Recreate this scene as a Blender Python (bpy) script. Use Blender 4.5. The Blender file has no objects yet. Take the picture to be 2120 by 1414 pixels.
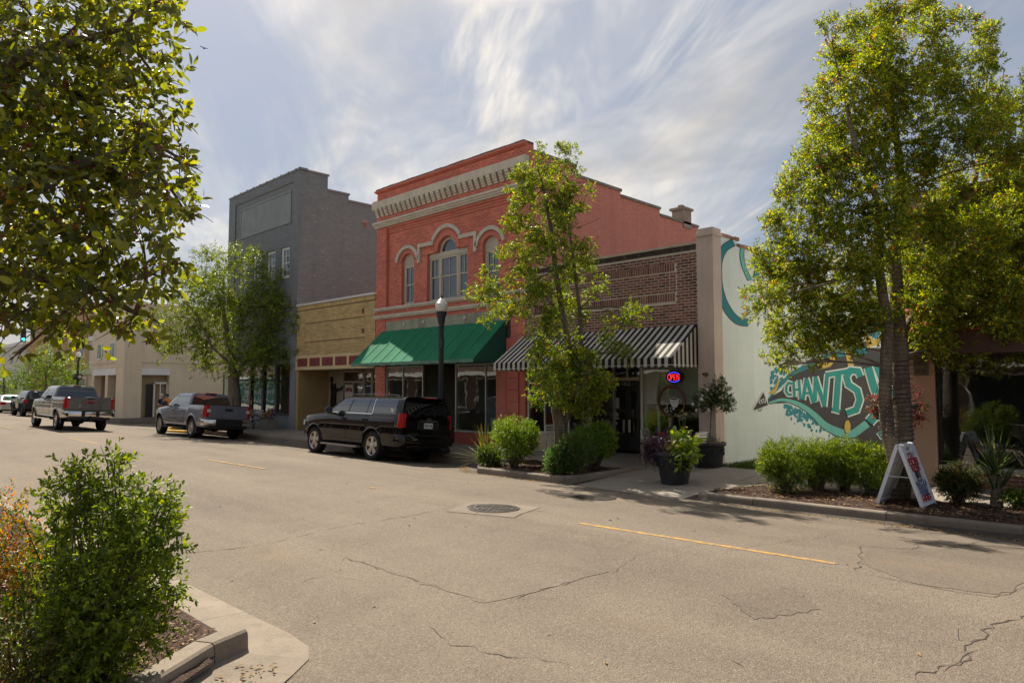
import bpy, bmesh, math, random
from mathutils import Vector, Matrix, Quaternion
import numpy as np
PI = math.pi
rad = math.radians
SC = bpy.context.scene
COL = SC.collection
random.seed(7)

# ------------------------------------------------------------------ camera
F = 1450.0; CX = 1060.0; CY = 707.0; EYE = 1.95
PITCH = math.atan((800 - 707) / F); YAW = rad(45.2)
cam_d = bpy.data.cameras.new('camera'); cam = bpy.data.objects.new('camera', cam_d); COL.objects.link(cam)
cam.location = (0, 0, EYE); cam.rotation_euler = (PI/2 + PITCH, 0, PI/2 - YAW)
cam_d.sensor_width = 36; cam_d.lens = 36 * F / 2120; cam_d.clip_start = .05; cam_d.clip_end = 3000
SC.camera = cam

# ------------------------------------------------------------------ sky and sun
SUN_EL = rad(50); SUN_DIR = Vector((-.954, .298, 0)).normalized() * math.cos(SUN_EL) + Vector((0, 0, math.sin(SUN_EL)))
world = bpy.data.worlds.new('World'); SC.world = world; world.use_nodes = True
wt = world.node_tree; wt.nodes.clear()
def wn(t, **k):
    n = wt.nodes.new(t)
    for a, b in k.items(): setattr(n, a, b)
    return n
def wl(a, b): wt.links.new(a, b)
sky = wn('ShaderNodeTexSky', sky_type='NISHITA'); sky.sun_disc = False
sky.sun_elevation = SUN_EL; sky.sun_rotation = math.atan2(SUN_DIR.x, SUN_DIR.y)
sky.altitude = 10; sky.air_density = 1.1; sky.dust_density = 2.2; sky.ozone_density = 1.2
tc = wn('ShaderNodeTexCoord'); sep = wn('ShaderNodeSeparateXYZ'); wl(tc.outputs['Generated'], sep.inputs[0])
def wm(op, a, b=None, clamp=False):
    n = wn('ShaderNodeMath', operation=op); n.use_clamp = clamp
    for i, v in enumerate((a, b)):
        if v is None: continue
        if isinstance(v, (int, float)): n.inputs[i].default_value = v
        else: wl(v, n.inputs[i])
    return n.outputs[0]
zz = wm('MAXIMUM', sep.outputs[2], 0.0)
den = wm('ADD', zz, .16)
cxy = wn('ShaderNodeCombineXYZ'); wl(wm('DIVIDE', sep.outputs[0], den), cxy.inputs[0]); wl(wm('DIVIDE', sep.outputs[1], den), cxy.inputs[1])
def cloud(scale, rot, sx, sy, det, rough, dist, lo, hi, off=(0, 0, 0)):
    m0 = wn('ShaderNodeMapping'); wl(cxy.outputs[0], m0.inputs[0]); m0.inputs['Rotation'].default_value = (0, 0, rot)
    mp = wn('ShaderNodeMapping'); wl(m0.outputs[0], mp.inputs[0]); mp.inputs['Scale'].default_value = (sx, sy, 1); mp.inputs['Location'].default_value = off
    n = wn('ShaderNodeTexNoise'); n.inputs['Scale'].default_value = scale; n.inputs['Detail'].default_value = det
    n.inputs['Roughness'].default_value = rough; n.inputs['Distortion'].default_value = dist; wl(mp.outputs[0], n.inputs['Vector'])
    r = wn('ShaderNodeMapRange'); r.interpolation_type = 'SMOOTHSTEP'; wl(n.outputs[0], r.inputs[0])
    r.inputs[1].default_value = lo; r.inputs[2].default_value = hi
    return r.outputs[0]
WIND = rad(-152)
CL = dict(thick=cloud(.70, WIND+rad(12), .75, 1.25, 6, .60, .7, .37, .62, (2.3, 4.1, 0)),
          streak=cloud(.8, WIND, .40, 2.3, 6, .62, .9, .42, .66, (1.2, 5.3, 0)),
          fine=cloud(2.0, WIND+rad(8), .45, 2.0, 4, .68, .6, .36, .70, (4.4, 2.2, 0)),
          grey=cloud(1.0, WIND+rad(-15), .8, 1.5, 4, .62, .4, .42, .68, (5.7, 1.4, 0)))
# more cloud towards the sun, thinner veils on the other side
dot = wn('ShaderNodeVectorMath', operation='DOT_PRODUCT'); wl(tc.outputs['Generated'], dot.inputs[0]); dot.inputs[1].default_value = SUN_DIR
sunny = wn('ShaderNodeMapRange'); sunny.interpolation_type = 'SMOOTHSTEP'; wl(dot.outputs['Value'], sunny.inputs[0])
sunny.inputs[1].default_value = .42; sunny.inputs[2].default_value = .80
cover = wm('MAXIMUM', wm('MULTIPLY', CL['thick'], wm('ADD', wm('MULTIPLY', sunny.outputs[0], .80), .20)), wm('MULTIPLY', wm('MULTIPLY', CL['streak'], wm('ADD', wm('MULTIPLY', CL['fine'], .7), .3)), .9))
cover = wm('ADD', wm('MULTIPLY', wm('MULTIPLY', cover, wm('ADD', wm('MULTIPLY', CL['fine'], .35), .65)), 1.0), .0, True)
glow = wm('ADD', wm('MULTIPLY', sunny.outputs[0], .26), .90)
ccol = wn('ShaderNodeMix', data_type='RGBA'); wl(CL['grey'], ccol.inputs[0])
ccol.inputs[6].default_value = (3.75, 3.45, 3.02, 1); ccol.inputs[7].default_value = (2.0, 1.92, 1.83, 1)
cc2 = wn('ShaderNodeVectorMath', operation='SCALE'); wl(ccol.outputs[2], cc2.inputs[0]); wl(glow, cc2.inputs[3])
soft = wn('ShaderNodeMix', data_type='RGBA'); soft.inputs[0].default_value = .86; wl(sky.outputs[0], soft.inputs[6]); soft.inputs[7].default_value = (.86, 1.02, 1.34, 1)
smix = wn('ShaderNodeMix', data_type='RGBA'); wl(cover, smix.inputs[0]); wl(soft.outputs[2], smix.inputs[6]); wl(cc2.outputs[0], smix.inputs[7])
bg = wn('ShaderNodeBackground'); bg.inputs[1].default_value = .1; wl(smix.outputs[2], bg.inputs[0])
wo = wn('ShaderNodeOutputWorld'); wl(bg.outputs[0], wo.inputs[0])

sun_d = bpy.data.lights.new('sun', 'SUN'); sun_d.energy = 3.1; sun_d.angle = rad(.7); sun_d.color = (1, .90, .76)
sun = bpy.data.objects.new('sun', sun_d); COL.objects.link(sun); sun.rotation_euler = (-SUN_DIR).to_track_quat('-Z', 'Y').to_euler()
sun.location = (-30, 20, 40)
world.cycles.sampling_method = 'MANUAL'; world.cycles.sample_map_resolution = 512
SC.view_settings.view_transform = 'Standard'; SC.view_settings.look = 'None'; SC.view_settings.gamma = 1
SC.view_settings.exposure = 1.4
SC.render.engine = 'CYCLES'; SC.cycles.max_bounces = 5; SC.cycles.diffuse_bounces = 3; SC.cycles.glossy_bounces = 3; SC.cycles.transparent_max_bounces = 10; SC.cycles.transmission_bounces = 3
SC.cycles.use_denoising = True
SC.cycles.caustics_reflective = False; SC.cycles.caustics_refractive = False

# ------------------------------------------------------------------ where a photograph point lies in the place
_fh = (-math.cos(YAW), math.sin(YAW)); _r = Vector((math.sin(YAW), math.cos(YAW), 0))
_f = Vector((_fh[0]*math.cos(PITCH), _fh[1]*math.cos(PITCH), math.sin(PITCH)))
_u = Vector((-_fh[0]*math.sin(PITCH), -_fh[1]*math.sin(PITCH), math.cos(PITCH)))
def ray(x, y): return _f + _r*((x-CX)/F) + _u*((CY-y)/F)
def G(x, y, z=0.): d = ray(x, y); t = (z-EYE)/d.z; return Vector((d.x*t, d.y*t, z))
def W(x, y, Y): d = ray(x, y); t = Y/d.y; return Vector((d.x*t, Y, EYE+d.z*t))
def S(x, y, X): d = ray(x, y); t = X/d.x; return Vector((X, d.y*t, EYE+d.z*t))
def D(x, y, t): d = ray(x, y); return Vector((d.x*t, d.y*t, EYE+d.z*t))
CROWN = 7.8; YF = 15.8
def zr(Y): d = abs(Y-CROWN); return -(.03*d + .005*d*d)
def zs(Y): return (min(Y, YF)-YF)*.057
def R(x, y):
    z = 0.
    for _ in range(30): p = G(x, y, z); z = zr(p.y)
    return p
def SW(x, y, dz=0.):
    z = 0.
    for _ in range(30): p = G(x, y, z); z = zs(p.y)+dz
    return p

# ------------------------------------------------------------------ mesh builder
class MB:
    def __init__(s): s.v = []; s.f = []; s.m = []
    def add(s, vs, fs, m=0):
        b = len(s.v); s.v.extend([tuple(p) for p in vs]); s.f.extend([tuple(b+i for i in f) for f in fs]); s.m.extend([m]*len(fs)); return s
    def quad(s, a, b, c, d, m=0): return s.add((a, b, c, d), ((0, 1, 2, 3),), m)
    def box(s, x0, x1, y0, y1, z0, z1, m=0):
        if x0 > x1: x0, x1 = x1, x0
        if y0 > y1: y0, y1 = y1, y0
        if z0 > z1: z0, z1 = z1, z0
        return s.add([(x0,y0,z0),(x1,y0,z0),(x1,y1,z0),(x0,y1,z0),(x0,y0,z1),(x1,y0,z1),(x1,y1,z1),(x0,y1,z1)],
                     [(3,2,1,0),(4,5,6,7),(0,1,5,4),(1,2,6,5),(2,3,7,6),(3,0,4,7)], m)
    def obox(s, c, ax, ay, az, hx, hy, hz, m=0):
        c = Vector(c); ax = Vector(ax).normalized()*hx; ay = Vector(ay).normalized()*hy; az = Vector(az).normalized()*hz
        vs = [c-ax-ay-az, c+ax-ay-az, c+ax+ay-az, c-ax+ay-az, c-ax-ay+az, c+ax-ay+az, c+ax+ay+az, c-ax+ay+az]
        return s.add(vs, [(3,2,1,0),(4,5,6,7),(0,1,5,4),(1,2,6,5),(2,3,7,6),(3,0,4,7)], m)
    def bar(s, a, b, w, h, m=0, up=(0, 0, 1)):
        a = Vector(a); b = Vector(b); d = b-a; L = d.length
        if L < 1e-6: return s
        side = d.cross(Vector(up))
        if side.length < 1e-6: side = Vector((1, 0, 0))
        return s.obox((a+b)/2, d, side, side.cross(d), L/2, w/2, h/2, m)
    def prism(s, pts, off, m=0):
        """polygon pts (3d, counter-clockwise seen from -off side) extruded by vector off"""
        n = len(pts); off = Vector(off); a = [Vector(p) for p in pts]; b = [p+off for p in a]
        fs = [tuple(range(n-1, -1, -1)), tuple(range(n, 2*n))]
        fs += [(i, (i+1) % n, n+(i+1) % n, n+i) for i in range(n)]
        return s.add(a+b, fs, m)
    def tube(s, path, rads, n=8, m=0, cap=True):
        path = [Vector(p) for p in path]
        if isinstance(rads, (int, float)): rads = [rads]*len(path)
        vs = []; ref = None
        for i, p in enumerate(path):
            t = (path[min(i+1, len(path)-1)] - path[max(i-1, 0)])
            if t.length < 1e-9: t = Vector((0, 0, 1))
            t.normalize()
            if ref is None:
                ref = Vector((1, 0, 0)) if abs(t.x) < .9 else Vector((0, 1, 0))
            a = ref - t*ref.dot(t); a.normalize(); b = t.cross(a); ref = a
            for k in range(n):
                q = 2*PI*k/n; vs.append(p + (a*math.cos(q)+b*math.sin(q))*rads[i])
        fs = []
        for i in range(len(path)-1):
            for k in range(n):
                fs.append((i*n+k, i*n+(k+1) % n, (i+1)*n+(k+1) % n, (i+1)*n+k))
        if cap: fs.append(tuple(range(n-1, -1, -1))); fs.append(tuple((len(path)-1)*n+k for k in range(n)))
        return s.add(vs, fs, m)
    def lathe(s, prof, c=(0, 0, 0), n=24, m=0, axis='z', sq=None):
        vs = []; c = Vector(c)
        for (r, h) in prof:
            for k in range(n):
                q = 2*PI*k/n; x, y = r*math.cos(q), r*math.sin(q)
                p = {'z': (x, y, h), 'y': (x, h, -y), 'x': (h, x, y)}[axis]
                vs.append(c+Vector(p))
        fs = []
        for i in range(len(prof)-1):
            for k in range(n): fs.append((i*n+k, i*n+(k+1) % n, (i+1)*n+(k+1) % n, (i+1)*n+k))
        fs.append(tuple(range(n-1, -1, -1))); fs.append(tuple((len(prof)-1)*n+k for k in range(n)))
        return s.add(vs, fs, m)
    def ribbon(s, pts, w, nrm, m=0):
        """flat mitred stroke along pts in the plane with normal nrm; w: width or list"""
        pts = [Vector(p) for p in pts]; nrm = Vector(nrm); n = len(pts); L = []; Rr = []
        ws = w if isinstance(w, (list, tuple)) else [w]*n
        for i in range(n):
            d0 = (pts[i]-pts[i-1]).normalized() if i else (pts[1]-pts[0]).normalized()
            d1 = (pts[i+1]-pts[i]).normalized() if i < n-1 else d0
            t = (d0+d1)
            if t.length < 1e-6: t = d0
            t.normalize(); sd = nrm.cross(t); k = max(.5, sd.dot(nrm.cross(d0)))
            L.append(pts[i]+sd*(ws[i]/2/k)); Rr.append(pts[i]-sd*(ws[i]/2/k))
        return s.add(L+Rr, [(i, n+i, n+i+1, i+1) for i in range(n-1)], m)
    def build(s, name, mat, parent=None, smooth=None, kind=None, label=None, merge=0):
        me = bpy.data.meshes.new(name); me.from_pydata(s.v, [], s.f)
        mats = mat if isinstance(mat, (list, tuple)) else [mat]
        for mm in mats: me.materials.append(mm)
        if len(mats) > 1: me.polygons.foreach_set('material_index', s.m)
        if merge:
            b = bmesh.new(); b.from_mesh(me); bmesh.ops.remove_doubles(b, verts=b.verts, dist=merge)
            bmesh.ops.recalc_face_normals(b, faces=b.faces); b.to_mesh(me); b.free()
        me.update()
        if smooth is not None: shade(me, smooth)
        return link(name, me, parent, kind, label)
def shade(me, ang):
    me.polygons.foreach_set('use_smooth', [True]*len(me.polygons))
    if ang < 179: me.set_sharp_from_angle(angle=rad(ang))
    me.update()
ORIG = {}
def link(name, data, parent=None, kind=None, label=None):
    o = bpy.data.objects.new(name, data); COL.objects.link(o)
    if parent is not None:
        o.parent = parent
        L = ORIG.get(parent.name)
        if L is not None: o.matrix_parent_inverse = L
    if kind: o['kind'] = kind
    if label: o['label'] = label
    ORIG[o.name] = Matrix.Identity(4) if parent is not None and ORIG.get(parent.name) is not None else None
    if ORIG[o.name] is None: del ORIG[o.name]
    return o
def tag(o, label, cat, group=None):
    o['label'] = label; o['category'] = cat
    if group: o['group'] = group
    return o
def thing(name, label, cat, loc=(0, 0, 0), group=None, rot=None, local=False):
    """an Empty at the base; children are built in world coordinates unless local"""
    o = bpy.data.objects.new(name, None); COL.objects.link(o); o.location = loc; o.empty_display_size = .3
    if rot: o.rotation_euler = rot
    if not local: ORIG[o.name] = Matrix.Translation(-Vector(loc))
    return tag(o, label, cat, group)
def struct(o): o['kind'] = 'structure'; return o
def copy_tree(o, parent=None):
    c = o.copy(); COL.objects.link(c); c.parent = parent
    for ch in o.children: copy_tree(ch, c)
    return c
def evalmesh(o, name):
    dg = bpy.context.evaluated_depsgraph_get(); me = bpy.data.meshes.new_from_object(o.evaluated_get(dg)); me.name = name; return me
def text_mesh(txt, size, mat, name='lettering', font_w=1., ext=.003, align='CENTER', bold=0., shear=0., space=1.):
    cu = bpy.data.curves.new('t', 'FONT'); cu.body = txt; cu.size = size; cu.align_x = align; cu.align_y = 'CENTER'; cu.extrude = ext
    cu.offset = bold; cu.shear = shear; cu.space_character = space; cu.resolution_u = 3
    o = bpy.data.objects.new('t', cu); COL.objects.link(o)
    bpy.context.view_layer.update(); me = evalmesh(o, name); bpy.data.objects.remove(o); bpy.data.curves.remove(cu)
    me.materials.clear(); me.materials.append(mat)
    if font_w != 1:
        for v in me.vertices: v.co.x *= font_w
    return me
def put_text(name, txt, size, mat, loc, xdir, ydir, parent, **k):
    me = text_mesh(txt, size, mat, name, **k)
    x = Vector(xdir).normalized(); y = Vector(ydir).normalized(); z = x.cross(y)
    M = Matrix(((x.x, y.x, z.x, loc[0]), (x.y, y.y, z.y, loc[1]), (x.z, y.z, z.z, loc[2]), (0, 0, 0, 1)))
    me.transform(M); return link(name, me, parent)

# ------------------------------------------------------------------ materials
MATS = {}
class NT:
    def __init__(s, name):
        s.m = bpy.data.materials.new(name); s.m.use_nodes = True; s.t = s.m.node_tree; s.b = s.t.nodes['Principled BSDF']; s.o = s.t.nodes['Material Output']
    def n(s, t, **k):
        x = s.t.nodes.new(t)
        for a, b in k.items(): setattr(x, a, b)
        return x
    def l(s, a, b): s.t.links.new(a, b)
    def vec(s, mode='pos'):
        if mode == 'pos': return s.n('ShaderNodeNewGeometry').outputs['Position']
        return s.n('ShaderNodeTexCoord').outputs['Object']
    def noise(s, v, scale, det=4, rough=.6, dist=0., stretch=None):
        if stretch:
            mp = s.n('ShaderNodeMapping'); s.l(v, mp.inputs[0]); mp.inputs['Scale'].default_value = stretch; v = mp.outputs[0]
        x = s.n('ShaderNodeTexNoise'); x.inputs['Scale'].default_value = scale; x.inputs['Detail'].default_value = det
        x.inputs['Roughness'].default_value = rough; x.inputs['Distortion'].default_value = dist; s.l(v, x.inputs['Vector']); return x.outputs[0]
    def rng(s, v, a, b, c=0., d=1., smooth=False):
        x = s.n('ShaderNodeMapRange'); x.interpolation_type = 'SMOOTHSTEP' if smooth else 'LINEAR'
        s.l(v, x.inputs[0]); x.inputs[1].default_value = a; x.inputs[2].default_value = b; x.inputs[3].default_value = c; x.inputs[4].default_value = d; return x.outputs[0]
    def mix(s, fac, a, b, blend='MIX'):
        x = s.n('ShaderNodeMix', data_type='RGBA', blend_type=blend)
        for i, v in ((0, fac), (6, a), (7, b)):
            if isinstance(v, (int, float)): x.inputs[i].default_value = v
            elif isinstance(v, tuple): x.inputs[i].default_value = v if len(v) == 4 else v+(1,)
            else: s.l(v, x.inputs[i])
        return x.outputs[2]
    def math(s, op, a, b=0., clamp=False):
        x = s.n('ShaderNodeMath', operation=op); x.use_clamp = clamp
        for i, v in enumerate((a, b)):
            if isinstance(v, (int, float)): x.inputs[i].default_value = v
            else: s.l(v, x.inputs[i])
        return x.outputs[0]
    def col(s, c):
        if isinstance(c, tuple): s.b.inputs['Base Color'].default_value = c if len(c) == 4 else c+(1,)
        else: s.l(c, s.b.inputs['Base Color'])
    def bump(s, h, strength=.3, dist=.01):
        x = s.n('ShaderNodeBump'); x.inputs['Strength'].default_value = strength; x.inputs['Distance'].default_value = dist
        s.l(h, x.inputs['Height']); s.l(x.outputs[0], s.b.inputs['Normal'])
    def done(s, rough=.6, metal=0., spec=.5):
        if not s.b.inputs['Roughness'].is_linked: s.b.inputs['Roughness'].default_value = rough
        s.b.inputs['Metallic'].default_value = metal; s.b.inputs['Specular IOR Level'].default_value = spec; return s.m
def mul(c, k): return tuple(min(1., x*k) for x in c[:3])
def M(name, c, rough=.7, var=.18, scale=3., fine=35., bump=.15, bd=.004, metal=0., spec=.4, mode='pos', dirt=None, isl=0., streak=0.):
    """plain procedural surface: two scales of colour variation, a little relief"""
    if name in MATS: return MATS[name]
    t = NT(name); v = t.vec(mode)
    n1 = t.noise(v, scale, 3, .6); n2 = t.noise(v, fine, 1, .6)
    a = t.mix(t.rng(n1, .3, .7), mul(c, 1-var), mul(c, 1+var))
    a = t.mix(t.rng(n2, .3, .7, 0, .5), a, mul(c, 1-var*.8))
    if streak:
        st = t.noise(v, 2.2, 4, .65, 0, (3.2, 3.2, .18)); a = t.mix(t.rng(st, .48, .75, 0, streak), a, mul(c, .45))
    if dirt: a = t.mix(t.rng(t.noise(v, scale*.6, 6, .7), .52, .72, 0, .8), a, dirt)
    if isl:
        g = t.n('ShaderNodeNewGeometry').outputs['Random Per Island']; oi = t.n('ShaderNodeObjectInfo').outputs['Random']
        r = t.math('FRACT', t.math('ADD', g, oi)); hs = t.n('ShaderNodeHueSaturation'); t.l(a, hs.inputs['Color'])
        t.l(t.rng(r, 0, 1, 1-isl, 1+isl), hs.inputs['Value']); a = hs.outputs[0]
    t.col(a)
    if bump: t.bump(n2, bump, bd)
    MATS[name] = t.done(rough, metal, spec); return MATS[name]
def paint(name, c, rough=.25, metal=.0, coat=1., spec=.5, dusty=.03):
    if name in MATS: return MATS[name]
    t = NT(name); v = t.vec('obj'); n = t.noise(v, 2.5, 4, .6)
    dust = t.noise(v, 7, 6, .7)
    a = t.mix(t.rng(n, .3, .7), mul(c, .94), mul(c, 1.06)); a = t.mix(t.rng(dust, .5, .8, 0, dusty), a, (.30, .26, .21))
    t.col(a); t.l(t.rng(dust, .4, .8, rough, rough+.14), t.b.inputs['Roughness'])
    t.b.inputs['Coat Weight'].default_value = coat; t.b.inputs['Coat Roughness'].default_value = .02
    MATS[name] = t.done(rough, metal, spec); return MATS[name]
def glass(name, tint=(.02, .025, .03), see=.0, rough=.02, wob=.0):
    """window glass: mirror by Fresnel over see-through or dark tint"""
    if name in MATS: return MATS[name]
    t = NT(name); t.t.nodes.remove(t.b)
    fr = t.n('ShaderNodeFresnel'); t.l(t.rng(t.n('ShaderNodeNewGeometry').outputs['Backfacing'], 0, 1, 1.52, 1/1.52), fr.inputs[0])
    gl = t.n('ShaderNodeBsdfGlossy'); gl.inputs['Roughness'].default_value = rough; gl.inputs['Color'].default_value = (.9, .93, .95, 1)
    tr = t.n('ShaderNodeBsdfTransparent'); tr.inputs[0].default_value = (.93, .96, .95, 1)
    df = t.n('ShaderNodeBsdfDiffuse'); df.inputs[0].default_value = tint+(1,)
    mx = t.n('ShaderNodeMixShader'); mx.inputs[0].default_value = see; t.l(df.outputs[0], mx.inputs[1]); t.l(tr.outputs[0], mx.inputs[2])
    m2 = t.n('ShaderNodeMixShader'); f2 = t.math('ADD', t.math('MULTIPLY', fr.outputs[0], 1.35), .05, True)
    t.l(f2, m2.inputs[0]); t.l(mx.outputs[0], m2.inputs[1]); t.l(gl.outputs[0], m2.inputs[2])
    if wob:
        nz = t.noise(t.vec(), 1.3, 2, .5); b = t.n('ShaderNodeBump'); b.inputs['Strength'].default_value = wob; b.inputs['Distance'].default_value = .05
        t.l(nz, b.inputs['Height']); t.l(b.outputs[0], gl.inputs['Normal'])
    t.l(m2.outputs[0], t.o.inputs[0]); MATS[name] = t.m; return t.m
def emit(name, c, k):
    if name in MATS: return MATS[name]
    t = NT(name); t.col(c); t.b.inputs['Emission Color'].default_value = c+(1,); t.b.inputs['Emission Strength'].default_value = k
    MATS[name] = t.done(.4); return t.m
def leafmat(name, cols, trans=.45, tcol=None, rough=.42, spec=.5, mode='isl'):
    """leaf: colours picked leaf by leaf, light shining through"""
    if name in MATS: return MATS[name]
    t = NT(name); g = t.n('ShaderNodeNewGeometry').outputs['Random Per Island']; oi = t.n('ShaderNodeObjectInfo').outputs['Random']
    r = t.math('FRACT', t.math('ADD', t.math('MULTIPLY', g, 7.31), oi))
    cr = t.n('ShaderNodeValToRGB'); t.l(r, cr.inputs[0]); cr.color_ramp.interpolation = 'CONSTANT'; e = cr.color_ramp.elements
    tot = sum(w for _, w in cols); acc = 0.
    for i, (c, w) in enumerate(cols):
        x = acc/tot; acc += w
        if i < 2: e[i].position = x; e[i].color = c+(1,)
        else: q = e.new(x); q.color = c+(1,)
    t.col(cr.outputs[0]); t.done(rough, 0, spec)
    tl = t.n('ShaderNodeBsdfTranslucent'); hs = t.n('ShaderNodeHueSaturation'); t.l(cr.outputs[0], hs.inputs['Color'])
    hs.inputs['Value'].default_value = 1.7; hs.inputs['Saturation'].default_value = 1.1; hs.inputs['Hue'].default_value = .487
    t.l(hs.outputs[0], tl.inputs[0])
    mx = t.n('ShaderNodeMixShader'); mx.inputs[0].default_value = trans; t.l(t.b.outputs[0], mx.inputs[1]); t.l(tl.outputs[0], mx.inputs[2])
    t.l(mx.outputs[0], t.o.inputs[0]); MATS[name] = t.m; return t.m
# ================================================================== GROUND, ROAD, PAVEMENTS
def asphalt(name='asphalt', k=1., rough=1.):
    t = NT(name); v = t.vec()
    big = t.noise(v, .22, 3, .6, .6); mid = t.noise(v, 1.4, 4, .65, .3); fine = t.noise(v, 95, 1, .7); fine2 = t.noise(v, 38, 1, .7)
    a = t.mix(t.rng(big, .3, .7), (.172, .142, .110), (.240, .199, .153))
    a = t.mix(t.rng(mid, .42, .72, 0, .6), a, (.150, .123, .096))
    lane = t.noise(v, .5, 4, .6, 0, (.16, 1.7, 1)); a = t.mix(t.rng(lane, .42, .66, 0, .6), a, (.275, .228, .176))
    st = t.noise(v, .35, 5, .7, 0, (.5, 1, 1)); a = t.mix(t.rng(st, .54, .74, 0, .55), a, (.135, .112, .09))
    vo = t.n('ShaderNodeTexVoronoi'); vo.inputs['Scale'].default_value = 70; t.l(v, vo.inputs['Vector'])
    hv = t.n('ShaderNodeSeparateColor'); t.l(vo.outputs['Color'], hv.inputs[0])
    a = t.mix(t.rng(hv.outputs[0], .6, .95, 0, .36), a, (.42, .35, .275)); a = t.mix(t.rng(hv.outputs[1], .62, .95, 0, .42), a, (.075, .064, .053))
    a = t.mix(t.rng(fine, .35, .65, 0, .35), a, (.09, .077, .064))
    sy = t.n('ShaderNodeSeparateXYZ'); t.l(v, sy.inputs[0]); gd = t.math('MULTIPLY', t.rng(sy.outputs[1], 10.9, 12.4), t.rng(mid, .38, .62)); a = t.mix(t.math('MULTIPLY', gd, .6), a, (.10, .083, .064))
    rust = t.noise(v, .7, 4, .6, .3, (.3, 1.1, 1)); a = t.mix(t.rng(rust, .6, .8, 0, .4), a, (.27, .18, .10))
    if k != 1: a = t.mix(1., a, (k, k, k), 'MULTIPLY')
    t.col(a); h = t.math('ADD', t.math('MULTIPLY', vo.outputs['Distance'], .9), t.math('ADD', fine2, fine))
    t.bump(h, .6*rough, .012); MATS[name] = t.done(.9, 0, .22); return t.m
ASPH = asphalt(k=.91); MATS['asphalt'] = ASPH
def concrete(name, c, speck=.3, stain=.5):
    t = NT(name); v = t.vec(); n1 = t.noise(v, .8, 6, .65, .4); n2 = t.noise(v, 60, 3, .7); n3 = t.noise(v, 5, 5, .7)
    a = t.mix(t.rng(n1, .35, .7), mul(c, .82), mul(c, 1.12)); a = t.mix(t.rng(n3, .5, .8, 0, stain), a, mul(c, .5))
    a = t.mix(t.rng(n2, .5, .75, 0, speck), a, mul(c, 1.45)); a = t.mix(t.rng(n2, .25, .42, speck, 0), a, mul(c, .5))
    oi = t.n('ShaderNodeObjectInfo').outputs['Random']; hs = t.n('ShaderNodeHueSaturation'); t.l(a, hs.inputs['Color']); t.l(t.rng(oi, 0, 1, .9, 1.08), hs.inputs['Value'])
    t.col(hs.outputs[0]); t.bump(t.math('ADD', n2, t.math('MULTIPLY', n3, 1.5)), .35, .006); MATS[name] = t.done(.88, 0, .25); return t.m
CONC = concrete('pavement concrete', (.28, .245, .205)); KERB = concrete('kerb concrete', (.225, .19, .152), .4, .8)
PANC = concrete('gutter concrete', (.245, .205, .16), .5, .7)
JOINT = M('dirt joint', (.06, .05, .04), .95, .3, 6)
CRACK = M('crack tar', (.075, .062, .048), .9, .3, 10, bump=0)
def wornpaint():
    t = NT('worn yellow paint'); v = t.vec(); n = t.noise(v, 9, 4, .75); n2 = t.noise(v, 70, 2, .7); w = t.math('ADD', t.rng(n, .40, .60), t.rng(n2, .45, .7, -.2, .5))
    t.col(t.mix(t.rng(w, .05, .75), (.50, .28, .055), (.225, .175, .115))); t.bump(n2, .6, .006); return t.done(.85, 0, .25)
YPAINT = wornpaint()
YK = M('yellow kerb paint', (.70, .42, .05), .7, .2, 3)
SOIL = M('mulch soil', (.070, .040, .026), .95, .45, 9, 70, .9, .03)
FAR = M('far ground', (.16, .15, .11), .95, .3, .2)

g = MB().quad((-900, -900, -.62), (900, -900, -.62), (900, 900, -.62), (-900, 900, -.62)).build('ground', FAR); struct(g)
# road sheet, crowned, with the side street joining it
mb = MB(); ys = [2.6+.44*i for i in range(29)]
xs = [-260, -160, -110, -80] + [-60+2*i for i in range(46)]
for i in range(len(xs)-1):
    for j in range(len(ys)-1):
        mb.quad(*[(xs[i+a], ys[j+b], zr(ys[j+b])) for a, b in ((0, 0), (1, 0), (1, 1), (0, 1))])
for i in range(1):   # near lot the camera looks across
    mb.quad((-4.9, -9, zr(2.6)-.01), (32, -9, zr(2.6)-.01), (32, 2.6, zr(2.6)), (-4.9, 2.6, zr(2.6)))
yb = ys[-1]; mb.quad((-50.2, yb, zr(yb)), (-38.4, yb, zr(yb)), (-38.4, 120, -.30), (-50.2, 120, -.30))
road = mb.build('road', ASPH, merge=.001, smooth=180); struct(road)
# painted centre dashes
def dash(x0, x1, y, y1, w=.085):
    m = MB(); n = 12; xs = [x0+(x1-x0)*i/n for i in range(n+1)]
    for i in range(n):
        ya = y+(y1-y)*i/n; yb_ = y+(y1-y)*(i+1)/n; j = random.uniform(-.008, .008)
        m.quad((xs[i], ya-w/2+j, zr(ya)+.005), (xs[i+1], yb_-w/2+j, zr(yb_)+.005), (xs[i+1], yb_+w/2, zr(yb_)+.005), (xs[i], ya+w/2, zr(ya)+.005))
    m.build('centre_line_dash', YPAINT, road)
dash(-6.48, -3.02, 7.90, 8.14); dash(-19.05, -16.0, 7.66, 7.78); dash(-31.2, -27.4, 7.2, 7.22); dash(-43.5, -40.2, 7.0, 7.0); dash(-56, -52.5, 6.9, 6.9)
dash(-11.6, -11.45, 7.8, 7.8)
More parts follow.
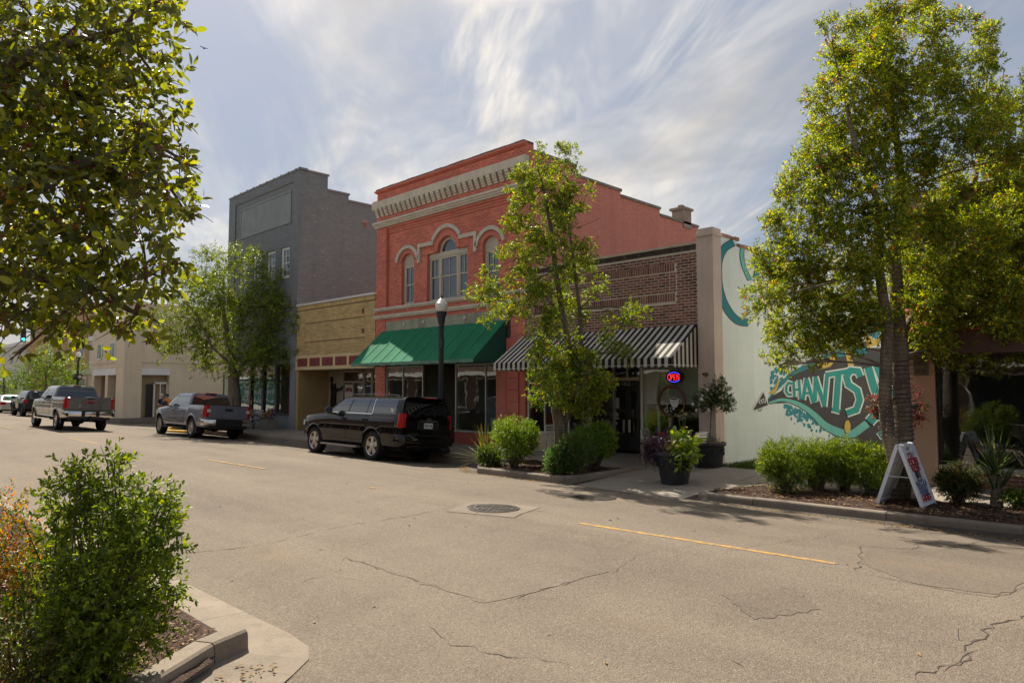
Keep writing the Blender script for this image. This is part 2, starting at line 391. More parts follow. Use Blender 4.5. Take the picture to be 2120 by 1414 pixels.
# cracks and seams
def crack(pts, w=.018, jag=.035, step=.09):
    P3 = [R(*p) for p in pts]; out = []
    for a, b in zip(P3, P3[1:]):
        n = max(2, int((b-a).length/step))
        for i in range(n): q = a.lerp(b, i/n); out.append(q)
    out.append(P3[-1]); d = (P3[-1]-P3[0]).normalized(); sd = Vector((-d.y, d.x, 0)); off = 0
    for i, q in enumerate(out):
        off = off*.75+random.uniform(-jag, jag); q += sd*off; q.z = zr(q.y)+.004
    ws = [.62*w*random.choice((.15, .4, .7, .9, 1, 1.5)) for _ in out]; ws[0] = ws[-1] = .002
    MB().ribbon(out, ws, (0, 0, 1)).build('crack', CRACK, road)
crack([(350, 1150), (480, 1135), (580, 1118), (700, 1092), (930, 1053)], .022)
crack([(715, 1153), (790, 1180), (980, 1240), (1008, 1250)], .014); crack([(1050, 1245), (1220, 1197), (1262, 1184)], .014)
crack([(1080, 1174), (1130, 1160)], .01); crack([(1260, 1186), (1350, 1140), (1470, 1125)], .008); crack([(1270, 1136), (1320, 1118)], .008)
crack([(1765, 1180), (1780, 1165), (1778, 1145), (1800, 1133), (1860, 1136), (1900, 1134), (1970, 1136), (2030, 1118)], .022, .05)
crack([(1870, 1148), (1885, 1136), (1905, 1130)], .018); crack([(1790, 1188), (1890, 1208), (2050, 1232), (2085, 1228), (2120, 1205)], .012)
crack([(1885, 1418), (1960, 1385), (2005, 1365), (2012, 1340), (2002, 1325), (2040, 1295), (2070, 1280), (2118, 1268)], .022, .05, .06)
crack([(1950, 1390), (1990, 1372), (2040, 1350)], .008, .05); crack([(1980, 1300), (2003, 1324), (2030, 1330)], .008, .05)
crack([(895, 1292), (960, 1335), (1050, 1362), (1180, 1378)], .012, .06); crack([(0, 992), (60, 980), (110, 974)], .018)
crack([(1440, 1350), (1470, 1362)], .02); crack([(1500, 1362), (1530, 1372), (1540, 1382)], .01); crack([(1500, 1144), (1600, 1124), (1740, 1105)], .008)
crack([(620, 1205), (700, 1180), (715, 1153)], .009); crack([(1060, 1070), (1090, 1060), (1130, 1056)], .02)

# repaired patches in the asphalt
PATCHM = asphalt('patched asphalt', .87, .6); PATCHD = asphalt('dark patched asphalt', .77, .7)
for pts, mt in (([(722, 1155), (860, 1203), (1005, 1249), (1140, 1216), (1262, 1183), (1120, 1130), (960, 1085), (830, 1118)], PATCHM), ([(1782, 1166), (1790, 1140), (1860, 1138), (1970, 1137), (2030, 1120), (2200, 1150), (2090, 1226), (2045, 1230), (1890, 1207)], PATCHD), ([(1500, 1230), (1640, 1215), (1700, 1260), (1560, 1285)], PATCHD)):
    v = [R(*p) for p in pts]; cc = sum(v, Vector())/len(v); ring = []
    for a, b in zip(v, v[1:]+v[:1]):
        for i in range(8): q = a.lerp(b, i/8); q = q+Vector((random.uniform(-.03, .03), random.uniform(-.03, .03), 0)); q.z = zr(q.y)+.0035; ring.append(q)
    mid = [q.lerp(cc, .5) for q in ring]
    for q in mid+[cc]: q.z = zr(q.y)+.0035
    k = len(ring); MB().add(ring+mid+[cc], [(i, (i+1) % k, k+(i+1) % k, k+i) for i in range(k)]+[(k+i, k+(i+1) % k, 2*k) for i in range(k)]).build('road_patch', mt, road)
# manholes
IRON = M('cast iron', (.045, .042, .038), .55, .3, 8, 50, .4, .004, .6)
COLLAR = concrete('manhole collar concrete', (.185, .153, .118), .4, .6)
def manhole(c, r, collar, label, shape='square'):
    t = thing('manhole_cover', label, 'manhole', c, 'manhole covers in the road'); z = zr(c.y)
    def zz(x, y): return zr(y)
    m = MB(); n = 32
    def ring(r0, r1, h, mm=m, a0=0, a1=2*PI, k=n):
        for i in range(k):
            p, q = a0+(a1-a0)*i/k, a0+(a1-a0)*(i+1)/k
            pts = [(c.x+rr*math.cos(an), c.y+rr*math.sin(an)) for rr, an in ((r0, p), (r1, p), (r1, q), (r0, q))]
            mm.quad(*[(x, y, zr(y)+h) for x, y in pts])
    if collar:
        m2 = MB(); k = 40
        for i in range(k):
            pts = []
            for rr, an in ((r*1.02, 2*PI*i/k), (1, 2*PI*i/k), (1, 2*PI*(i+1)/k), (r*1.02, 2*PI*(i+1)/k)):
                if rr == 1:
                    s_ = collar/max(abs(math.cos(an)), abs(math.sin(an))); an2 = an+rad(18); rr = s_
                else: an2 = an+rad(18)
                pts.append((c.x+rr*math.cos(an2)*1.15, c.y+rr*math.sin(an2)))
            m2.quad(*[(x, y, zr(y)+.006) for x, y in pts])
        m2.build('concrete_collar', COLLAR, t)
    ring(r*.92, r*1.02, .012); m.build('frame_ring', IRON, t)
    b = MB(); ring(0.001, r*.9, .004, b); cv = b.build('cover_plate', CRACK, t)
    k = MB(); ring(r*.74, r*.86, .014, k)
    for rr, cnt, w in ((.55, 14, .17), (.3, 8, .2)):
        for i in range(cnt):
            an = 2*PI*i/cnt; ring(r*(rr-.1), r*(rr+.1), .014, k, an, an+2*PI/cnt*.66, 4)
    ring(0.001, r*.12, .014, k); k.build('raised_ribs', IRON, t)
manhole(R(1023, 1052), .40, .54, 'round iron manhole cover in a pale concrete collar by the yellow line')
manhole(R(1230, 1030), .40, 0, 'round iron manhole cover flush in the asphalt near the planter corner')

# ---------------------------------------------------------------- kerbs, section by section
def kerb(label_pts, ztop, zbase, w=.16, sect=2.2, mat=KERB, yellow=None, name='kerb'):
    root = bpy.data.objects.new(name, None); COL.objects.link(root); root['kind'] = 'structure'; ORIG[root.name] = Matrix.Identity(4)
    pts = [Vector((p[0], p[1], 0)) for p in label_pts]; n = len(pts); nr = []
    for i in range(n):
        d0 = (pts[i]-pts[max(i-1, 0)]); d1 = (pts[min(i+1, n-1)]-pts[i]); d0 = d0 if d0.length else d1; d1 = d1 if d1.length else d0
        t = (d0.normalized()+d1.normalized()).normalized(); nn = Vector((-t.y, t.x, 0)); k = max(.5, nn.dot(Vector((-d0.y, d0.x, 0)).normalized())); nr.append(nn/k)
    secs = []
    for i in range(n-1):
        L = (pts[i+1]-pts[i]).length; c = max(1, round(L/sect))
        for j in range(c): secs.append((i, j/c, (j+1)/c, j == 0, j == c-1))
    for (i, a, b, f, l) in secs:
        L = (pts[i+1]-pts[i]).length; g = .006/L; a2, b2 = a+g, b-g; ring = []
        for s_ in (a2, b2):
            p = pts[i].lerp(pts[i+1], s_); q = nr[i].lerp(nr[i+1], s_); zt = ztop(p)+random.uniform(-.006, .006); zb = zbase(p)-.12
            prof = [(0.0, zb), (0.012, zt-.05), (.022, zt-.018), (.045, zt), (w, zt), (w, zb)]
            ring.append([(p.x+q.x*o, p.y+q.y*o, z) for o, z in prof])
        k = len(ring[0]); fs = [(j, (j+1) % k, k+(j+1) % k, k+j) for j in range(k)] + [tuple(range(k-1, -1, -1)), tuple(range(k, 2*k))]
        mid = pts[i].lerp(pts[i+1], (a+b)/2); yl = yellow and yellow(mid)
        b_ = MB().add(ring[0]+ring[1], fs).build('kerb_section', YK if yl else mat, root, merge=.0005)
    return root
zrp = lambda p: zr(p.y)
# far kerb along the parking bays, round the street corner
fk = [(-12.95, 11.86), (-13.5, 12.3), (-14.5, 13.35), (-15.4, 13.72), (-17.5, 13.75), (-33.6, 13.75), (-34.4, 13.55), (-35.1, 12.95), (-36.0, 12.62), (-37.0, 12.62), (-37.9, 13.0), (-38.4, 13.8), (-38.4, 15.0), (-38.4, 40)]
kerb(fk[::-1], lambda p: max(zs(p.y), -.16) if p.x < -13.6 else -.06, zrp, yellow=lambda p: p.x < -34.2 and p.y < 14.2)
# planter island
isl = [(-13.0, 11.86), (-10.6, 11.9), (-10.3, 12.05), (-10.2, 12.4), (-9.95, 14.7)]
kerb(isl, lambda p: max(-.055, zs(p.y)+.05), lambda p: min(zr(p.y), zs(p.y)), .17, 1.8)
# right bed
rb = [(-6.75, 14.3), (-7.28, 12.75), (-7.2, 12.4), (-6.9, 12.28), (-6.0, 12.26), (-3.8, 12.40), (-2.0, 12.58), (1.5, 12.9), (4.5, 13.1)]
kerb(rb, lambda p: -.085 if p.x > -6.9 else -.085-.06*(-6.9-p.x), lambda p: zr(p.y), .17, 1.5)
# corner across the side street
kerb([(-50.2, 40), (-50.2, 15.2), (-50.6, 14.2), (-51.6, 13.75), (-54, 13.7), (-120, 13.7)], lambda p: -.13, lambda p: -.32, .16, 2.5)

# ---------------------------------------------------------------- pavements, slab by slab
def pave(x0, x1, y0, y1, nx, ny, parent, mat=CONC, poly=None, zf=None):
    zf = zf or (lambda x, y: zs(y))
    for i in range(nx):
        for j in range(ny):
            a, b = x0+(x1-x0)*i/nx+.005, x0+(x1-x0)*(i+1)/nx-.005; c, d = y0+(y1-y0)*j/ny+.005, y0+(y1-y0)*(j+1)/ny-.005
            h = random.uniform(-.002, .003); top = [(x, y, zf(x, y)+h) for x, y in ((a, c), (b, c), (b, d), (a, d))]; bot = [(x, y, z-.08) for x, y, z in top]
            MB().add(bot+top, [(4, 5, 6, 7), (0, 1, 5, 4), (1, 2, 6, 5), (2, 3, 7, 6), (3, 0, 4, 7)]).build('paving_slab', mat, parent)
mb = MB(); e = -.016
mb.quad((-38.3, 13.86, zs(13.86)+e), (-13.4, 13.86, zs(13.86)+e), (-13.4, YF+.3, e), (-38.3, YF+.3, e))
mb.quad((-13.4, 12.05, zs(12.05)+e), (5, 12.05, zs(12.05)+e), (5, YF+.3, e), (-13.4, YF+.3, e))
walk = mb.build('pavement', JOINT); struct(walk)
pave(-38.2, -13.4, 13.9, 15.8, 14, 1, walk)
pave(-13.4, -10.0, 14.15, 15.8, 2, 1, walk)
pave(-10.0, -7.3, 12.02, 15.8, 2, 3, walk); pave(-7.3, 5, 14.3, 15.8, 7, 1, walk)
pave(-7.3, -6.85, 12.9, 14.3, 1, 1, walk)
cw = MB().box(-120, -50.3, 13.8, 60, -.5, -.12).build('pavement', CONC); struct(cw)

# ---------------------------------------------------------------- planting beds
def bed(poly, z, name='planting_bed', amp=.05, res=.16):
    bm = bmesh.new(); vs = [bm.verts.new((x, y, 0)) for x, y in poly]; bm.faces.new(vs); 
    me = bpy.data.meshes.new(name); 
    xs_ = [p[0] for p in poly]; ys_ = [p[1] for p in poly]
    x = math.floor(min(xs_))
    while x < max(xs_):
        bmesh.ops.bisect_plane(bm, geom=bm.verts[:]+bm.edges[:]+bm.faces[:], plane_co=(x, 0, 0), plane_no=(1, 0, 0)); x += res
    y = math.floor(min(ys_))
    while y < max(ys_):
        bmesh.ops.bisect_plane(bm, geom=bm.verts[:]+bm.edges[:]+bm.faces[:], plane_co=(0, y, 0), plane_no=(0, 1, 0)); y += res
    rnd = random.Random(3)
    for v in bm.verts:
        edge = v.is_boundary; v.co.z = (z(v.co.x, v.co.y) if callable(z) else z) + (0 if edge else rnd.uniform(0, amp))
    bm.normal_update(); bm.to_mesh(me); bm.free(); me.materials.append(SOIL); shade(me, 180)
    o = link(name, me); struct(o); return o
bed([(-13.45, 12.35), (-13.0, 12.0), (-10.75, 12.06), (-10.4, 12.3), (-10.12, 14.6), (-10.5, 14.1), (-13.4, 14.1)], lambda x, y: -.09 if y < 13.4 else -.09+.03*(y-13.4))
bed([(-7.05, 12.8), (-6.8, 12.45), (-6, 12.42), (-3.8, 12.56), (-2, 12.74), (1.5, 13.05), (4.5, 13.25), (4.5, 14.35), (-2.6, 14.35), (-6.6, 14.3)], lambda x, y: -.105)
nb = [(-40, 2.45), (-7.9, 2.62), (-6.05, 2.62), (-5.55, 2.30), (-5.0, 1.55), (-4.3, .6), (-4.3, -.9), (-40, -.9)]
bed(nb, lambda x, y: -.17, amp=.035, res=.11)
# flush concrete pan round the near bed
outer = [(-40, 2.78), (-16.6, 2.8), (-8.44, 3.10), (-6.77, 3.12), (-5.9, 3.14), (-5.5, 3.10), (-5.28, 2.98), (-5.12, 2.75), (-4.75, 2.2), (-4.3, 1.5), (-3.7, .5)]
inner = [(-40, 2.40), (-16.6, 2.42), (-8.4, 2.58), (-6.8, 2.6), (-6.15, 2.6), (-5.95, 2.6), (-5.85, 2.55), (-5.7, 2.35), (-5.3, 1.8), (-4.9, 1.2), (-4.3, .3)]
pan = bpy.data.objects.new('gutter_pan', None); COL.objects.link(pan); pan['kind'] = 'structure'; ORIG[pan.name] = Matrix.Identity(4)
for i in range(len(outer)-1):
    m = MB(); a, b, c, d = outer[i], outer[i+1], inner[i+1], inner[i]; g = .006
    top = [(Vector((x, y, zr(max(y, 2.6))+h))) for (x, y), h in ((a, .008), (b, .008), (c, .06), (d, .06))]
    ctr = sum(top, Vector())/4; top = [p.lerp(ctr, .004) for p in top]; bot = [p-Vector((0, 0, .1)) for p in top]
    m.add(bot+top, [(7, 6, 5, 4), (4, 5, 1, 0), (5, 6, 2, 1), (6, 7, 3, 2), (7, 4, 0, 3)]).build('concrete_section', PANC, pan)
# raised end kerb of the near bed
kerb([(-3.9, -.35), (-4.55, .75), (-5.2, 1.72), (-5.66, 2.38), (-5.80, 2.72)], lambda p: -.05-.012*(p.y), lambda p: -.32, .2, .95, PANC)
near_walk = MB().box(-120, -40, -8, 2.4, -.5, -.16).build('pavement', CONC); struct(near_walk)
lot = MB().quad((-8.55, YF+.02, -.012), (-4.6, YF+.02, -.012), (-4.6, 45, .05), (-8.55, 45, .05)).build('lot_ground', M('lot grass soil', (.07, .08, .03), .95, .3, 5)); struct(lot)
# ================================================================== BUILDINGS
def brickwall(name, c, mortar, bw=.21, bh=.072, joint=.012, bump=.5, var=.12, streak=.25, dirt=None, axis='xz', patch=None):
    """far brickwork: colour and fine relief only"""
    t = NT(name); g = t.vec(); sp = t.n('ShaderNodeSeparateXYZ'); t.l(g, sp.inputs[0]); cb = t.n('ShaderNodeCombineXYZ')
    t.l(sp.outputs[0 if axis == 'xz' else 1], cb.inputs[0]); t.l(sp.outputs[2], cb.inputs[1])
    b = t.n('ShaderNodeTexBrick'); t.l(cb.outputs[0], b.inputs['Vector']); b.inputs['Scale'].default_value = 1; b.inputs['Brick Width'].default_value = bw; b.inputs['Row Height'].default_value = bh
    b.inputs['Mortar Size'].default_value = joint; b.inputs['Mortar Smooth'].default_value = .2; b.inputs['Bias'].default_value = 0
    b.inputs['Color1'].default_value = mul(c, 1-var)+(1,); b.inputs['Color2'].default_value = mul(c, 1+var)+(1,); b.inputs['Mortar'].default_value = mortar+(1,)
    n = t.noise(g, .7, 6, .65); a = t.mix(t.rng(n, .35, .7, 0, .5), b.outputs[0], mul(c, .8))
    st = t.noise(g, 1.6, 6, .7, 0, (2.5, 2.5, .15)); a = t.mix(t.rng(st, .5, .75, 0, streak), a, mul(c, .5))
    if patch: a = t.mix(t.rng(t.noise(g, 1.1, 7, .75), .66, .72), a, patch)
    t.col(a); nf = t.noise(g, 50, 3, .6); t.bump(t.math('ADD', t.math('MULTIPLY', b.outputs['Fac'], -1.), t.math('MULTIPLY', nf, .35)), bump, .012)
    MATS[name] = t.done(.85, 0, .25); return t.m
GREYB = brickwall('grey painted brick', (.235, .25, .26), (.165, .176, .184), bump=.8, var=.13)
GREYS = brickwall('grey painted side brick', (.265, .31, .30), (.195, .228, .22), axis='yz', bump=.8, streak=.35)
GREYP = M('grey painted stucco', (.24, .262, .268), .8, .14, 2)
SALM = brickwall('salmon painted side brick', (.72, .27, .195), (.62, .23, .165), axis='yz', bump=.6, var=.09, streak=.4, patch=(.66, .33, .25))
REDP = M('red painted masonry', (.60, .185, .125), .75, .12, 1.2, 40, .25, .004, isl=.0, streak=.25)
REDBR = M('red painted brick', (.67, .215, .145), .78, .14, 1.1, 40, .4, .004, isl=.16, streak=.3)
CREAMT = M('cream painted trim', (.60, .53, .42), .7, .12, 1.5, 30, .2, streak=.35)
WINP = M('window frame paint', (.52, .47, .36), .6, .1, 2)
WHITEP = M('white paint', (.78, .77, .74), .55, .06, 2)
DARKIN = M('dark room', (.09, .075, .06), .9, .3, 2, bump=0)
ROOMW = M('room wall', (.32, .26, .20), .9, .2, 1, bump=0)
GLS = glass('shop glass', (.012, .012, .012), .95, .015, .06)
GLU = glass('upstairs glass', (.06, .07, .085), .25, .03, .12)
BLACKP = M('black paint', (.018, .018, .020), .45, .2, 3)
ROOF = M('roof felt', (.10, .095, .09), .95, .2, .6)
def walls_open(mb, x0, x1, z0, z1, ops, y0, y1, m=0):
    """wall slab between y0 (front) and y1 with rectangular openings, decomposed in blocks"""
    xs = sorted({x0, x1} | {v for o in ops for v in (o[0], o[1]) if x0 < v < x1})
    for a, b in zip(xs, xs[1:]):
        cut = sorted([(max(o[2], z0), min(o[3], z1)) for o in ops if o[0] < (a+b)/2 < o[1]]); z = z0
        for c, d in cut:
            if c > z+1e-4: mb.box(a, b, y0, y1, z, c, m)
            z = max(z, d)
        if z1 > z+1e-4: mb.box(a, b, y0, y1, z, z1, m)
    return mb
def brick_list(x0, x1, z0, z1, bw, bh, gap, inside=None):
    out = []; r = 0; z = z0
    while z+bh <= z1+1e-4:
        x = x0-(bw/2 if r % 2 else 0)
        while x < x1-.02:
            a, b = max(x, x0), min(x+bw-gap, x1)
            if b-a > .03:
                if inside is None: out.append((a, b, z, z+bh-gap))
                else:   # trim against openings
                    segs = [(a, b)]
                    for o in inside:
                        if callable(o):
                            segs = [s_ for s_ in segs if not o((s_[0]+s_[1])/2, z+bh/2, s_)]
                        elif o[2] < z+bh-.01 and o[3] > z+.01:
                            ns = []
                            for (p, q) in segs:
                                if q <= o[0] or p >= o[1]: ns.append((p, q)); continue
                                if p < o[0]: ns.append((p, o[0]))
                                if q > o[1]: ns.append((o[1], q))
                            segs = ns
                    out += [(p, q, z, z+bh-gap) for p, q in segs if q-p > .025]
            x += bw
        z += bh; r += 1
    return out
def lay_bricks(bl, y, dep, mat, parent, single=0, key=None, rest='brickwork'):
    bl = sorted(bl, key=key or (lambda b: -b[0])); shared = {}
    for b in bl[:single]:
        w, h = round(b[1]-b[0], 3), round(b[3]-b[2], 3)
        if (w, h) not in shared:
            me = MB().box(-w/2, w/2, 0, dep, 0, h).build('brick', mat); shared[(w, h)] = me.data; bpy.data.objects.remove(me)
        o = bpy.data.objects.new('brick', shared[(w, h)]); COL.objects.link(o); o.parent = parent
        if parent.name in ORIG: o.matrix_parent_inverse = ORIG[parent.name]
        o.location = ((b[0]+b[1])/2, y+random.uniform(-.003, .003), b[2])
    if len(bl) > single:
        m = MB()
        for b in bl[single:]:
            yy = y+random.uniform(-.003, .003); x0, x1, z0, z1 = b
            m.add([(x0, yy, z0), (x1, yy, z0), (x1, yy, z1), (x0, yy, z1), (x0, yy+dep, z0), (x1, yy+dep, z0), (x1, yy+dep, z1), (x0, yy+dep, z1)],
                  [(0, 1, 2, 3), (1, 5, 6, 2), (4, 0, 3, 7), (3, 2, 6, 7), (4, 5, 1, 0)])
        m.build(rest, mat, parent, kind='stuff')
def sash(parent, x0, x1, z0, z1, y, mat, glassm, cols=2, meet=.5, rows=1, fw=.055, name='window', top_cols=None):
    """sash window: frame, two sashes with muntins, panes"""
    f = MB(); f.box(x0, x0+fw, y, y+.09, z0, z1); f.box(x1-fw, x1, y, y+.09, z0, z1); f.box(x0+fw, x1-fw, y, y+.09, z1-fw, z1); f.box(x0+fw, x1-fw, y-.02, y+.09, z0, z0+fw)
    w = f.build(name, mat, parent); zm = z0+(z1-z0)*meet
    s = MB(); s.box(x0+fw, x1-fw, y+.02, y+.06, zm-.025, zm+.025)
    for (a, b, yy, nc) in ((z0+fw, zm-.025, y+.045, cols), (zm+.025, z1-fw, y+.025, top_cols or cols)):
        s.box(x0+fw, x0+fw+.035, yy-.012, yy+.02, a, b); s.box(x1-fw-.035, x1-fw, yy-.012, yy+.02, a, b)
        for i in range(1, nc):
            xm = x0+fw+(x1-x0-2*fw)*i/nc; s.box(xm-.012, xm+.012, yy-.01, yy+.02, a, b)
        for i in range(1, rows): zz_ = a+(b-a)*i/rows; s.box(x0+fw+.035, x1-fw-.035, yy-.008, yy+.018, zz_-.01, zz_+.01)
    s.build('sash', mat, w)
    g_ = MB(); g_.quad((x0+fw, y+.052, z0+fw), (x1-fw, y+.052, z0+fw), (x1-fw, y+.052, zm), (x0+fw, y+.052, zm)); g_.build('pane', glassm, w)
    g_ = MB(); g_.quad((x0+fw, y+.036, zm), (x1-fw, y+.036, zm), (x1-fw, y+.036, z1-fw), (x0+fw, y+.036, z1-fw)); g_.build('pane', glassm, w)
    return w
CURT = M('curtain cloth', (.42, .42, .42), .9, .1, 3, bump=0)
def room(mb, x0, x1, y0, y1, z0, z1, m=0):
    mb.quad((x0, y1, z0), (x1, y1, z0), (x1, y1, z1), (x0, y1, z1), m); mb.quad((x0, y0, z0), (x0, y1, z0), (x0, y1, z1), (x0, y0, z1), m)
    mb.quad((x1, y0, z0), (x1, y1, z0), (x1, y1, z1), (x1, y0, z1), m); mb.quad((x0, y0, z0), (x1, y0, z0), (x1, y1, z0), (x0, y1, z0), m); mb.quad((x0, y0, z1), (x1, y0, z1), (x1, y1, z1), (x0, y1, z1), m)
    return mb

# ------------------------------------------------------------------ red two-storey building
XA, XB = -23.3, -15.1; XM = (XA+XB)/2
red = thing('red_building', 'red painted two-storey brick building with cream dentil cornice and green awning', 'building', (XM, YF, 0))
arches = [(-21.76, -20.99, 5.03, 6.72, .26), (-20.2, -18.0, 5.03, 6.78, None), (-17.19, -16.42, 5.03, 6.72, .26)]
cxw = -19.08; CW = (cxw-1.12, cxw+1.12, 5.03, 6.80); AR = .52
ops = [(a[0], a[1], 5.03, 6.98) for a in (arches[0], arches[2])] + [(CW[0], CW[1], 5.03, 6.80), (cxw-AR, cxw+AR, 6.80, 6.80+AR)]
mb = MB(); yr = YF+.10
walls_open(mb, XA+.68, XB-.66, 5.01, 8.2, ops, yr+.02, yr+.28)
def arch_fill(mb, xa, xb, zs_, rise, ztop, y0, y1, n=12):
    xc = (xa+xb)/2; hw = (xb-xa)/2; r = (hw*hw+rise*rise)/(2*rise); zc = zs_+rise-r
    pts = [(xa+(xb-xa)*i/n) for i in range(n+1)]
    for a, b in zip(pts, pts[1:]):
        za = zc+math.sqrt(max(0, r*r-(a-xc)**2)); zb = zc+math.sqrt(max(0, r*r-(b-xc)**2))
        if ztop-min(za, zb) < 1e-3: continue
        mb.prism([(a, y0, za), (b, y0, zb), (b, y0, ztop+.001), (a, y0, ztop+.001)], (0, y1-y0, 0))
for a in (arches[0], arches[2]): arch_fill(mb, a[0], a[1], 6.72, .26, 6.98, yr+.02, yr+.28)
arch_fill(mb, cxw-AR, cxw+AR, 6.80, AR, 6.80+AR, yr+.02, yr+.28)
mb.box(XA+.002, XA+.68, YF+.02, YF+.4, 0, 8.2); mb.box(XB-.66, XB-.002, YF+.02, YF+.4, 0, 8.2)      # piers
mb.box(XA+.001, XB-.001, YF+.02, YF+.4, 8.2, 9.70); mb.box(XA+.68, XB-.66, YF+.02, YF+.4, 4.44, 5.01)
wall = mb.build('front_wall', REDP, red)
# painted bricks in relief
hid = []
def in_arch(x, z, s_):
    for a in (arches[0], arches[2]):
        hw = (a[1]-a[0])/2; xc = (a[0]+a[1])/2
        if 6.70 < z < 7.16 and abs(x-xc) < hw+.16 and z < 6.98+.14: return True
    if z > 6.75 and (x-cxw)**2+(z-6.80)**2 < (AR+.2)**2: return True
    return False
bl = brick_list(XA+.70, XB-.68, 5.03, 7.9, .205, .068, .012, [(a[0]-.0, a[1]+.0, 5.0, 6.72) for a in (arches[0], arches[2])]+[(CW[0], CW[1], 5.0, 6.80), in_arch])
lay_bricks(bl, yr+.006, .02, REDBR, wall, 300, key=lambda b: abs((b[0]+b[1])/2+20.5)+abs(b[2]-6))
bl2 = brick_list(XA+.01, XA+.67, .1, 8.2, .205, .068, .012)+brick_list(XB-.65, XB-.01, 3.5, 8.2, .205, .068, .012)+brick_list(XA+.01, XB-.01, 8.44, 8.64, .205, .068, .012)+brick_list(XA+.01, XB-.01, 9.3, 9.62, .205, .068, .012)+brick_list(XA+.01, XB-.01, 4.73, 4.87, .205, .068, .012)
lay_bricks(bl2, YF+.004, .02, REDBR, wall, 0, rest='pier_brickwork')
# corbel steps above the field
m = MB()
for i, (z0, z1, yy) in enumerate(((7.93, 8.02, yr-.015), (8.02, 8.11, yr-.04), (8.11, 8.198, YF+.012))): m.box(XA+.683, XB-.663, yy, yr+.018, z0, z1-.003)
m.build('corbel', REDP, red)
# arch rings of red brick, cream hoods
def ring(mb, xc, zc, r0, r1, a0, a1, y0, y1, n=16):
    for i in range(n):
        p, q = a0+(a1-a0)*i/n, a0+(a1-a0)*(i+1)/n
        P_ = [(xc+r*math.cos(t), y0, zc+r*math.sin(t)) for r, t in ((r0, q), (r1, q), (r1, p), (r0, p))]; mb.prism(P_, (0, y1-y0, 0))
for a in (arches[0], arches[2]):
    xc = (a[0]+a[1])/2; hw = (a[1]-a[0])/2; rr = (hw*hw+.26**2)/(2*.26); zc = 6.98-rr; th = math.asin(hw/rr)
    m = MB(); ring(m, xc, zc, rr+.003, rr+.15, PI/2-th, PI/2+th, yr-.012, yr+.1); m.build('brick_arch', REDP, red)
    m = MB(); ring(m, xc, zc-.02, rr+.21, rr+.34, PI/2-th*1.12, PI/2+th*1.12, yr-.07, yr+.018); m.build('window_hood', CREAMT, red)
m = MB(); ring(m, cxw, 6.80, AR+.003, AR+.2, .05, PI-.05, yr-.012, yr+.1, 20); m.build('brick_arch', REDP, red)
m = MB(); r0, r1 = AR+.28, AR+.42; y0, y1 = yr-.07, yr+.018; ang = math.asin((7.13-6.80)/r0)
ring(m, cxw, 6.80, r0, r1, ang+.12, PI-ang-.12, y0, y1, 22)
for s_ in (-1, 1):
    xa = cxw+s_*(r0*math.cos(ang)-.02); xb = cxw+s_*1.62
    m.box(xa, xb, y0, y1, 7.09, 7.23); m.box(xb-s_*.13, xb, y0, y1, 6.53, 7.088)
m.build('window_hood', CREAMT, red)
# windows
for a in (arches[0], arches[2]):
    xc = (a[0]+a[1])/2; hw = (a[1]-a[0])/2; rr = (hw*hw+.26**2)/(2*.26); th = math.asin(hw/rr)
    m = MB(); arch_fill(m, a[0]+.002, a[1]-.002, 6.62, .001, 6.63, yr+.12, yr+.2); n = 12
    for i in range(n):   # solid arched head board
        p, q = a[0]+(a[1]-a[0])*i/n, a[0]+(a[1]-a[0])*(i+1)/n; zt = lambda x: 6.98-rr+math.sqrt(max(0, rr*rr-(x-xc)**2))-.004
        m.prism([(p, yr+.12, 6.55), (q, yr+.12, 6.55), (q, yr+.12, zt(q)), (p, yr+.12, zt(p))], (0, .08, 0))
    w = sash(red, a[0]+.01, a[1]-.01, 5.04, 6.55, yr+.13, WINP, GLU, 2, .5, fw=.10); m.build('window_head', WINP, w)
    MB().box(a[0]+.1, a[1]-.1, yr+.28, yr+.3, 5.1, 6.5).build('blind', CURT, w)
w = sash(red, CW[0]+.01, cxw-.50, 5.04, 6.62, yr+.13, WINP, GLU, 1, .55, fw=.07, top_cols=2); sash(red, cxw-.50, cxw+.50, 5.04, 6.62, yr+.12, WINP, GLU, 2, .55, fw=.07, top_cols=2); w3 = sash(red, cxw+.50, CW[1]-.01, 5.04, 6.62, yr+.13, WINP, GLU, 1, .55, fw=.07, top_cols=2)
m = MB(); m.box(CW[0]+.01, CW[1]-.01, yr+.10, yr+.24, 6.62, 6.79); ring(m, cxw, 6.79, AR-.11, AR-.005, 0, PI, yr+.12, yr+.2, 18); m.build('fanlight_frame', WINP, red)
m = MB(); pts = [(cxw+(AR-.1)*math.cos(PI*i/16), yr+.17, 6.79+(AR-.1)*math.sin(PI*i/16)) for i in range(17)]; m.add(pts, [tuple(range(16, -1, -1))]); m.build('fanlight_pane', GLU, red)
MB().box(CW[0]+.06, CW[1]-.06, yr+.27, yr+.29, 5.06, 6.6).build('blind', CURT, red)
MB().box(XA+.3, XB-.3, yr+.5, yr+.52, 4.6, 7.6).build('back_wall', DARKIN, red)
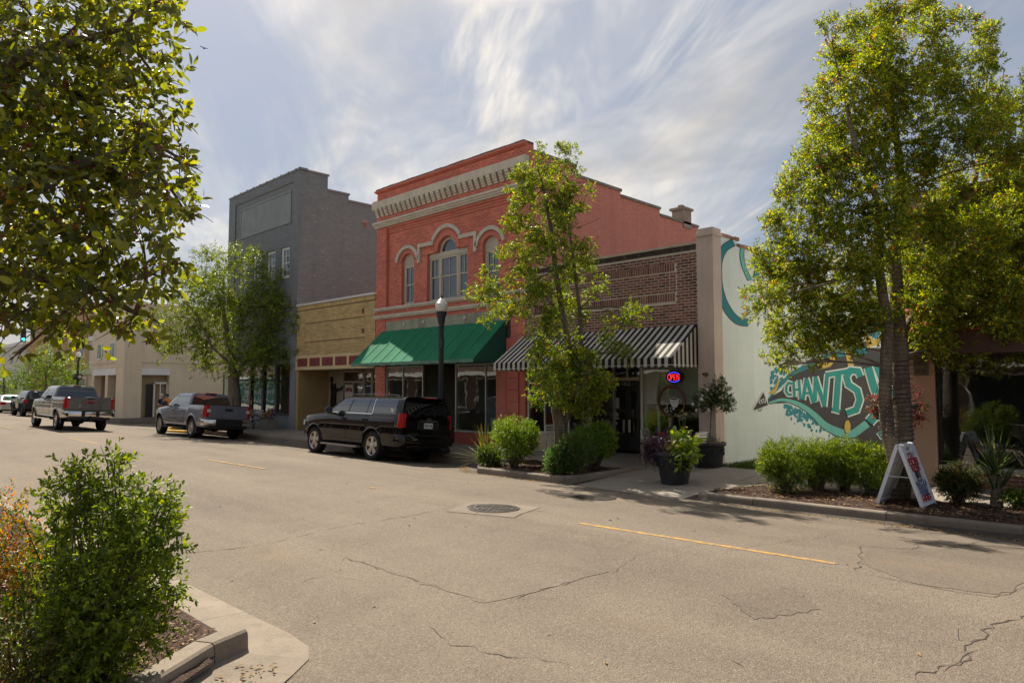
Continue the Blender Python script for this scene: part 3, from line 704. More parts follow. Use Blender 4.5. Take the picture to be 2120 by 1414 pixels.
# cream bands
def band(parent, prof, x0, x1, mat, name):
    m = MB()
    for (z0, z1, d) in prof: m.box(x0-d*.9, x1+d*.9, YF-d, YF+.018, z0, z1)
    m.build(name, mat, parent)
band(red, ((4.88, 4.93, .05), (4.931, 5.01, .085)), XA, XB, CREAMT, 'sill_band'); band(red, ((4.58, 4.64, .05), (4.641, 4.72, .08)), XA, XB, CREAMT, 'sill_band')
band(red, ((8.2, 8.27, .06), (8.272, 8.345, .10), (8.347, 8.43, .14)), XA, XB, CREAMT, 'cornice_band')
band(red, ((8.97, 9.25, .16),), XA, XB, CREAMT, 'frieze')
den = MB(); den.box(-.092, .092, -.15, .018, .24, .329); den.box(-.092, .092, -.12, .018, .16, .238); den.box(-.092, .092, -.085, .018, .08, .158); den.box(-.092, .092, -.045, .018, 0, .078)
d0 = den.build('dentil', CREAMT); dme = d0.data; bpy.data.objects.remove(d0)
for i in range(28):
    o = bpy.data.objects.new('dentil', dme); COL.objects.link(o); o.parent = red; o.matrix_parent_inverse = ORIG[red.name]; o.location = (XA+.13+i*(XB-XA-.26)/27, YF, 8.64)
band(red, ((9.252, 9.30, .12), (9.62, 9.66, .05), (9.662, 9.72, .09)), XA, XB, REDP, 'parapet_ledge')
m = MB()
x = XA
while x < XB-.01:
    m.box(x-.02, x+.39, YF-.05, YF+.42, 9.722, 9.79+random.uniform(0, .02)); x += .41
m.build('coping', M('old coping', (.20, .12, .09), .9, .35, 4, 30, .5), red)
# side wall stepping down to the back
m = MB()
for (ya, yb_, z) in ((YF+.4, 18.3, 9.45), (18.3, 20.9, 9.12), (20.9, 23.5, 8.92), (23.5, 26.4, 8.66), (26.4, 38, 8.4)): m.box(XB-.35, XB, ya, yb_, 0, z)
m.build('side_wall', SALM, red)
m = MB()
for (ya, yb_, z) in ((YF+.4, 18.3, 9.45), (18.3, 20.9, 9.12), (20.9, 23.5, 8.92), (23.5, 26.4, 8.66), (26.4, 38, 8.4)): m.box(XB-.4, XB+.05, ya, yb_+.03, z+.001, z+.10)
m.build('side_coping', M('weathered coping', (.25, .21, .17), .9, .3, 3, 30, .5), red)
m = MB(); m.box(XA, XA+.3, YF+.4, 38, 0, 8.4); m.box(XA+.3, XB-.35, 37.7, 38, 0, 8.4); m.build('rear_wall', SALM, red); MB().box(XA+.3, XB-.35, YF+.4, 37.7, 8.0, 8.1).build('roof', ROOF, red)
m = MB(); m.box(-15.6, -14.95-.1, 25.2, 25.8, 8.5, 9.25); m.box(-15.68, -14.98, 25.12, 25.88, 9.25, 9.35); m.lathe([(.14, 9.35), (.14, 9.5)], (-15.35, 25.5, 0), 12); m.build('chimney', M('chimney brick', (.35, .27, .21), .9, .3, 4), red)
# shop front: sign board, rosettes, windows, entry
BOARD = M('aged green board', (.36, .37, .27), .8, .25, 3, 25, .4, .004, streak=.7)
sb = MB()
x = -22.6
while x < -15.8: sb.box(x+.004, min(x+.42, -15.78)-.004, YF+.006+random.uniform(0, .006), YF+.05, 4.08, 4.44); x += .42
sb = sb.build('sign_board', BOARD, red)
for x in (-21.42, -20.26, -19.1, -17.96, -16.82): MB().lathe([(.075, 0), (.07, -.025), (.035, -.04), (.0, -.045)], (x, YF+.006, 4.29), 14, axis='y').build('rosette', CREAMT, red)
FRM = M('aluminium frame', (.50, .48, .44), .4, .1, 3, metal=.5)
bulk = M('red bulkhead', (.42, .09, .06), .7, .12, 2)
for (a, b) in ((-22.6, -20.31), (-18.51, -16.4)): MB().box(a, b, YF+.03, YF+.2, 0, .40).build('bulkhead', bulk, red)
for (a, b) in ((-22.6, -20.31), (-18.51, -16.4)):
    m = MB(); m.box(a, b, YF+.0, YF+.22, .402, .46)
    for x in ((a, a+.05), (b-.05, b)): m.box(x[0], x[1], YF+.05, YF+.12, .46, 2.66)
    m.box(a, b, YF+.05, YF+.12, 2.66, 2.72); m.build('shopfront_frame', FRM, red)
m = MB(); m.box(-21.56, -21.51, YF+.05, YF+.12, .46, 2.66); m.box(-17.0, -16.96, YF+.05, YF+.12, .46, 2.66)
for x in (-20.31, -18.51): m.box(x-.025, x+.025, YF+.12, YF+1.7, .402, .46); m.box(x-.025, x+.025, YF+1.65, YF+1.7, .46, 2.7)
sf = m.build('mullion', FRM, red)
for (a, b) in ((-22.55, -21.56), (-21.51, -20.36), (-18.46, -17.0), (-16.96, -16.45)): MB().box(a, b, YF+.08, YF+.088, .46, 2.66).build('shop_pane', GLS, red)
for x in (-20.31, -18.51): MB().box(x-.004, x+.004, YF+.13, YF+1.65, .46, 2.7).build('shop_pane', GLS, red); MB().box(x-.03, x+.03, YF+.13, YF+1.65, 0, .40).build('bulkhead', bulk, red)
DOORC = M('cream door paint', (.52, .48, .38), .6, .1, 2)
dm = MB(); yd = YF+1.7; dm.box(-20.28, -18.54, yd, yd+.05, 2.15, 2.75); dm.box(-20.28, -19.75, yd, yd+.05, 0, 2.15); dm.box(-19.0, -18.54, yd, yd+.05, 0, 2.15); dm.build('entry_wall', DOORC, red)
d = MB(); x0, x1 = -19.74, -19.01; d.box(x0, x0+.12, yd-.02, yd+.03, .02, 2.13); d.box(x1-.12, x1, yd-.02, yd+.03, .02, 2.13); d.box(x0+.12, x1-.12, yd-.02, yd+.03, 1.98, 2.13); d.box(x0+.12, x1-.12, yd-.02, yd+.03, .02, .55)
dr = d.build('door', DOORC, red); MB().box(x0+.12, x1-.12, yd, yd+.01, .55, 1.98).build('door_pane', GLS, dr); MB().box(x1-.09, x1-.06, yd-.07, yd-.02, .95, 1.15).build('door_handle', IRON, dr)
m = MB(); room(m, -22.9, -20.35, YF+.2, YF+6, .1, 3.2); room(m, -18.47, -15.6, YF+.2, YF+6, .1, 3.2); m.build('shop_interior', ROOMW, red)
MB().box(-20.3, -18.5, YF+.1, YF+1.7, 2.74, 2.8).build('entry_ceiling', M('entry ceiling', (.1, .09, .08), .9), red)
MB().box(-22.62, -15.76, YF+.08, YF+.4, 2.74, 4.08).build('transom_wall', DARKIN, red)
# quoined pier at right, plain red pier beside it
m = MB(); m.box(-16.4, -15.95, YF-.02, YF+.4, 0, 2.75); m.build('pier', REDP, red)
q = MB(); q.box(-.25, .25, -.05, .3, 0, .345); qo = q.build('quoin', REDP); qme = qo.data; bpy.data.objects.remove(qo)
for i in range(9):
    o = bpy.data.objects.new('quoin', qme); COL.objects.link(o); o.parent = red; o.matrix_parent_inverse = ORIG[red.name]; o.location = (-15.62, YF-.0, .02+i*.366)
MB().box(-15.95, -15.12, YF+.0, YF+.1, 0, 3.5).build('pier_back', REDP, red)
# things in the shop window
LN = thing('window_display_lamp', 'pale table lamp standing inside the red building right shop window', 'lamp', (-16.75, YF+.5, .5))
MB().lathe([(.09, 0), (.09, .02), (.02, .04), (.05, .15), (.02, .3), (.02, .42)], (-16.75, YF+.5, .9), 14).build('lamp_base', IRON, LN); MB().lathe([(.17, .40), (.11, .66)], (-16.75, YF+.5, .9), 18).build('lamp_shade', WHITEP, LN)
MB().box(-16.98, -16.5, YF+.3, YF+.7, .46, .9).build('plinth', WHITEP, LN)
for i, (x, h, w, c) in enumerate(((-18.0, 1.5, .5, CURT), (-17.45, 1.1, .4, ROOMW))):
    t = thing('display_stand', ('tall pale display board' if i == 0 else 'low brown display stand')+' inside the red building right shop window', 'display', (x, YF+1.3, .1))
    MB().box(x-w/2, x+w/2, YF+1.3, YF+1.35, .55, h).build('board', c, t); MB().box(x-w/2, x-w/2+.05, YF+1.2, YF+1.5, .1, .55).build('leg', IRON, t); MB().box(x+w/2-.05, x+w/2, YF+1.2, YF+1.5, .1, .55).build('leg', IRON, t)

# awnings
def canvas(name, c, tr=.35):
    t = NT(name); v = t.vec(); n1 = t.noise(v, 1.5, 6, .65); n2 = t.noise(v, 260, 2, .5); a = t.mix(t.rng(n1, .35, .7), mul(c, .85), mul(c, 1.12)); st = t.noise(v, 3, 6, .7, 0, (2, .3, .3))
    a = t.mix(t.rng(st, .48, .78, 0, .5), a, mul(c, .6)); t.col(a); t.bump(n2, .2, .002); t.done(.8, 0, .25)
    tl = t.n('ShaderNodeBsdfTranslucent'); t.l(a, tl.inputs[0]); mx = t.n('ShaderNodeMixShader'); mx.inputs[0].default_value = tr; t.l(t.b.outputs[0], mx.inputs[1]); t.l(tl.outputs[0], mx.inputs[2]); t.l(mx.outputs[0], t.o.inputs[0])
    MATS[name] = t.m; return t.m
GRN = canvas('green canvas', (.022, .235, .115), .25)
GRNV = M('worn green valance', (.16, .30, .22), .85, .3, 6, 30, .3, streak=.6); GRNE = canvas('green end canvas', (.045, .17, .125), .3)
aw = thing('green_awning', 'plain green canvas awning over the red building shop front', 'awning', (-19.4, YF, 2.7))
ax0, ax1, ayo, azt, azb = -22.79, -15.95, 14.38, 4.09, 2.80; npn = 11
for i in range(npn):
    a, b = ax0+(ax1-ax0)*i/npn, ax0+(ax1-ax0)*(i+1)/npn; m = MB(); k = 6; rows = []
    for j in range(k+1):
        t_ = j/k; y = YF-.02+(ayo-YF+.02)*t_; z = azt+(azb-azt)*t_ - .02*math.sin(PI*t_); rows.append([(a, y, z), ((a+b)/2, y, z-.012), (b, y, z)])
    for j in range(k):
        for q_ in range(2): m.quad(rows[j+1][q_], rows[j+1][q_+1], rows[j][q_+1], rows[j][q_])
    m.build('canvas_panel', GRN, aw, smooth=180)
    if i: MB().bar((a, YF-.02, azt+.006), (a, ayo, azb+.006), .022, .012).build('seam', M('green seam', (.05, .30, .17), .8), aw)
m = MB(); n = 40
for i in range(n):
    a, b = ax0+(ax1-ax0)*i/n, ax0+(ax1-ax0)*(i+1)/n; za, zb = azb-.11-.012*math.sin(i*1.7), azb-.11-.012*math.sin((i+1)*1.7); m.quad((a, ayo-.004, za), (b, ayo-.004, zb), (b, ayo-.004, azb), (a, ayo-.004, azb))
m.build('valance', GRNV, aw)
for x in (ax0, ax1): MB().add([(x, YF-.02, azt), (x, YF-.02, azb-.1), (x, ayo, azb-.1), (x, ayo, azb)], [(0, 1, 2, 3)]).build('end_panel', GRNE, aw)
m = MB()
for x in (ax0+.03, (ax0+ax1)/2, ax1-.03): m.bar((x, YF, azt-.05), (x, ayo+.03, azb-.05), .03, .03); m.bar((x, YF, azb-.08), (x, ayo+.03, azb-.08), .03, .03)
m.bar((ax0, ayo+.03, azb-.06), (ax1, ayo+.03, azb-.06), .03, .03); m.build('frame', FRM, aw)

BLKC = canvas('black canvas', (.022, .021, .024), .1); WHTC = canvas('white canvas', (.76, .73, .66), .35)
sa = thing('striped_awning', 'black and white striped awning with scalloped valance over the cafe front', 'awning', (-12.1, YF, 2.5))
sx0, sx1, syo, szt, szb, szv = -15.22, -9.07, 14.54, 3.51, 2.64, 2.42; ns = 62
m = MB(); mv = MB(); me_ = MB()
for i in range(ns):
    a, b = sx0+(sx1-sx0)*i/ns, sx0+(sx1-sx0)*(i+1)/ns; k = 5
    for j in range(k):
        p = [YF-.02+(syo-YF+.02)*t_ for t_ in (j/k, (j+1)/k)]; z = [szt+(szb-szt)*t_-.012*math.sin(PI*t_) for t_ in (j/k, (j+1)/k)]
        m.quad((a, p[1], z[1]), (b, p[1], z[1]), (b, p[0], z[0]), (a, p[0], z[0]), i % 2)
    zc = szv-.03*abs(math.sin(PI*(i % 2+.5)/2))
    w2 = .012*math.sin(i*.9); mv.add([(a, syo-.003+w2*.5, szv+.012), ((a+b)/2, syo-.006, szv-.014), (b, syo-.003+w2*.5, szv+.012), (b, syo, szb), (a, syo, szb)], [(0, 1, 2, 3, 4)], i % 2)
m.build('canvas', [WHTC, BLKC], sa, smooth=180); mv.build('valance', [WHTC, BLKC], sa)
for x in (sx0, sx1):
    m = MB(); mv = MB(); n = 13
    for i in range(n):
        ya, yb_ = YF-.02+(syo-YF+.02)*i/n, YF-.02+(syo-YF+.02)*(i+1)/n; f = lambda y: szt+(szb-szt)*(YF-.02-y)/(YF-.02-syo)
        m.add([(x, ya, szb-.001), (x, yb_, szb-.001), (x, yb_, f(yb_)), (x, ya, f(ya))], [(0, 1, 2, 3)], (i+1) % 2); mv.add([(x+.003, ya, szv+.012), (x+.006, (ya+yb_)/2, szv-.014), (x+.003, yb_, szv+.012), (x, yb_, szb-.002), (x, ya, szb-.002)], [(0, 1, 2, 3, 4)], (i+1) % 2)
    m.build('end_panel', [WHTC, BLKC], sa); mv.build('end_valance', [WHTC, BLKC], sa)
m = MB(); m.bar((sx0, syo-.008, szv+.045), (sx1, syo-.008, szv+.045), .008, .012); m.bar((sx1+.008, syo, szv+.045), (sx1+.008, YF, szv+.045), .008, .012); m.build('binding_tape', WHITEP, sa)
m = MB(); m.bar((sx0, syo+.03, szb-.04), (sx1, syo+.03, szb-.04), .03, .03)
for x in (sx0+.05, -12.1, sx1-.05): m.bar((x, YF, szb-.04), (x, syo+.03, szb-.04), .025, .025); m.bar((x, YF, szt-.05), (x, syo+.03, szb-.04), .025, .025)
m.build('frame', FRM, sa)

# ------------------------------------------------------------------ dark brick cafe
cf = thing('cafe_building', 'dark brown brick cafe with pale side wall carrying a teal mural', 'building', (-12, YF, 0))
MORT = M('pale mortar', (.62, .53, .44), .9, .15, 3, 60, .3)
BRK = M('dark brown brick', (.22, .095, .07), .8, .3, 2.5, 60, .5, .004, isl=.45); BRKD = M('sooty top brick', (.07, .048, .042), .85, .3, 3, 60, .5, .004, isl=.3)
fw = MB().box(-15.08, -9.06, YF+.0055, YF+.35, 3.4, 5.56).build('front_wall', MORT, cf)
s1, s2 = (-14.85, -9.69, 4.945, 5.15), (-14.85, -9.69, 4.16, 4.37)
bw_, bh_ = .226, .0755
bl = brick_list(-15.08, -9.06, 3.42, 5.41, bw_, bh_, .018, [(s1[0], s1[1], 4.93, 5.16), (s2[0], s2[1], 4.15, 4.38), (-9.89, -9.87, 4.39, 4.92), (-9.70, -9.675, 4.39, 4.92)])
lay_bricks(bl, YF, .02, BRK, fw, 210)
for (a, b, c, d) in (s1, s2):
    so = []; x = a+.004
    while x < b-.05: so.append((x, x+.056, c, d)); x += .0765
    lay_bricks(so, YF-.004, .02, BRK, fw, 45, rest='soldier_course')
so = []; x = -15.06
while x < -9.1: so.append((x, x+.062, 5.425, 5.55)); x += .0765
lay_bricks(so, YF-.012, .03, BRKD, fw, 0, rest='top_course')
x = -15.08
while x < -9.07: MB().box(x, min(x+.61, -9.065)-.006, YF-.05, YF+.38, 5.56, 5.62).build('coping_stone', M('pale coping', (.50, .42, .32), .85, .2, 3), cf); x += .61
STUC = M('pinkish stucco', (.60, .48, .41), .85, .10, 1.2, 30, .35, .005, streak=.3)
MUR = brickwall('pale mint mural ground', (.76, .82, .765), (.745, .805, .75), .41, .205, .012, .12, .015, .2, axis='yz')
PX0, PX1 = -9.05, -8.60
m = MB(); m.box(PX0, PX1, YF-.06, YF+.36, 0, 5.72); m.box(PX0-.03, PX1+.03, YF-.09, YF+.39, 5.72, 5.80); m.box(PX0, PX1, YF-.06, YF+.36, 5.80, 5.92); m.build('corner_pilaster', STUC, cf)
m = MB()
for (ya, yb_, z) in ((YF+.36, 17.0, 5.75), (17.0, 19.2, 5.6), (19.2, 21.5, 5.45), (21.5, 24, 5.3), (24, 40, 5.1)): m.box(PX1-.3, PX1-.012, ya, yb_, -.05, z)
sidew = m.build('mural_wall', MUR, cf)
CAPB = M('broken brick cap', (.36, .20, .14), .9, .35, 5, 30, .6, isl=.3); m = MB(); y = YF+.4
while y < 30:
    z = 5.75 if y < 17 else 5.6 if y < 19.2 else 5.45 if y < 21.5 else 5.3 if y < 24 else 5.1; m.box(PX1-.31, PX1+.02, y, y+.22, z+.001, z+.07+random.uniform(0, .03)); y += .23
m.build('wall_cap', CAPB, cf)
m = MB(); m.box(-15.08, PX1-.3, 39.7, 40, 0, 4.8); m.build('rear_wall', MUR, cf); MB().box(-15.08, PX1-.3, YF+.35, 39.7, 4.6, 4.7).build('roof', ROOF, cf)
# shop front
BEIGE = M('beige bulkhead', (.50, .41, .29), .7, .1, 2); ALU = M('pale window frame', (.55, .53, .47), .45, .08, 3)
MB().box(-15.05, -12.6, YF+.02, YF+.2, 0, .52).build('bulkhead', BEIGE, cf); MB().box(-10.85, -9.06, YF+.02, YF+.2, 0, .56).build('bulkhead', BEIGE, cf)
for (a, b, z) in ((-15.05, -12.6, .52), (-10.85, -9.06, .56)):
    m = MB(); m.box(a, b, YF-.01, YF+.22, z+.001, z+.07); m.box(a, a+.06, YF+.04, YF+.13, z+.07, 2.9); m.box(b-.06, b, YF+.04, YF+.13, z+.07, 2.9); m.box(a, b, YF+.04, YF+.13, 2.9, 2.97)
    m.build('shopfront_frame', ALU, cf)
for x in (-14.34, -13.4): MB().box(x-.022, x+.022, YF+.04, YF+.11, .591, 2.899).build('mullion', ALU, cf)
MB().box(-10.42, -10.34, YF+.16, YF+.2, .63, 2.9).build('mullion', ALU, cf)
for (a, b, z) in ((-14.99, -14.36, .59), (-14.32, -13.42, .59), (-13.38, -12.66, .59), (-10.79, -9.12, .63)): MB().box(a, b, YF+.07, YF+.078, z, 2.9).build('shop_pane', GLS, cf)
BLD = M('white blind slats', (.70, .69, .63), .7, .05, 3)
for (a, b, zb) in ((-15.0, -12.66, 1.55), (-10.79, -9.12, 1.53)):
    rt = MB().box(a, b, YF+.24, YF+.245, zb, 2.9).build('window_blind', BLD, cf); z = zb; sm = MB().add([(a, YF+.20, .0), (b, YF+.20, .0), (b, YF+.235, .052), (a, YF+.235, .052)], [(0, 1, 2, 3)]).build('blind_slat', BLD); sme = sm.data; bpy.data.objects.remove(sm)
    while z < 2.88:
        o = bpy.data.objects.new('blind_slat', sme); COL.objects.link(o); o.parent = rt; o.location = (0, 0, z); z += .055
    MB().box(a, b, YF+.19, YF+.25, zb-.04, zb-.002).build('bottom_rail', WHITEP, rt)
m = MB(); room(m, -15.0, -12.62, YF+.3, YF+6, .05, 3.2); room(m, -10.83, -9.1, YF+.3, YF+6, .05, 3.2); m.build('cafe_interior', M('cafe interior', (.16, .11, .08), .9, .2, 1), cf)
# recessed entry with double doors
yd = 17.0; m = MB(); m.box(-12.62, -12.58, YF+.13, yd, .52, .58); m.box(-10.87, -10.83, YF+.13, yd, .56, .62); m.box(-12.62, -12.56, yd-.04, yd+.04, .58, 2.9); m.box(-10.90, -10.83, yd-.04, yd+.04, .6, 2.9); m.build('entry_frame', ALU, cf)
MB().box(-12.605, -12.597, YF+.13, yd-.04, .58, 2.9).build('shop_pane', GLS, cf); MB().box(-10.852, -10.845, YF+.13, yd-.04, .62, 2.9).build('shop_pane', GLS, cf)
m = MB(); m.box(-12.63, -12.57, YF+.2, yd, 0, .52); m.box(-10.88, -10.82, YF+.2, yd, 0, .56); m.build('entry_bulkhead', BEIGE, cf)
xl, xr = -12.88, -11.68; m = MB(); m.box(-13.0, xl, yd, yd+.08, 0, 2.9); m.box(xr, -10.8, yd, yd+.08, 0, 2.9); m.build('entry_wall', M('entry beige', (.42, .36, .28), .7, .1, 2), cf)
m = MB(); m.box(xl, xr, yd-.03, yd+.08, 2.12, 2.22); m.box(-12.12, -12.06, yd-.03, yd+.08, 2.22, 2.75); m.box(xl, xr, yd-.03, yd+.08, 2.75, 2.9); m.build('transom_bar', WINP, cf)
for (a, b) in ((xl, -12.12), (-12.06, xr)): MB().box(a, b, yd+.02, yd+.028, 2.22, 2.75).build('transom_pane', GLS, cf)
MB().box(xl, xr, yd-.02, yd+.06, 1.94, 2.118).build('door_header', BLACKP, cf)
put_text('house_number', '1022', .15, M('silver numerals', (.6, .58, .52), .4), (-12.14, yd-.026, 2.02), (1, 0, 0), (0, 0, 1), cf, ext=.002, space=1.15)
SILV = M('door pull', (.62, .60, .54), .35, .08, 4, metal=.6)
for (a, b, hx) in ((xl+.02, -12.09, -12.22), (-12.085, xr-.02, -12.02)):
    d = MB(); d.box(a, a+.10, yd, yd+.05, .08, 1.93); d.box(b-.10, b, yd, yd+.05, .08, 1.93); d.box(a+.10, b-.10, yd, yd+.05, 1.83, 1.93); d.box(a+.10, b-.10, yd, yd+.05, .08, .52)
    d = d.build('door', BLACKP, cf); MB().box(a+.10, b-.10, yd+.02, yd+.028, .52, 1.83).build('door_pane', GLS, d); MB().box(hx-.035, hx+.035, yd-.05, yd-.03, .62, .98).build('door_handle', SILV, d)
m = MB(); room(m, -13.2, -11.4, yd+.1, yd+5, .02, 3); m.build('entry_interior', M('entry interior', (.13, .095, .075), .9), cf); MB().box(-12.6, -10.85, YF+.1, yd, 2.9, 2.96).build('entry_ceiling', ALU, cf)
MB().box(-12.7, -10.8, YF+.05, yd, -.06, .015).build('entry_floor', CONC, cf)
PAP = M('paper notice', (.55, .58, .62), .8, .15, 9)
MB().box(-12.62, -12.42, yd+.012, yd+.016, 1.30, 1.62).build('door_notice', PAP, cf)
for (x, z, w, h) in ((-12.58, 1.12, .26, .05), (-12.62, 1.06, .32, .07), (-12.56, .98, .26, .05), (-12.58, 1.17, .12, .05), (-12.56, .83, .14, .06)): MB().box(x-w/2, x+w/2, yd+.012, yd+.016, z, z+h).build('door_decal', M('white decal', (.62, .60, .55), .7), cf)

# mural, painted piece by piece on the wall plane
MX = PX1-.008
def z8(x, y): return (1440+.3535*x, 460+.3536*y)
MC = {k: M('mural '+k, c, .75, .08, 1.5, 25, .25, .004, streak=.12) for k, c in dict(teal=(.025, .22, .25), aqua=(.16, .48, .42), green=(.02, .29, .26), dark=(.055, .048, .045), white=(.72, .72, .66), yellow=(.62, .42, .08), blue=(.035, .25, .29)).items()}
def mp2(pts, layer): return [S(*z8(x, y), MX+.003*layer) for x, y in pts]
def mpoly(pts, col, layer, name='mural_shape'): MB().add(mp2(pts, layer), [tuple(range(len(pts)))]).build(name, MC[col], cf)
def r2(pts, w):
    pts = [Vector((x, y, 0)) for x, y in pts]; b = MB().ribbon(pts, w, (0, 0, 1)); return b
def mrib(pts, w, col, layer, name='mural_stroke'):
    b = r2(pts, w); b.v = [tuple(p) for p in mp2([(v[0], v[1]) for v in b.v], layer)]; b.build(name, MC[col], cf)
def smooth_pts(P, n=5):
    out = []
    for i in range(len(P)-1):
        p0, p1, p2, p3 = [Vector(P[max(0, min(len(P)-1, k))]) for k in (i-1, i, i+1, i+2)]
        for j in range(n): t = j/n; out.append(tuple(.5*((2*p1)+(p2-p0)*t+(2*p0-5*p1+4*p2-p3)*t*t+(3*p1-p0-3*p2+p3)*t**3)))
    return out+[tuple(P[-1])]
lp = smooth_pts([(225, 118), (168, 155), (137, 225), (133, 310), (142, 395), (168, 475), (212, 545), (258, 582), (310, 588)]); mrib(lp, 46, 'dark', 1); mrib(lp, 38, 'teal', 2)
_ly = [0]
for P_, w, c in (([(276, 138), (272, 200), (284, 262), (318, 340)], 20, 'aqua'), ([(345, 152), (358, 205), (364, 270), (350, 330)], 28, 'teal'), ([(430, 120), (440, 220), (420, 320)], 24, 'aqua')):
    P_ = smooth_pts(P_); mrib(P_, w+7, 'dark', 1); mrib(P_, w, c, 2)
mpoly([(425, 1062), (425, 1030), (505, 985), (540, 915), (600, 862), (700, 800), (830, 752), (1000, 735), (1180, 735), (1300, 760), (1340, 1320), (1090, 1320), (1000, 1310), (945, 1290), (925, 1235), (850, 1232), (790, 1212), (740, 1170), (690, 1125), (620, 1082), (560, 1058)], 'dark', 1, 'mural_ground')
tb = smooth_pts([(428, 1035), (470, 985), (520, 930), (570, 885), (650, 845), (750, 800), (860, 765), (1000, 745)]); mrib(tb, [8+40*i/len(tb) for i in range(len(tb))], 'teal', 2)
mpoly([(690, 822), (760, 800), (830, 770), (822, 800), (790, 845), (740, 860)], 'yellow', 3); mpoly([(868, 728), (904, 732), (928, 842), (896, 852)], 'yellow', 3); mpoly([(428, 1000), (470, 965), (478, 930), (500, 905), (470, 1000), (440, 1008)], 'yellow', 3)
mpoly([(985, 640), (1050, 690), (1090, 660), (1075, 720), (1000, 735)], 'yellow', 2); mpoly([(1010, 560), (1080, 520), (1100, 600), (1060, 690), (1000, 650)], 'blue', 1)
rb_ = smooth_pts([(430, 1058), (500, 1040), (570, 1052), (640, 1085), (700, 1132), (750, 1182), (805, 1215), (865, 1236), (920, 1238), (970, 1205), (1005, 1178)]); n = len(rb_)
ww = [12+34*min(1, i/n*1.6) for i in range(n)]; mrib(rb_, [w+8 for w in ww], 'dark', 2); mrib(rb_, ww, 'aqua', 3)
LET = [([(566, 946), (546, 940), (533, 960), (531, 990), (543, 1008), (564, 1010)], 14), ([(574, 932), (580, 1024)], 15), ([(606, 922), (615, 1038)], 15), ([(578, 982), (612, 978)], 13),
       ([(630, 1040), (650, 912)], 19), ([(650, 912), (692, 1058)], 20), ([(640, 1000), (680, 1002)], 15), ([(704, 905), (700, 1050)], 22), ([(702, 905), (756, 1078)], 22), ([(772, 888), (754, 1080)], 22),
       ([(762, 895), (898, 872)], 28), ([(838, 884), (822, 1104)], 34), ([(798, 1094), (846, 1108)], 22), ([(966, 905), (952, 872), (908, 868), (884, 905), (896, 950), (948, 985), (962, 1040), (942, 1098), (884, 1118)], 36),
       ([(1012, 850), (1046, 970), (1074, 1040)], 44), ([(1062, 838), (1110, 960), (1180, 1010)], 40), ([(1018, 1170), (1060, 1120), (1100, 1140)], 52), ([(1078, 1222), (1120, 1280)], 36), ([(1150, 1180), (1210, 1120), (1240, 960), (1230, 840)], 44)]
for i_, (P_, w) in enumerate(LET): mrib(P_, w+17, 'white', 4+.15*i_, 'mural_letter_outline')
for i_, (P_, w) in enumerate(LET): mrib(P_, w, 'green', 7.2+.15*i_, 'mural_letter')
mpoly([(890+18*math.cos(2*PI*i/24), 1197+38*math.sin(2*PI*i/24)) for i in range(24)], 'yellow', 10.5)
mpoly([(335, 1092), (396, 990), (405, 992), (430, 1074), (350, 1102)], 'white', 3); mpoly([(340, 1096), (398, 996), (424, 1070), (348, 1099)], 'dark', 4, 'mural_megaphone')
mrib(smooth_pts([(372, 1092), (368, 1102), (378, 1106), (386, 1096), (384, 1088)]), 3.5, 'dark', 4)
for P_ in ([(384, 1040), (374, 1046), (372, 1058), (382, 1064)], [(397, 1034), (388, 1040), (386, 1053), (396, 1059)], [(400, 1030), (400, 1052), (410, 1056), (412, 1028)]): mrib(P_, 4, 'white', 5, 'mural_letter')
rnd = random.Random(5); sp = MB()
for i in range(260):
    t_ = rnd.random(); x = 520+440*t_; y = 1065+ (170*t_) + abs(rnd.gauss(0, 36)); rx = rnd.uniform(3, 11); ry = rx*rnd.uniform(.7, 2.4)
    pts = mp2([(x+rx*(.6+.5*rnd.random())*math.cos(2*PI*k/7), y+ry*(.6+.5*rnd.random())*math.sin(2*PI*k/7)) for k in range(7)], .5+.001*i); sp.add(pts, [tuple(range(7))])
for i in range(70):
    x = rnd.uniform(440, 520); y = rnd.uniform(880, 1010)-(x-440)*.7; rx = rnd.uniform(3, 10); pts = mp2([(x+rx*math.cos(2*PI*k/7), y+rx*1.6*math.sin(2*PI*k/7)*(.6+.6*rnd.random())) for k in range(7)], .5+.001*i); sp.add(pts, [tuple(range(7))])
sp.build('mural_splatter', MC['blue'], cf, kind='stuff')
bt = MB().lathe([(.05, 0), (.05, -.06), (.03, -.1), (.035, -.16)], (-8.83, YF-.06, 2.25), 10, axis='y').build('wall_light', M('bronze lamp', (.10, .07, .04), .5), cf)

# ------------------------------------------------------------------ yellow brick shop
yl = thing('yellow_brick_shop', 'low yellow brick shop with maroon square panels above a recessed entry', 'building', (-26.4, YF, 0))
YX0, YX1 = -29.62, -23.32; YB = M('yellow roman brick', (.60, .44, .20), .8, .14, 1.5, 50, .4, .004, isl=.16, streak=.2); YM = M('yellow mortar', (.27, .185, .085), .9, .15, 3)
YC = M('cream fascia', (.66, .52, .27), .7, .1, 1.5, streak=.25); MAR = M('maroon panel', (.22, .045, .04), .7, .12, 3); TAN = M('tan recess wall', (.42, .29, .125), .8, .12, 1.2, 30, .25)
yw = MB().box(YX0, YX1, YF+.014, YF+.35, 3.36, 5.6).build('front_wall', YM, yl)
pan = (-28.9, -24.05, 3.95, 4.95)
bl = brick_list(YX0, YX1, 3.38, 5.40, .30, .058, .012, [(pan[0], pan[1], pan[2]-.002, pan[3]), (-24.28, -24.12, 4.89, 5.09), (-24.28, -24.12, 4.09, 4.29)])
lay_bricks(bl, YF, .02, YB, yw, 150)
bl = brick_list(pan[0]+.02, pan[1]-.02, pan[2]+.16, pan[3]-.16, .30, .058, .012); lay_bricks(bl, YF+.006, .014, YB, yw, 50, rest='panel_brickwork')
so = []; x = pan[0]+.01
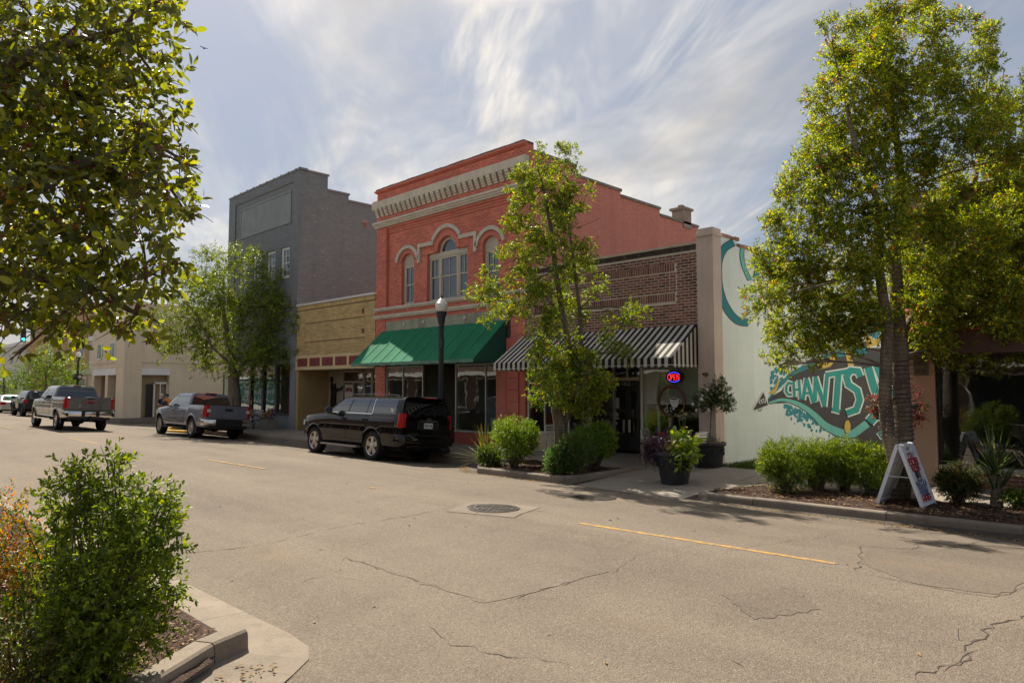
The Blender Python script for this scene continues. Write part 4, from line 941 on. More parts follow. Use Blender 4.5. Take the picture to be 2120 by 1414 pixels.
while x < pan[1]-.06: so += [(x, x+.05, pan[2]+.005, pan[2]+.15), (x, x+.05, pan[3]-.155, pan[3]-.01)]; x += .062
x = YX0+.01
while x < YX1-.06: so.append((x, x+.05, 5.42, 5.585)); x += .062
lay_bricks(so, YF-.004, .02, YB, yw, 50, rest='soldier_course')
for z in (4.09, 4.89): MB().box(-24.275, -24.125, YF-.006, YF+.02, z+.004, z+.196).build('maroon_tile', MAR, yl)
MB().box(YX0+.01, YX1-.0, YF-.06, YF+.4, 5.6, 5.69).build('coping', M('white metal coping', (.66, .64, .60), .5, .08, 2), yl)
m = MB(); m.box(YX0, YX1, YF-.04, YF+.3, 2.69, 3.355); m.build('fascia', YC, yl)
for i in range(6):
    x0 = -29.42+i*1.075; MB().box(x0, x0+.88, YF-.052, YF-.03, 2.84, 3.21).build('maroon_panel', MAR, yl); MB().add([(x0+.44, YF-.058, 3.11), (x0+.36, YF-.058, 3.03), (x0+.44, YF-.058, 2.95), (x0+.52, YF-.058, 3.03)], [(0, 1, 2, 3)]).build('diamond_boss', M('dark boss', (.07, .035, .04), .6), yl)
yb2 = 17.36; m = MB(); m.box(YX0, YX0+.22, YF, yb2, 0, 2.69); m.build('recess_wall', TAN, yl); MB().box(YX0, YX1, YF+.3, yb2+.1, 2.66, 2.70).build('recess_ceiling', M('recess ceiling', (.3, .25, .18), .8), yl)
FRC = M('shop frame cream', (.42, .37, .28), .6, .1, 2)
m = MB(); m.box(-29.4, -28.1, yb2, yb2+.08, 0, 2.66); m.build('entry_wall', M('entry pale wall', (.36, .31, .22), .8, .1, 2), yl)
m = MB()
for x in (-28.12, -26.47, -26.37, -25.83, -25.75, -23.4): m.box(x-.035, x+.035, yb2-.03, yb2+.06, 0, 2.66)
m.box(-28.1, -23.4, yb2-.03, yb2+.06, 2.58, 2.66); m.box(-28.08, -26.5, yb2-.025, yb2+.05, 2.11, 2.19); m.box(-25.7, -23.4, yb2-.025, yb2+.05, 2.11, 2.19); m.box(-28.08, -26.5, yb2-.025, yb2+.05, 0, .3); m.box(-27.3, -27.24, yb2-.025, yb2+.05, .3, 2.11); m.build('shopfront_frame', FRC, yl)
for (a, b, c, d) in ((-28.08, -27.3, .3, 2.11), (-27.24, -26.5, .3, 2.11), (-28.08, -26.5, 2.19, 2.58), (-26.33, -25.87, .1, 2.58), (-25.71, -23.44, .1, 2.11), (-25.71, -23.44, 2.19, 2.58)): MB().box(a, b, yb2+.01, yb2+.018, c, d).build('shop_pane', GLS, yl)
MB().box(-27.98, -27.28, yb2-.01, yb2+.005, 1.1, 2.04).build('window_poster', M('poster paper', (.58, .52, .40), .8, .1, 6), yl)
MRN = M('poster lettering', (.25, .02, .03), .8); rnd = random.Random(2)
for i in range(5): MB().box(-27.92+.115*i, -27.83+.115*i, yb2-.014, yb2-.011, 1.70+.03*math.sin(i/4*PI), 1.86+.05*math.sin(i/4*PI)).build('poster_mark', MRN, yl)
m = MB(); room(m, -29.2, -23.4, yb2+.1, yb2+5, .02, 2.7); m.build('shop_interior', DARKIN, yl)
m = MB(); m.box(YX0, YX0+.25, yb2+.1, 34, 0, 5.3); m.box(YX1-.25, YX1, YF+.35, 34, 0, 5.3); m.box(YX0, YX1, 33.7, 34, 0, 5.3); m.build('side_wall', YM, yl); MB().box(YX0+.25, YX1-.25, YF+.35, 33.7, 5.0, 5.1).build('roof', ROOF, yl)
# dark painted figure standing by the entry wall: a flat shop-front cut-out
fg = thing('figure_cutout', 'black cut-out figure with one arm out beside the yellow shop entry', 'cutout', (-28.9, yb2-.08, 0))
m = MB(); fx = lambda x, y: W(600+.1038*x, 730+.1038*y, yb2-.08)
ptsf = [(805, 1000), (820, 780), (808, 690), (815, 600), (800, 560), (800, 500), (830, 480), (850, 500), (846, 545), (830, 600), (838, 680), (855, 690), (858, 640), (875, 610), (905, 620), (900, 680), (915, 715), (990, 715), (1030, 670), (1050, 675), (1030, 745), (990, 745), (915, 780), (905, 850), (905, 1000)]
bot = [(905, 1240), (805, 1240)]
m.prism([fx(*p) for p in ptsf+bot][::-1], (0, .03, 0)); m.build('silhouette_board', M('figure black', (.012, .011, .012), .7), fg); MB().box(-29.2, -28.75, yb2-.2, yb2-.02, .0, .03).build('foot_plate', BLACKP, fg)

# ------------------------------------------------------------------ grey three-storey building
gy = thing('grey_building', 'tall grey painted brick building with blank sign panel and white sash windows', 'building', (-33.5, YF, 0))
GX0, GX1 = -37.35, -29.65; wins = [(-36.0, -35.1), (-34.4, -33.5), (-32.9, -32.0), (-31.45, -30.58)]; wz = (7.08, 8.58)
ops = [(a, b, *wz) for a, b in wins]+[(-36.9, -30.1, .75, 3.05)]
m = MB(); walls_open(m, -36.55, -30.22, 3.4, 11.85, [(a, b, *wz) for a, b in wins], YF+.06, YF+.35); m.box(GX0, -36.55, YF, YF+.35, 3.4, 11.85); m.box(-30.22, GX1-.02, YF, YF+.35, 3.4, 11.85); m.box(GX0, GX1-.02, YF, YF+.35, 11.85, 12.06)
gw = m.build('front_wall', GREYB, gy)
m = MB(); m.box(-36.548, -30.222, YF+.018, YF+.058, 11.60, 11.72); m.box(-36.548, -30.222, YF+.006, YF+.058, 11.722, 11.848); m.build('corbel', GREYB, gy)
m = MB(); a, b, c, d = -35.9, -30.56, 9.77, 11.17; m.box(a, b, YF+.046, YF+.059, c, d); 
sp_ = m.build('sign_panel', GREYP, gy); m = MB(); m.box(a-.09, a, YF+.02, YF+.058, c-.09, d+.09); m.box(b, b+.09, YF+.02, YF+.058, c-.09, d+.09); m.box(a, b, YF+.02, YF+.058, d, d+.09); m.box(a, b, YF+.02, YF+.058, c-.09, c); m.build('panel_frame', GREYP, sp_)
for (a, b) in wins: sash(gy, a+.01, b-.01, wz[0]+.01, wz[1]-.01, YF+.12, WHITEP, GLU, 2, .5, 2, fw=.11)
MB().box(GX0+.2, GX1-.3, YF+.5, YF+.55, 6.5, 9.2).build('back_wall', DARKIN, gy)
x = GX0
i = 0
while x < GX1-.05:
    MB().box(x-.01, min(x+.74, GX1+.03), YF-.04, YF+.4, 12.06, 12.13).build('coping_tile', GREYP, gy); MB().box(min(x+.70, GX1-.02), min(x+.76, GX1+.04), YF-.05, YF+.41, 12.06, 12.165).build('coping_tile', GREYP, gy); x += .74
m = MB(); st = ((YF+.35, 17.28, 12.03), (17.28, 18.44, 11.33), (18.44, 21.5, 11.02), (21.5, 25, 10.6), (25, 36, 10.2))
for (ya, yb_, z) in st: m.box(GX1-.35, GX1, ya, yb_, 0, z)
m.box(GX1-.016, GX1, YF+.004, YF+.35, 0, 12.03)
gs = m.build('side_wall', GREYS, gy); m = MB()
for (ya, yb_, z) in st: m.box(GX1-.4, GX1+.05, ya, yb_+.05, z, z+.09)
m.build('side_coping', GREYP, gy)
rnd = random.Random(9); PATCH = M('bare plaster fleck', (.40, .37, .36), .9, .2, 9)
for (px, py) in ((667, 432), (678, 432), (650, 446), (653, 460), (725, 459), (669, 521), (677, 539), (673, 559), (651, 570), (691, 595), (750, 576), (624, 597), (725, 577)):
    p = S(px, py, GX1); MB().box(GX1, GX1+.006, p.y-.06, p.y+.06*rnd.uniform(.6, 1.3), p.z-.03, p.z+.03).build('bare_brick', PATCH, gy)
RBR = M('bare red brick', (.36, .12, .09), .9, .2, 9, isl=.25); p = S(755, 466, GX1)
for r_ in range(6):
    w = .36-.05*r_
    for k in range(2): MB().box(GX1, GX1+.01, p.y-w/2+k*w/2+.008, p.y-w/2+(k+1)*w/2-.008, p.z+.2-.075*r_, p.z+.262-.075*r_).build('bare_brick', RBR if r_ > 1 else PATCH, gy)
m = MB(); m.box(GX0, GX0+.35, YF+.35, 36, 3.4, 10.2); m.box(GX0, GX0+.35, 18.8, 36, 0, 3.4); m.box(GX0, GX1-.35, 35.7, 36, 0, 10.2); m.build('rear_wall', GREYB, gy); MB().box(GX0+.35, GX1-.35, YF+.35, 35.7, 9.8, 9.9).build('roof', ROOF, gy)
# ground floor: piers, low wall, glazing you can see the corner through
COLS = M('pale corner post', (.42, .37, .31), .8, .15, 3); m = MB(); m.box(GX0, GX0+.42, YF, YF+.4, 0, 3.4); m.build('corner_post', COLS, gy)
m = MB(); m.box(-30.2, GX1-.02, YF-.001, YF+.35, 0, 3.398); m.box(-36.93, -30.2, YF+.05, YF+.3, 0, .62); m.build('ground_floor_wall', GREYP, gy)
MB().box(GX0+.001, -30.2, YF+.02, YF+.34, 3.0, 3.399).build('lintel', GREYP, gy)
m = MB()
for x in (-34.35, -33.0, -31.6): m.box(x-.09, x+.09, YF+.02, YF+.2, .62, 3.0)
m.box(-36.93, -30.2, YF+.0, YF+.3, .621, .68); m.build('window_post', M('dark window post', (.055, .058, .06), .5, .15, 3), gy)
for (a, b) in ((-36.9, -34.44), (-34.26, -33.09), (-32.91, -31.69), (-31.51, -30.22)): MB().box(a, b, YF+.1, YF+.108, .68, 3.0).build('shop_pane', GLS, gy)
MB().box(GX0+.15, GX0+.158, YF+.42, 18.7, .68, 3.3).build('shop_pane', GLS, gy)
m = MB(); m.quad((-34, 23, 0), (GX1-.4, 23, 0), (GX1-.4, 23, 3.3), (-34, 23, 3.3)); m.quad((GX0+.3, YF+.3, 3.35), (GX1-.4, YF+.3, 3.35), (GX1-.4, 23, 3.35), (GX0+.3, 23, 3.35)); m.quad((GX0+.2, YF+.3, .012), (GX1-.4, YF+.3, .012), (GX1-.4, 23, .012), (GX0+.2, 23, .012)); m.build('shop_interior', ROOMW, gy)
MAG = M('magenta poster', (.55, .03, .16), .8, .1, 5); MB().box(-30.55, -30.28, YF+.14, YF+.15, .72, 1.9).build('window_poster', MAG, gy)

# ------------------------------------------------------------------ cream corner building across the side street
cr = thing('cream_corner_building', 'cream two-storey building across the side street with open corner and green mural', 'building', (-52, 14.7, 0))
CRM = M('cream stucco', (.74, .62, .45), .85, .08, .8, 25, .25, streak=.2); CX1, CY0 = -50.4, 14.7
m = MB(); m.box(CX1-.5, CX1, CY0+.02, CY0+1.0, -.12, 7.4); m.box(CX1-.5, CX1, CY0+1.0, 17.5, 3.15, 7.4); m.box(CX1-.5, CX1, 17.5, 42, -.12, 7.4)
m.box(-58, CX1-.5, CY0+.02, CY0+.5, 3.15, 7.4); m.box(-58, -57.3, CY0+.02, CY0+.5, -.12, 3.15); m.box(-54.6, -54.0, CY0+.02, CY0+.5, -.12, 3.15); m.build('wall', CRM, cr)
m = MB(); m.box(CX1-1.55, CX1+.06, CY0-.05, CY0+1.05, -.12, 7.3); m.build('corner_pier', CRM, cr)
m = MB(); m.box(CX1-.06, CX1+.08, CY0+1.05, 17.5, 2.72, 3.149); m.box(-57.3, CX1-1.55, CY0-.08, CY0+.06, 2.72, 3.149); m.build('white_fascia', WHITEP, cr)
m = MB(); m.box(CX1-.02, CX1+.05, CY0+1.06, 42, 3.55, 3.63); m.box(-58, CX1-1.56, CY0-.05, CY0+.01, 3.55, 3.63); m.box(CX1-.5, CX1+.1, CY0+.03, 42, 7.4, 7.55); m.box(-58.1, CX1-.5, CY0-.08, CY0+.5, 7.4, 7.55); m.build('moulding', CRM, cr)
for (a, b) in ((-56.6, -55.5), (-53.6, -52.5)):
    w = MB().box(a, b, CY0-.04, CY0+.02, 3.85, 5.0).build('window', WHITEP, cr); MB().box(a+.1, b-.1, CY0-.05, CY0-.042, 3.95, 4.9).build('pane', M('teal window glass', (.08, .14, .15), .2), w); MB().box((a+b)/2-.03, (a+b)/2+.03, CY0-.06, CY0-.045, 3.95, 4.9).build('mullion', WHITEP, w)
m = MB(); room(m, -57.3, CX1-.5, CY0+.5, 20, -.1, 3.3); m.build('porch_interior', M('porch wall', (.40, .31, .20), .85, .1, 1), cr)
m = MB(); yy = 16.6
for y in (16.6, 17.42): m.box(CX1-.3, CX1-.2, y, y+.08, -.1, 2.2)
m.box(CX1-.3, CX1-.2, 16.6, 17.5, 2.12, 2.24); m.box(CX1-.3, CX1-.2, 17.0, 17.05, -.1, 2.12); m.build('porch_door', WHITEP, cr)
MB().box(CX1-.42, CX1-.34, 16.2, 16.58, -.1, 2.1).build('dark_shutter', BLACKP, cr)
m = MB(); m.box(-58, -57.8, CY0+.5, 42, -.1, 7.2); m.box(-58, CX1-.5, 41.8, 42, -.1, 7.2); m.build('rear_wall', CRM, cr); MB().box(-57.8, CX1-.5, CY0+.5, 41.8, 7.0, 7.1).build('roof', ROOF, cr)
GM = M('mural green', (.05, .33, .13), .8, .1, 1); GD = M('mural dark green', (.03, .17, .08), .8, .1, 1); GW = M('mural white', (.72, .74, .68), .8, .05, 1)
MB().box(CX1, CX1+.02, 21.2, 26.2, .05, 2.78).build('mural_border', GD, cr); MB().box(CX1+.02, CX1+.026, 21.42, 26.0, .2, 2.62).build('mural_line', GW, cr); MB().box(CX1+.026, CX1+.032, 21.52, 25.9, .3, 2.52).build('mural_ground', GM, cr)
for (tx, sz, z, y0, sh, bd) in (('CONWAY', .62, 2.02, 23.75, 0, .012), ('MAKES ME', .47, 1.52, 23.95, 0, .012), ('Smile', .85, .95, 23.5, .35, .012)):
    put_text('mural_lettering', tx, sz, GW, (CX1+.036, y0, z), (0, 1, 0), (0, 0, 1), cr, ext=.002, shear=sh, bold=bd, space=1.12)
# seats and bar stools in the porch
for i, (x, y) in enumerate(((-51.6, 15.6), (-51.3, 16.25), (-54.9, 15.6))):
    t = thing('bar_stool', ['dark bar stool inside the cream porch beside the corner pier', 'dark bar stool inside the cream porch next to the white door', 'dark bar stool behind the left porch opening of the cream building'][i], 'stool', (x, y, -.1), 'bar stools in the porch')
    MB().box(x-.2, x+.2, y-.2, y+.2, .66, .71).build('seat', BLACKP, t); MB().box(x-.2, x-.16, y-.2, y+.2, .71, 1.05).build('backrest', BLACKP, t)
    for sx in (-1, 1):
        for sy in (-1, 1): MB().bar((x+sx*.2, y+sy*.2, -.1), (x+sx*.16, y+sy*.16, .66), .035, .035).build('leg', BLACKP, t)

# ------------------------------------------------------------------ buildings further left
def block(name, label, x0, x1, y0, h, mat, trims, wins_, cat='building'):
    t = thing(name, label, cat, ((x0+x1)/2, y0, 0)); m = MB(); m.box(x0, x1, y0, y0+18, -.1, h); m.build('wall', mat, t); m = MB(); m.box(x0-.1, x1+.1, y0-.2, y0+18.1, h, h+.35); m.build('cornice', trims, t)
    for (a, b, c, d) in wins_: w = MB().box(a, b, y0-.06, y0+.01, c, d).build('window', WHITEP, t); MB().box(a+.12, b-.12, y0-.07, y0-.061, c+.12, d-.12).build('pane', M('far glass', (.07, .09, .10), .25), t if False else w)
    return t
GRW = M('pale grey stucco', (.60, .59, .55), .8, .08, .6); TANB = M('tan stucco', (.46, .28, .14), .85, .08, .6)
bb = block('pale_shop_building', 'pale grey flat fronted shop building behind the small street tree', -71, -58.2, 17.8, 6.0, GRW, WHITEP, [(-60.5, -59.0, 1, 2.6), (-64, -61, .6, 2.6), (-69.5, -65, .6, 2.6), (-67.5, -65.6, 3.9, 5.0)])
m = MB(); m.box(-71, -58.2, 16.4, 17.75, 2.95, 3.35); m.build('canopy', WHITEP, bb); m = MB(); m.bar((-65, 17.75, 5.3), (-65, 16.0, 5.3), .05, .05); m.bar((-70, 17.75, 5.3), (-70, 16.0, 5.3), .05, .05); m.bar((-65, 16.0, 5.3), (-70, 16.0, 5.3), .05, .05); m.build('sign_bracket', IRON, bb)
block('tan_building', 'tall tan stucco building at the far left above the parked jeep', -96, -71.5, 18.0, 9.2, TANB, TANB, [(-75+-4*i, -73.4-4*i, 4.6, 6.4) for i in range(5)]+[(-78, -72.5, .5, 2.8), (-86, -80, .5, 2.8)])
block('white_shop_building', 'white fronted building at the far left end of the street', -125, -96.5, 17.6, 6.8, GRW, WHITEP, [(-110, -100, .5, 2.8), (-122, -112, .5, 2.8)])

# ------------------------------------------------------------------ salmon building at the right
sb_ = thing('salmon_building', 'pale salmon shop at right with red canopy and dark display window', 'building', (0, YF, 0))
SP = M('salmon stucco', (.56, .36, .25), .85, .08, 1, 30, .25, streak=.25); BGE = M('beige upper wall', (.52, .42, .33), .85, .10, .8, 25, .3, streak=.3)
RX0 = -4.38; m = MB(); m.box(RX0, -3.86, YF, YF+.6, 0, 2.6); m.build('corner_pier', SP, sb_); MB().box(RX0, RX0+.3, YF+.6, 40, 0, 5.5).build('side_wall', M('pale side wall', (.62, .63, .60), .85, .08, 1), sb_)
m = MB(); m.box(RX0, 9, YF+.02, YF+.4, 2.6, 5.75); m.box(RX0-.03, 9, YF-.05, YF+.45, 5.75, 5.88); m.build('upper_wall', BGE, sb_); MB().box(RX0, 9, 39.7, 40, 0, 5.5).build('rear_wall', BGE, sb_); MB().box(RX0+.3, 9, YF+.4, 39.7, 5.2, 5.3).build('roof', ROOF, sb_)
BRB = M('red brown bulkhead brick', (.20, .075, .05), .85, .25, 3, 50, .4, isl=.3); bkw = MB().box(-3.82, 9, YF+.03, YF+.3, 0, .34).build('bulkhead', MORT, sb_); lay_bricks(brick_list(-3.8, 3, .02, .33, .21, .072, .012), YF+.018, .02, BRB, bkw, 60)
MB().box(-3.84, 9, YF-.02, YF+.32, .341, .42).build('sill', M('pale sill', (.42, .36, .29), .8), sb_)
m = MB()
for x in (-3.84, -1.2, 1.6, 4.4): m.box(x, x+.06, YF+.06, YF+.14, .42, 2.6)
m.box(-3.78, 9, YF+.06, YF+.14, 2.5, 2.6); m.build('window_frame', IRON, sb_)
for (a, b) in ((-3.78, -1.2), (-1.14, 1.6), (1.66, 4.4)): MB().box(a, b, YF+.1, YF+.108, .42, 2.5).build('shop_pane', GLS, sb_)
m = MB(); room(m, -3.85, 6, YF+.2, YF+5, .3, 2.7); m.build('shop_interior', M('salmon shop interior', (.05, .045, .04), .9, .3, 2), sb_)
REDS = M('red canopy shingle', (.50, .10, .085), .8, .16, 3, 40, .4, isl=.12); DKB = M('brown canopy soffit', (.085, .04, .03), .7, .2, 2)
cn = thing('red_canopy', 'sloping red canopy across the front of the salmon building', 'canopy', (2, YF, 2.6))
m = MB(); m.add([(RX0-.1, YF, 3.9), (9, YF, 3.9), (9, 14.75, 2.95), (RX0-.1, 14.75, 2.95)], [(3, 2, 1, 0)]); m.add([(RX0-.1, YF, 3.9), (RX0-.1, 14.75, 2.95), (RX0-.1, YF, 2.95)], [(0, 1, 2)]); m.build('canopy_deck', REDS, cn)
for r_ in range(9):
    t0, t1 = r_/9, (r_+1)/9; m = MB(); m.obox(((RX0+9)/2, YF+(14.75-YF)*(t0+t1)/2, 3.91+(2.95-3.9)*(t0+t1)/2+.012), (1, 0, 0), (0, 1.05, .95), (0, -.95, 1.05), (9-RX0)/2+.05, .085, .008); m.build('shingle_course', REDS, cn)
m = MB(); m.box(RX0-.12, 9, 14.72, 14.80, 2.55, 2.95); m.box(RX0-.12, 9, 14.80, YF-.002, 2.56, 2.60); m.box(RX0-.12, RX0-.05, 14.80, YF-.002, 2.60, 2.95); m.build('fascia', DKB, cn)
pq = thing('wall_plaque', 'small square bronze plaque on the salmon corner pier', 'plaque', (-4.05, YF, 2.3)); MB().box(-4.22, -3.96, YF-.025, YF, 2.17, 2.49).build('plate', M('bronze plate', (.17, .135, .105), .6), pq)
for (a, b, c, d) in ((-4.19, -3.99, 2.43, 2.46), (-4.19, -3.99, 2.38, 2.41), (-4.19, -4.10, 2.22, 2.30), (-4.08, -3.99, 2.22, 2.30)): MB().box(a, b, YF-.031, YF-.025, c, d).build('raised_mark', M('plaque relief', (.11, .085, .07), .6), pq)
# ================================================================== STREET FURNITURE AND SMALL THINGS
LAMPB = M('lamp post paint', (.028, .030, .038), .45, .15, 4, 40, .1)
def lampglass():
    t = NT('lamp globe'); v = t.vec('obj'); w = t.n('ShaderNodeTexWave', wave_type='BANDS', bands_direction='Z'); w.inputs['Scale'].default_value = 14; t.l(v, w.inputs['Vector'])
    t.col(t.mix(t.rng(w.outputs[1], 0, 1, 0, .5), (.86, .82, .74), (.62, .58, .52))); t.b.inputs['Transmission Weight'].default_value = .0; t.b.inputs['Subsurface Weight'].default_value = .0; t.bump(w.outputs[1], .4, .01); return t.done(.25, 0, .5)
GLOBE_M = lampglass()
def street_lamp(label, p, h=4.86):
    t = thing('street_lamp', label, 'street lamp', p, 'black acorn street lamps'); z = p.z; x, y = p.x, p.y; H = h-.48
    MB().lathe([(.30, 0), (.30, .10), (.26, .16), (.25, .24), (.20, .28), (.14, .32)], (x, y, z), 8).build('base', LAMPB, t)
    m = MB(); n = 16; prof = [(.10, .30), (.082, 1.2), (.078, H-.45)]
    for i in range(len(prof)-1):   # fluted shaft
        (r0, z0), (r1, z1) = prof[i], prof[i+1]
        for k in range(2*n):
            a, b = PI*k/n, PI*(k+1)/n; f = lambda kk: 1. if kk % 2 else .90
            m.quad(*[(x+r*f(kk)*math.cos(an), y+r*f(kk)*math.sin(an), z+zz_) for r, zz_, kk, an in ((r0, z0, k, a), (r0, z0, k+1, b), (r1, z1, k+1, b), (r1, z1, k, a))])
    m.build('shaft', LAMPB, t)
    MB().lathe([(.08, -.47), (.105, -.44), (.08, -.40), (.095, -.36), (.125, -.20), (.165, -.05), (.17, 0), (.14, .01)], (x, y, z+H), 20).build('fitter', LAMPB, t, smooth=40)
    g = MB().lathe([(.125, .01), (.17, .06), (.185, .14), (.195, .24), (.19, .27), (.155, .29), (.14, .33), (.08, .40), (.035, .43), (.015, .44)], (x, y, z+H), 28).build('globe', GLOBE_M, t, smooth=40)
    MB().lathe([(.035, .435), (.02, .46), (.03, .48), (.012, .51), (.02, .53), (.004, .57)], (x, y, z+H), 10).build('finial', LAMPB, t)
    return t
lp = SW(912, 938); lamp = street_lamp('black acorn street lamp on the pavement behind the black SUV', lp, 4.86)
MB().box(lp.x+.07, lp.x+.16, lp.y-.10, lp.y-.02, lp.z+3.25, lp.z+3.55).build('outlet_box', LAMPB, lamp)
q = D(160, 800, 56); q.z = -.13; fl = street_lamp('far acorn street lamp at the corner above the silver pickup', q, 4.9)
ps = thing('pedestrian_signal', 'black pedestrian signal box with pale face on the far lamp post', 'signal', (q.x, q.y, 2.6)); m = MB(); m.box(q.x-.5, q.x-.12, q.y-.2, q.y+.2, 2.48, 2.95); m.build('rear_housing', BLACKP, ps); m = MB(); m.box(q.x+.12, q.x+.42, q.y-.22, q.y+.22, 2.48, 2.95); m.build('housing', BLACKP, ps)
MB().lathe([(.13, 0), (.13, .02)], (q.x+.42, q.y+.05, 2.72), 14, axis='x').build('signal_face', M('signal face', (.45, .44, .40), .5), ps); MB().bar((q.x-.5, q.y, 2.6), (q.x+.42, q.y, 2.6), .05, .05).build('bracket', LAMPB, ps)
# traffic signal on its mast
tq = D(-60, 800, 62); tq.z = -.13; sg = D(48, 703, 60); ts = thing('traffic_signal', 'traffic signal with green light glowing behind the overhanging leaves', 'signal', tq)
MB().tube([tq, Vector((tq.x, tq.y, 6.3))], [.13, .10], 10).build('mast', LAMPB, ts); MB().tube([Vector((tq.x, tq.y, 6.2)), Vector((sg.x, sg.y, 6.65)), D(130, 690, 58)], [.09, .06, .04], 8).build('mast_arm', LAMPB, ts)
m = MB(); m.box(sg.x-.16, sg.x+.10, sg.y-.18, sg.y+.18, sg.z-.2, sg.z+.95); m.build('signal_head', BLACKP, ts)
for i, (c, k) in enumerate((((.02, .75, .40), 5.), ((.05, .03, .01), 0), ((.05, .01, .01), 0))): MB().lathe([(.115, 0), (.115, .03), (.0, .05)], (sg.x+.10, sg.y, sg.z+.02+.36*i), 16, axis='x').build('signal_lens', emit('signal lens %d' % i, c, k), ts)

# ---- folding sign
WPL = M('white sign plastic', (.74, .76, .80), .45, .06, 4, 30, .1); RTX = M('sign red', (.42, .035, .025), .6, bump=0); NTX = M('sign navy', (.06, .08, .22), .6, bump=0)
af = thing('folding_sign', 'white folding pavement sign advertising phone and watch repair', 'sign', (-3.85, 13.6, -.1))
yA, yB = 13.24, 13.98; zbse = -.11; zt_ = .95
def apanel(xb, xt, name, sgn):
    m = MB(); b = Vector((xb, 0, zbse)); t = Vector((xt, 0, zt_)); d = (t-b).normalized(); nn = Vector((d.z, 0, -d.x))*sgn
    P_ = lambda u_, y, o=0: Vector((0, y, 0))+b.lerp(t, u_)+nn*o
    def slab(u0, u1, y0, y1, o0, o1): m.add([P_(u0, y0, o0), P_(u0, y1, o0), P_(u1, y1, o0), P_(u1, y0, o0), P_(u0, y0, o1), P_(u0, y1, o1), P_(u1, y1, o1), P_(u1, y0, o1)], [(0, 1, 2, 3), (4, 7, 6, 5), (0, 4, 5, 1), (1, 5, 6, 2), (2, 6, 7, 3), (3, 7, 4, 0)])
    slab(.0, 1, yA, yA+.05, -.045, .012); slab(.0, 1, yB-.05, yB, -.045, .012); slab(.045, .10, yA+.051, yB-.051, -.04, .008); slab(.10, .86, yA+.051, yB-.051, -.012, 0); slab(.86, .90, yA+.051, yB-.051, -.04, .008); slab(.90, .985, yA+.051, yA+.2, -.03, .006); slab(.90, .985, yB-.2, yB-.051, -.03, .006); slab(.96, 1., yA+.201, yB-.201, -.03, .006)
    o = m.build(name, WPL, af)
    if sgn < 0:
        mm = MB()
        for i in range(6):
            for j in range(2): u0 = .14+i*.115; y0 = yA+.12+j*.27; m2 = [P_(u0, y0, .0), P_(u0, y0+.22, 0), P_(u0+.085, y0+.22, 0), P_(u0+.085, y0, 0)]; mm.prism(m2, nn*-.022)
        mm.build('moulded_ribs', WPL, o)
    return P_, d, nn
P1, d1, n1 = apanel(-3.46, -3.80, 'front_panel', 1); P2, d2, n2 = apanel(-4.22, -3.86, 'rear_panel', -1)
yc = (yA+yB)/2
for (tx, u_, sz, mt, w, b) in (('CELL', .80, .165, RTX, 1.05, .007), ('PHONE', .71, .165, RTX, .98, .007), ('REPAIR', .62, .165, RTX, .88, .007), ('WATCH &', .375, .135, NTX, .92, .002), ('JEWELRY', .30, .135, NTX, .90, .002), ('REPAIR', .225, .135, NTX, .98, .002), ('HERE', .135, .19, RTX, 1.1, .009)):
    p = P1(u_, yc-.0, .004); put_text('sign_lettering', tx, sz, mt, p, (0, 1, 0), d1, af, ext=.001, font_w=w, bold=b)
m = MB(); 
for u0, u1, y0, y1, o, mt in ((.425, .585, yc-.15, yc+.15, .003, BLACKP), (.435, .555, yc-.13, yc+.13, .005, M('phone picture', (.05, .06, .08), .4, .3, 20)), (.56, .578, yc-.13, yc+.13, .005, RTX), (.435, .462, yc-.13, yc+.13, .0065, M('picture pale', (.5, .5, .5), .6)), (.45, .555, yc+.03, yc+.12, .0065, M('picture warm', (.30, .20, .16), .6, .4, 25))): MB().add([P1(u0, y0, o), P1(u0, y1, o), P1(u1, y1, o), P1(u1, y0, o)], [(0, 1, 2, 3)]).build('sign_picture', mt, af)
MB().bar(P1(.5, yA+.02, -.04), P2(.5, yA+.02, -.04), .02, .01).build('stay', WPL, af); m = MB(); m.tube([P1(.99, yA+.03, 0), P2(.99, yA+.03, 0)], .02, 8); m.tube([P1(.99, yB-.03, 0), P2(.99, yB-.03, 0)], .02, 8); m.build('hinge', WPL, af)

# ---- pots with plants
POT = M('black pot', (.028, .030, .034), .5, .3, 5, 40, .25, .005)
def pot(label, c, rim, base, h):
    t = thing('planter_pot', label, 'planter', c, 'large black planter pots')
    pr = [(base*.98, 0), (base, .02), (base*1.02, h*.12), (base*1.05, h*.16), (base*1.06, h*.17), (base*1.08, h*.2), (rim*.88, h*.78), (rim*.90, h*.82), (rim*.90, h*.84), (rim, h*.88), (rim*1.02, h*.95), (rim, h), (rim*.90, h), (rim*.88, h*.93)]
    MB().lathe(pr, c, 40).build('body', POT, t, smooth=40); m = MB(); rr = lambda z_: base*1.08+(rim*.88-base*1.08)*(z_/h-.2)/.58
    for k in range(8):   # swags in relief
        pts = []
        for i in range(9): a = 2*PI*(k+i/8)/8; z_ = h*(.70-.18*math.sin(PI*i/8)); r = rr(z_)+.012; pts.append((c.x+r*math.cos(a), c.y+r*math.sin(a), c.z+z_))
        m.tube(pts, [.012+.010*math.sin(PI*i/8) for i in range(9)], 6)
        a = 2*PI*k/8; r = rr(h*.7)+.01; m.lathe([(.0, -.03), (.03, -.02), (.035, .01), (.0, .03)], (c.x+r*math.cos(a), c.y+r*math.sin(a), c.z+h*.72), 8)
    m.build('swag_relief', POT, t, smooth=60); MB().lathe([(rim*.88, h*.90), (.01, h*.91)], c, 24).build('soil', SOIL, t); return t
pc = SW(1397, 1000); pot1 = pot('large black pot on the ramp with purple and lime foliage', pc, .44, .29, .68)
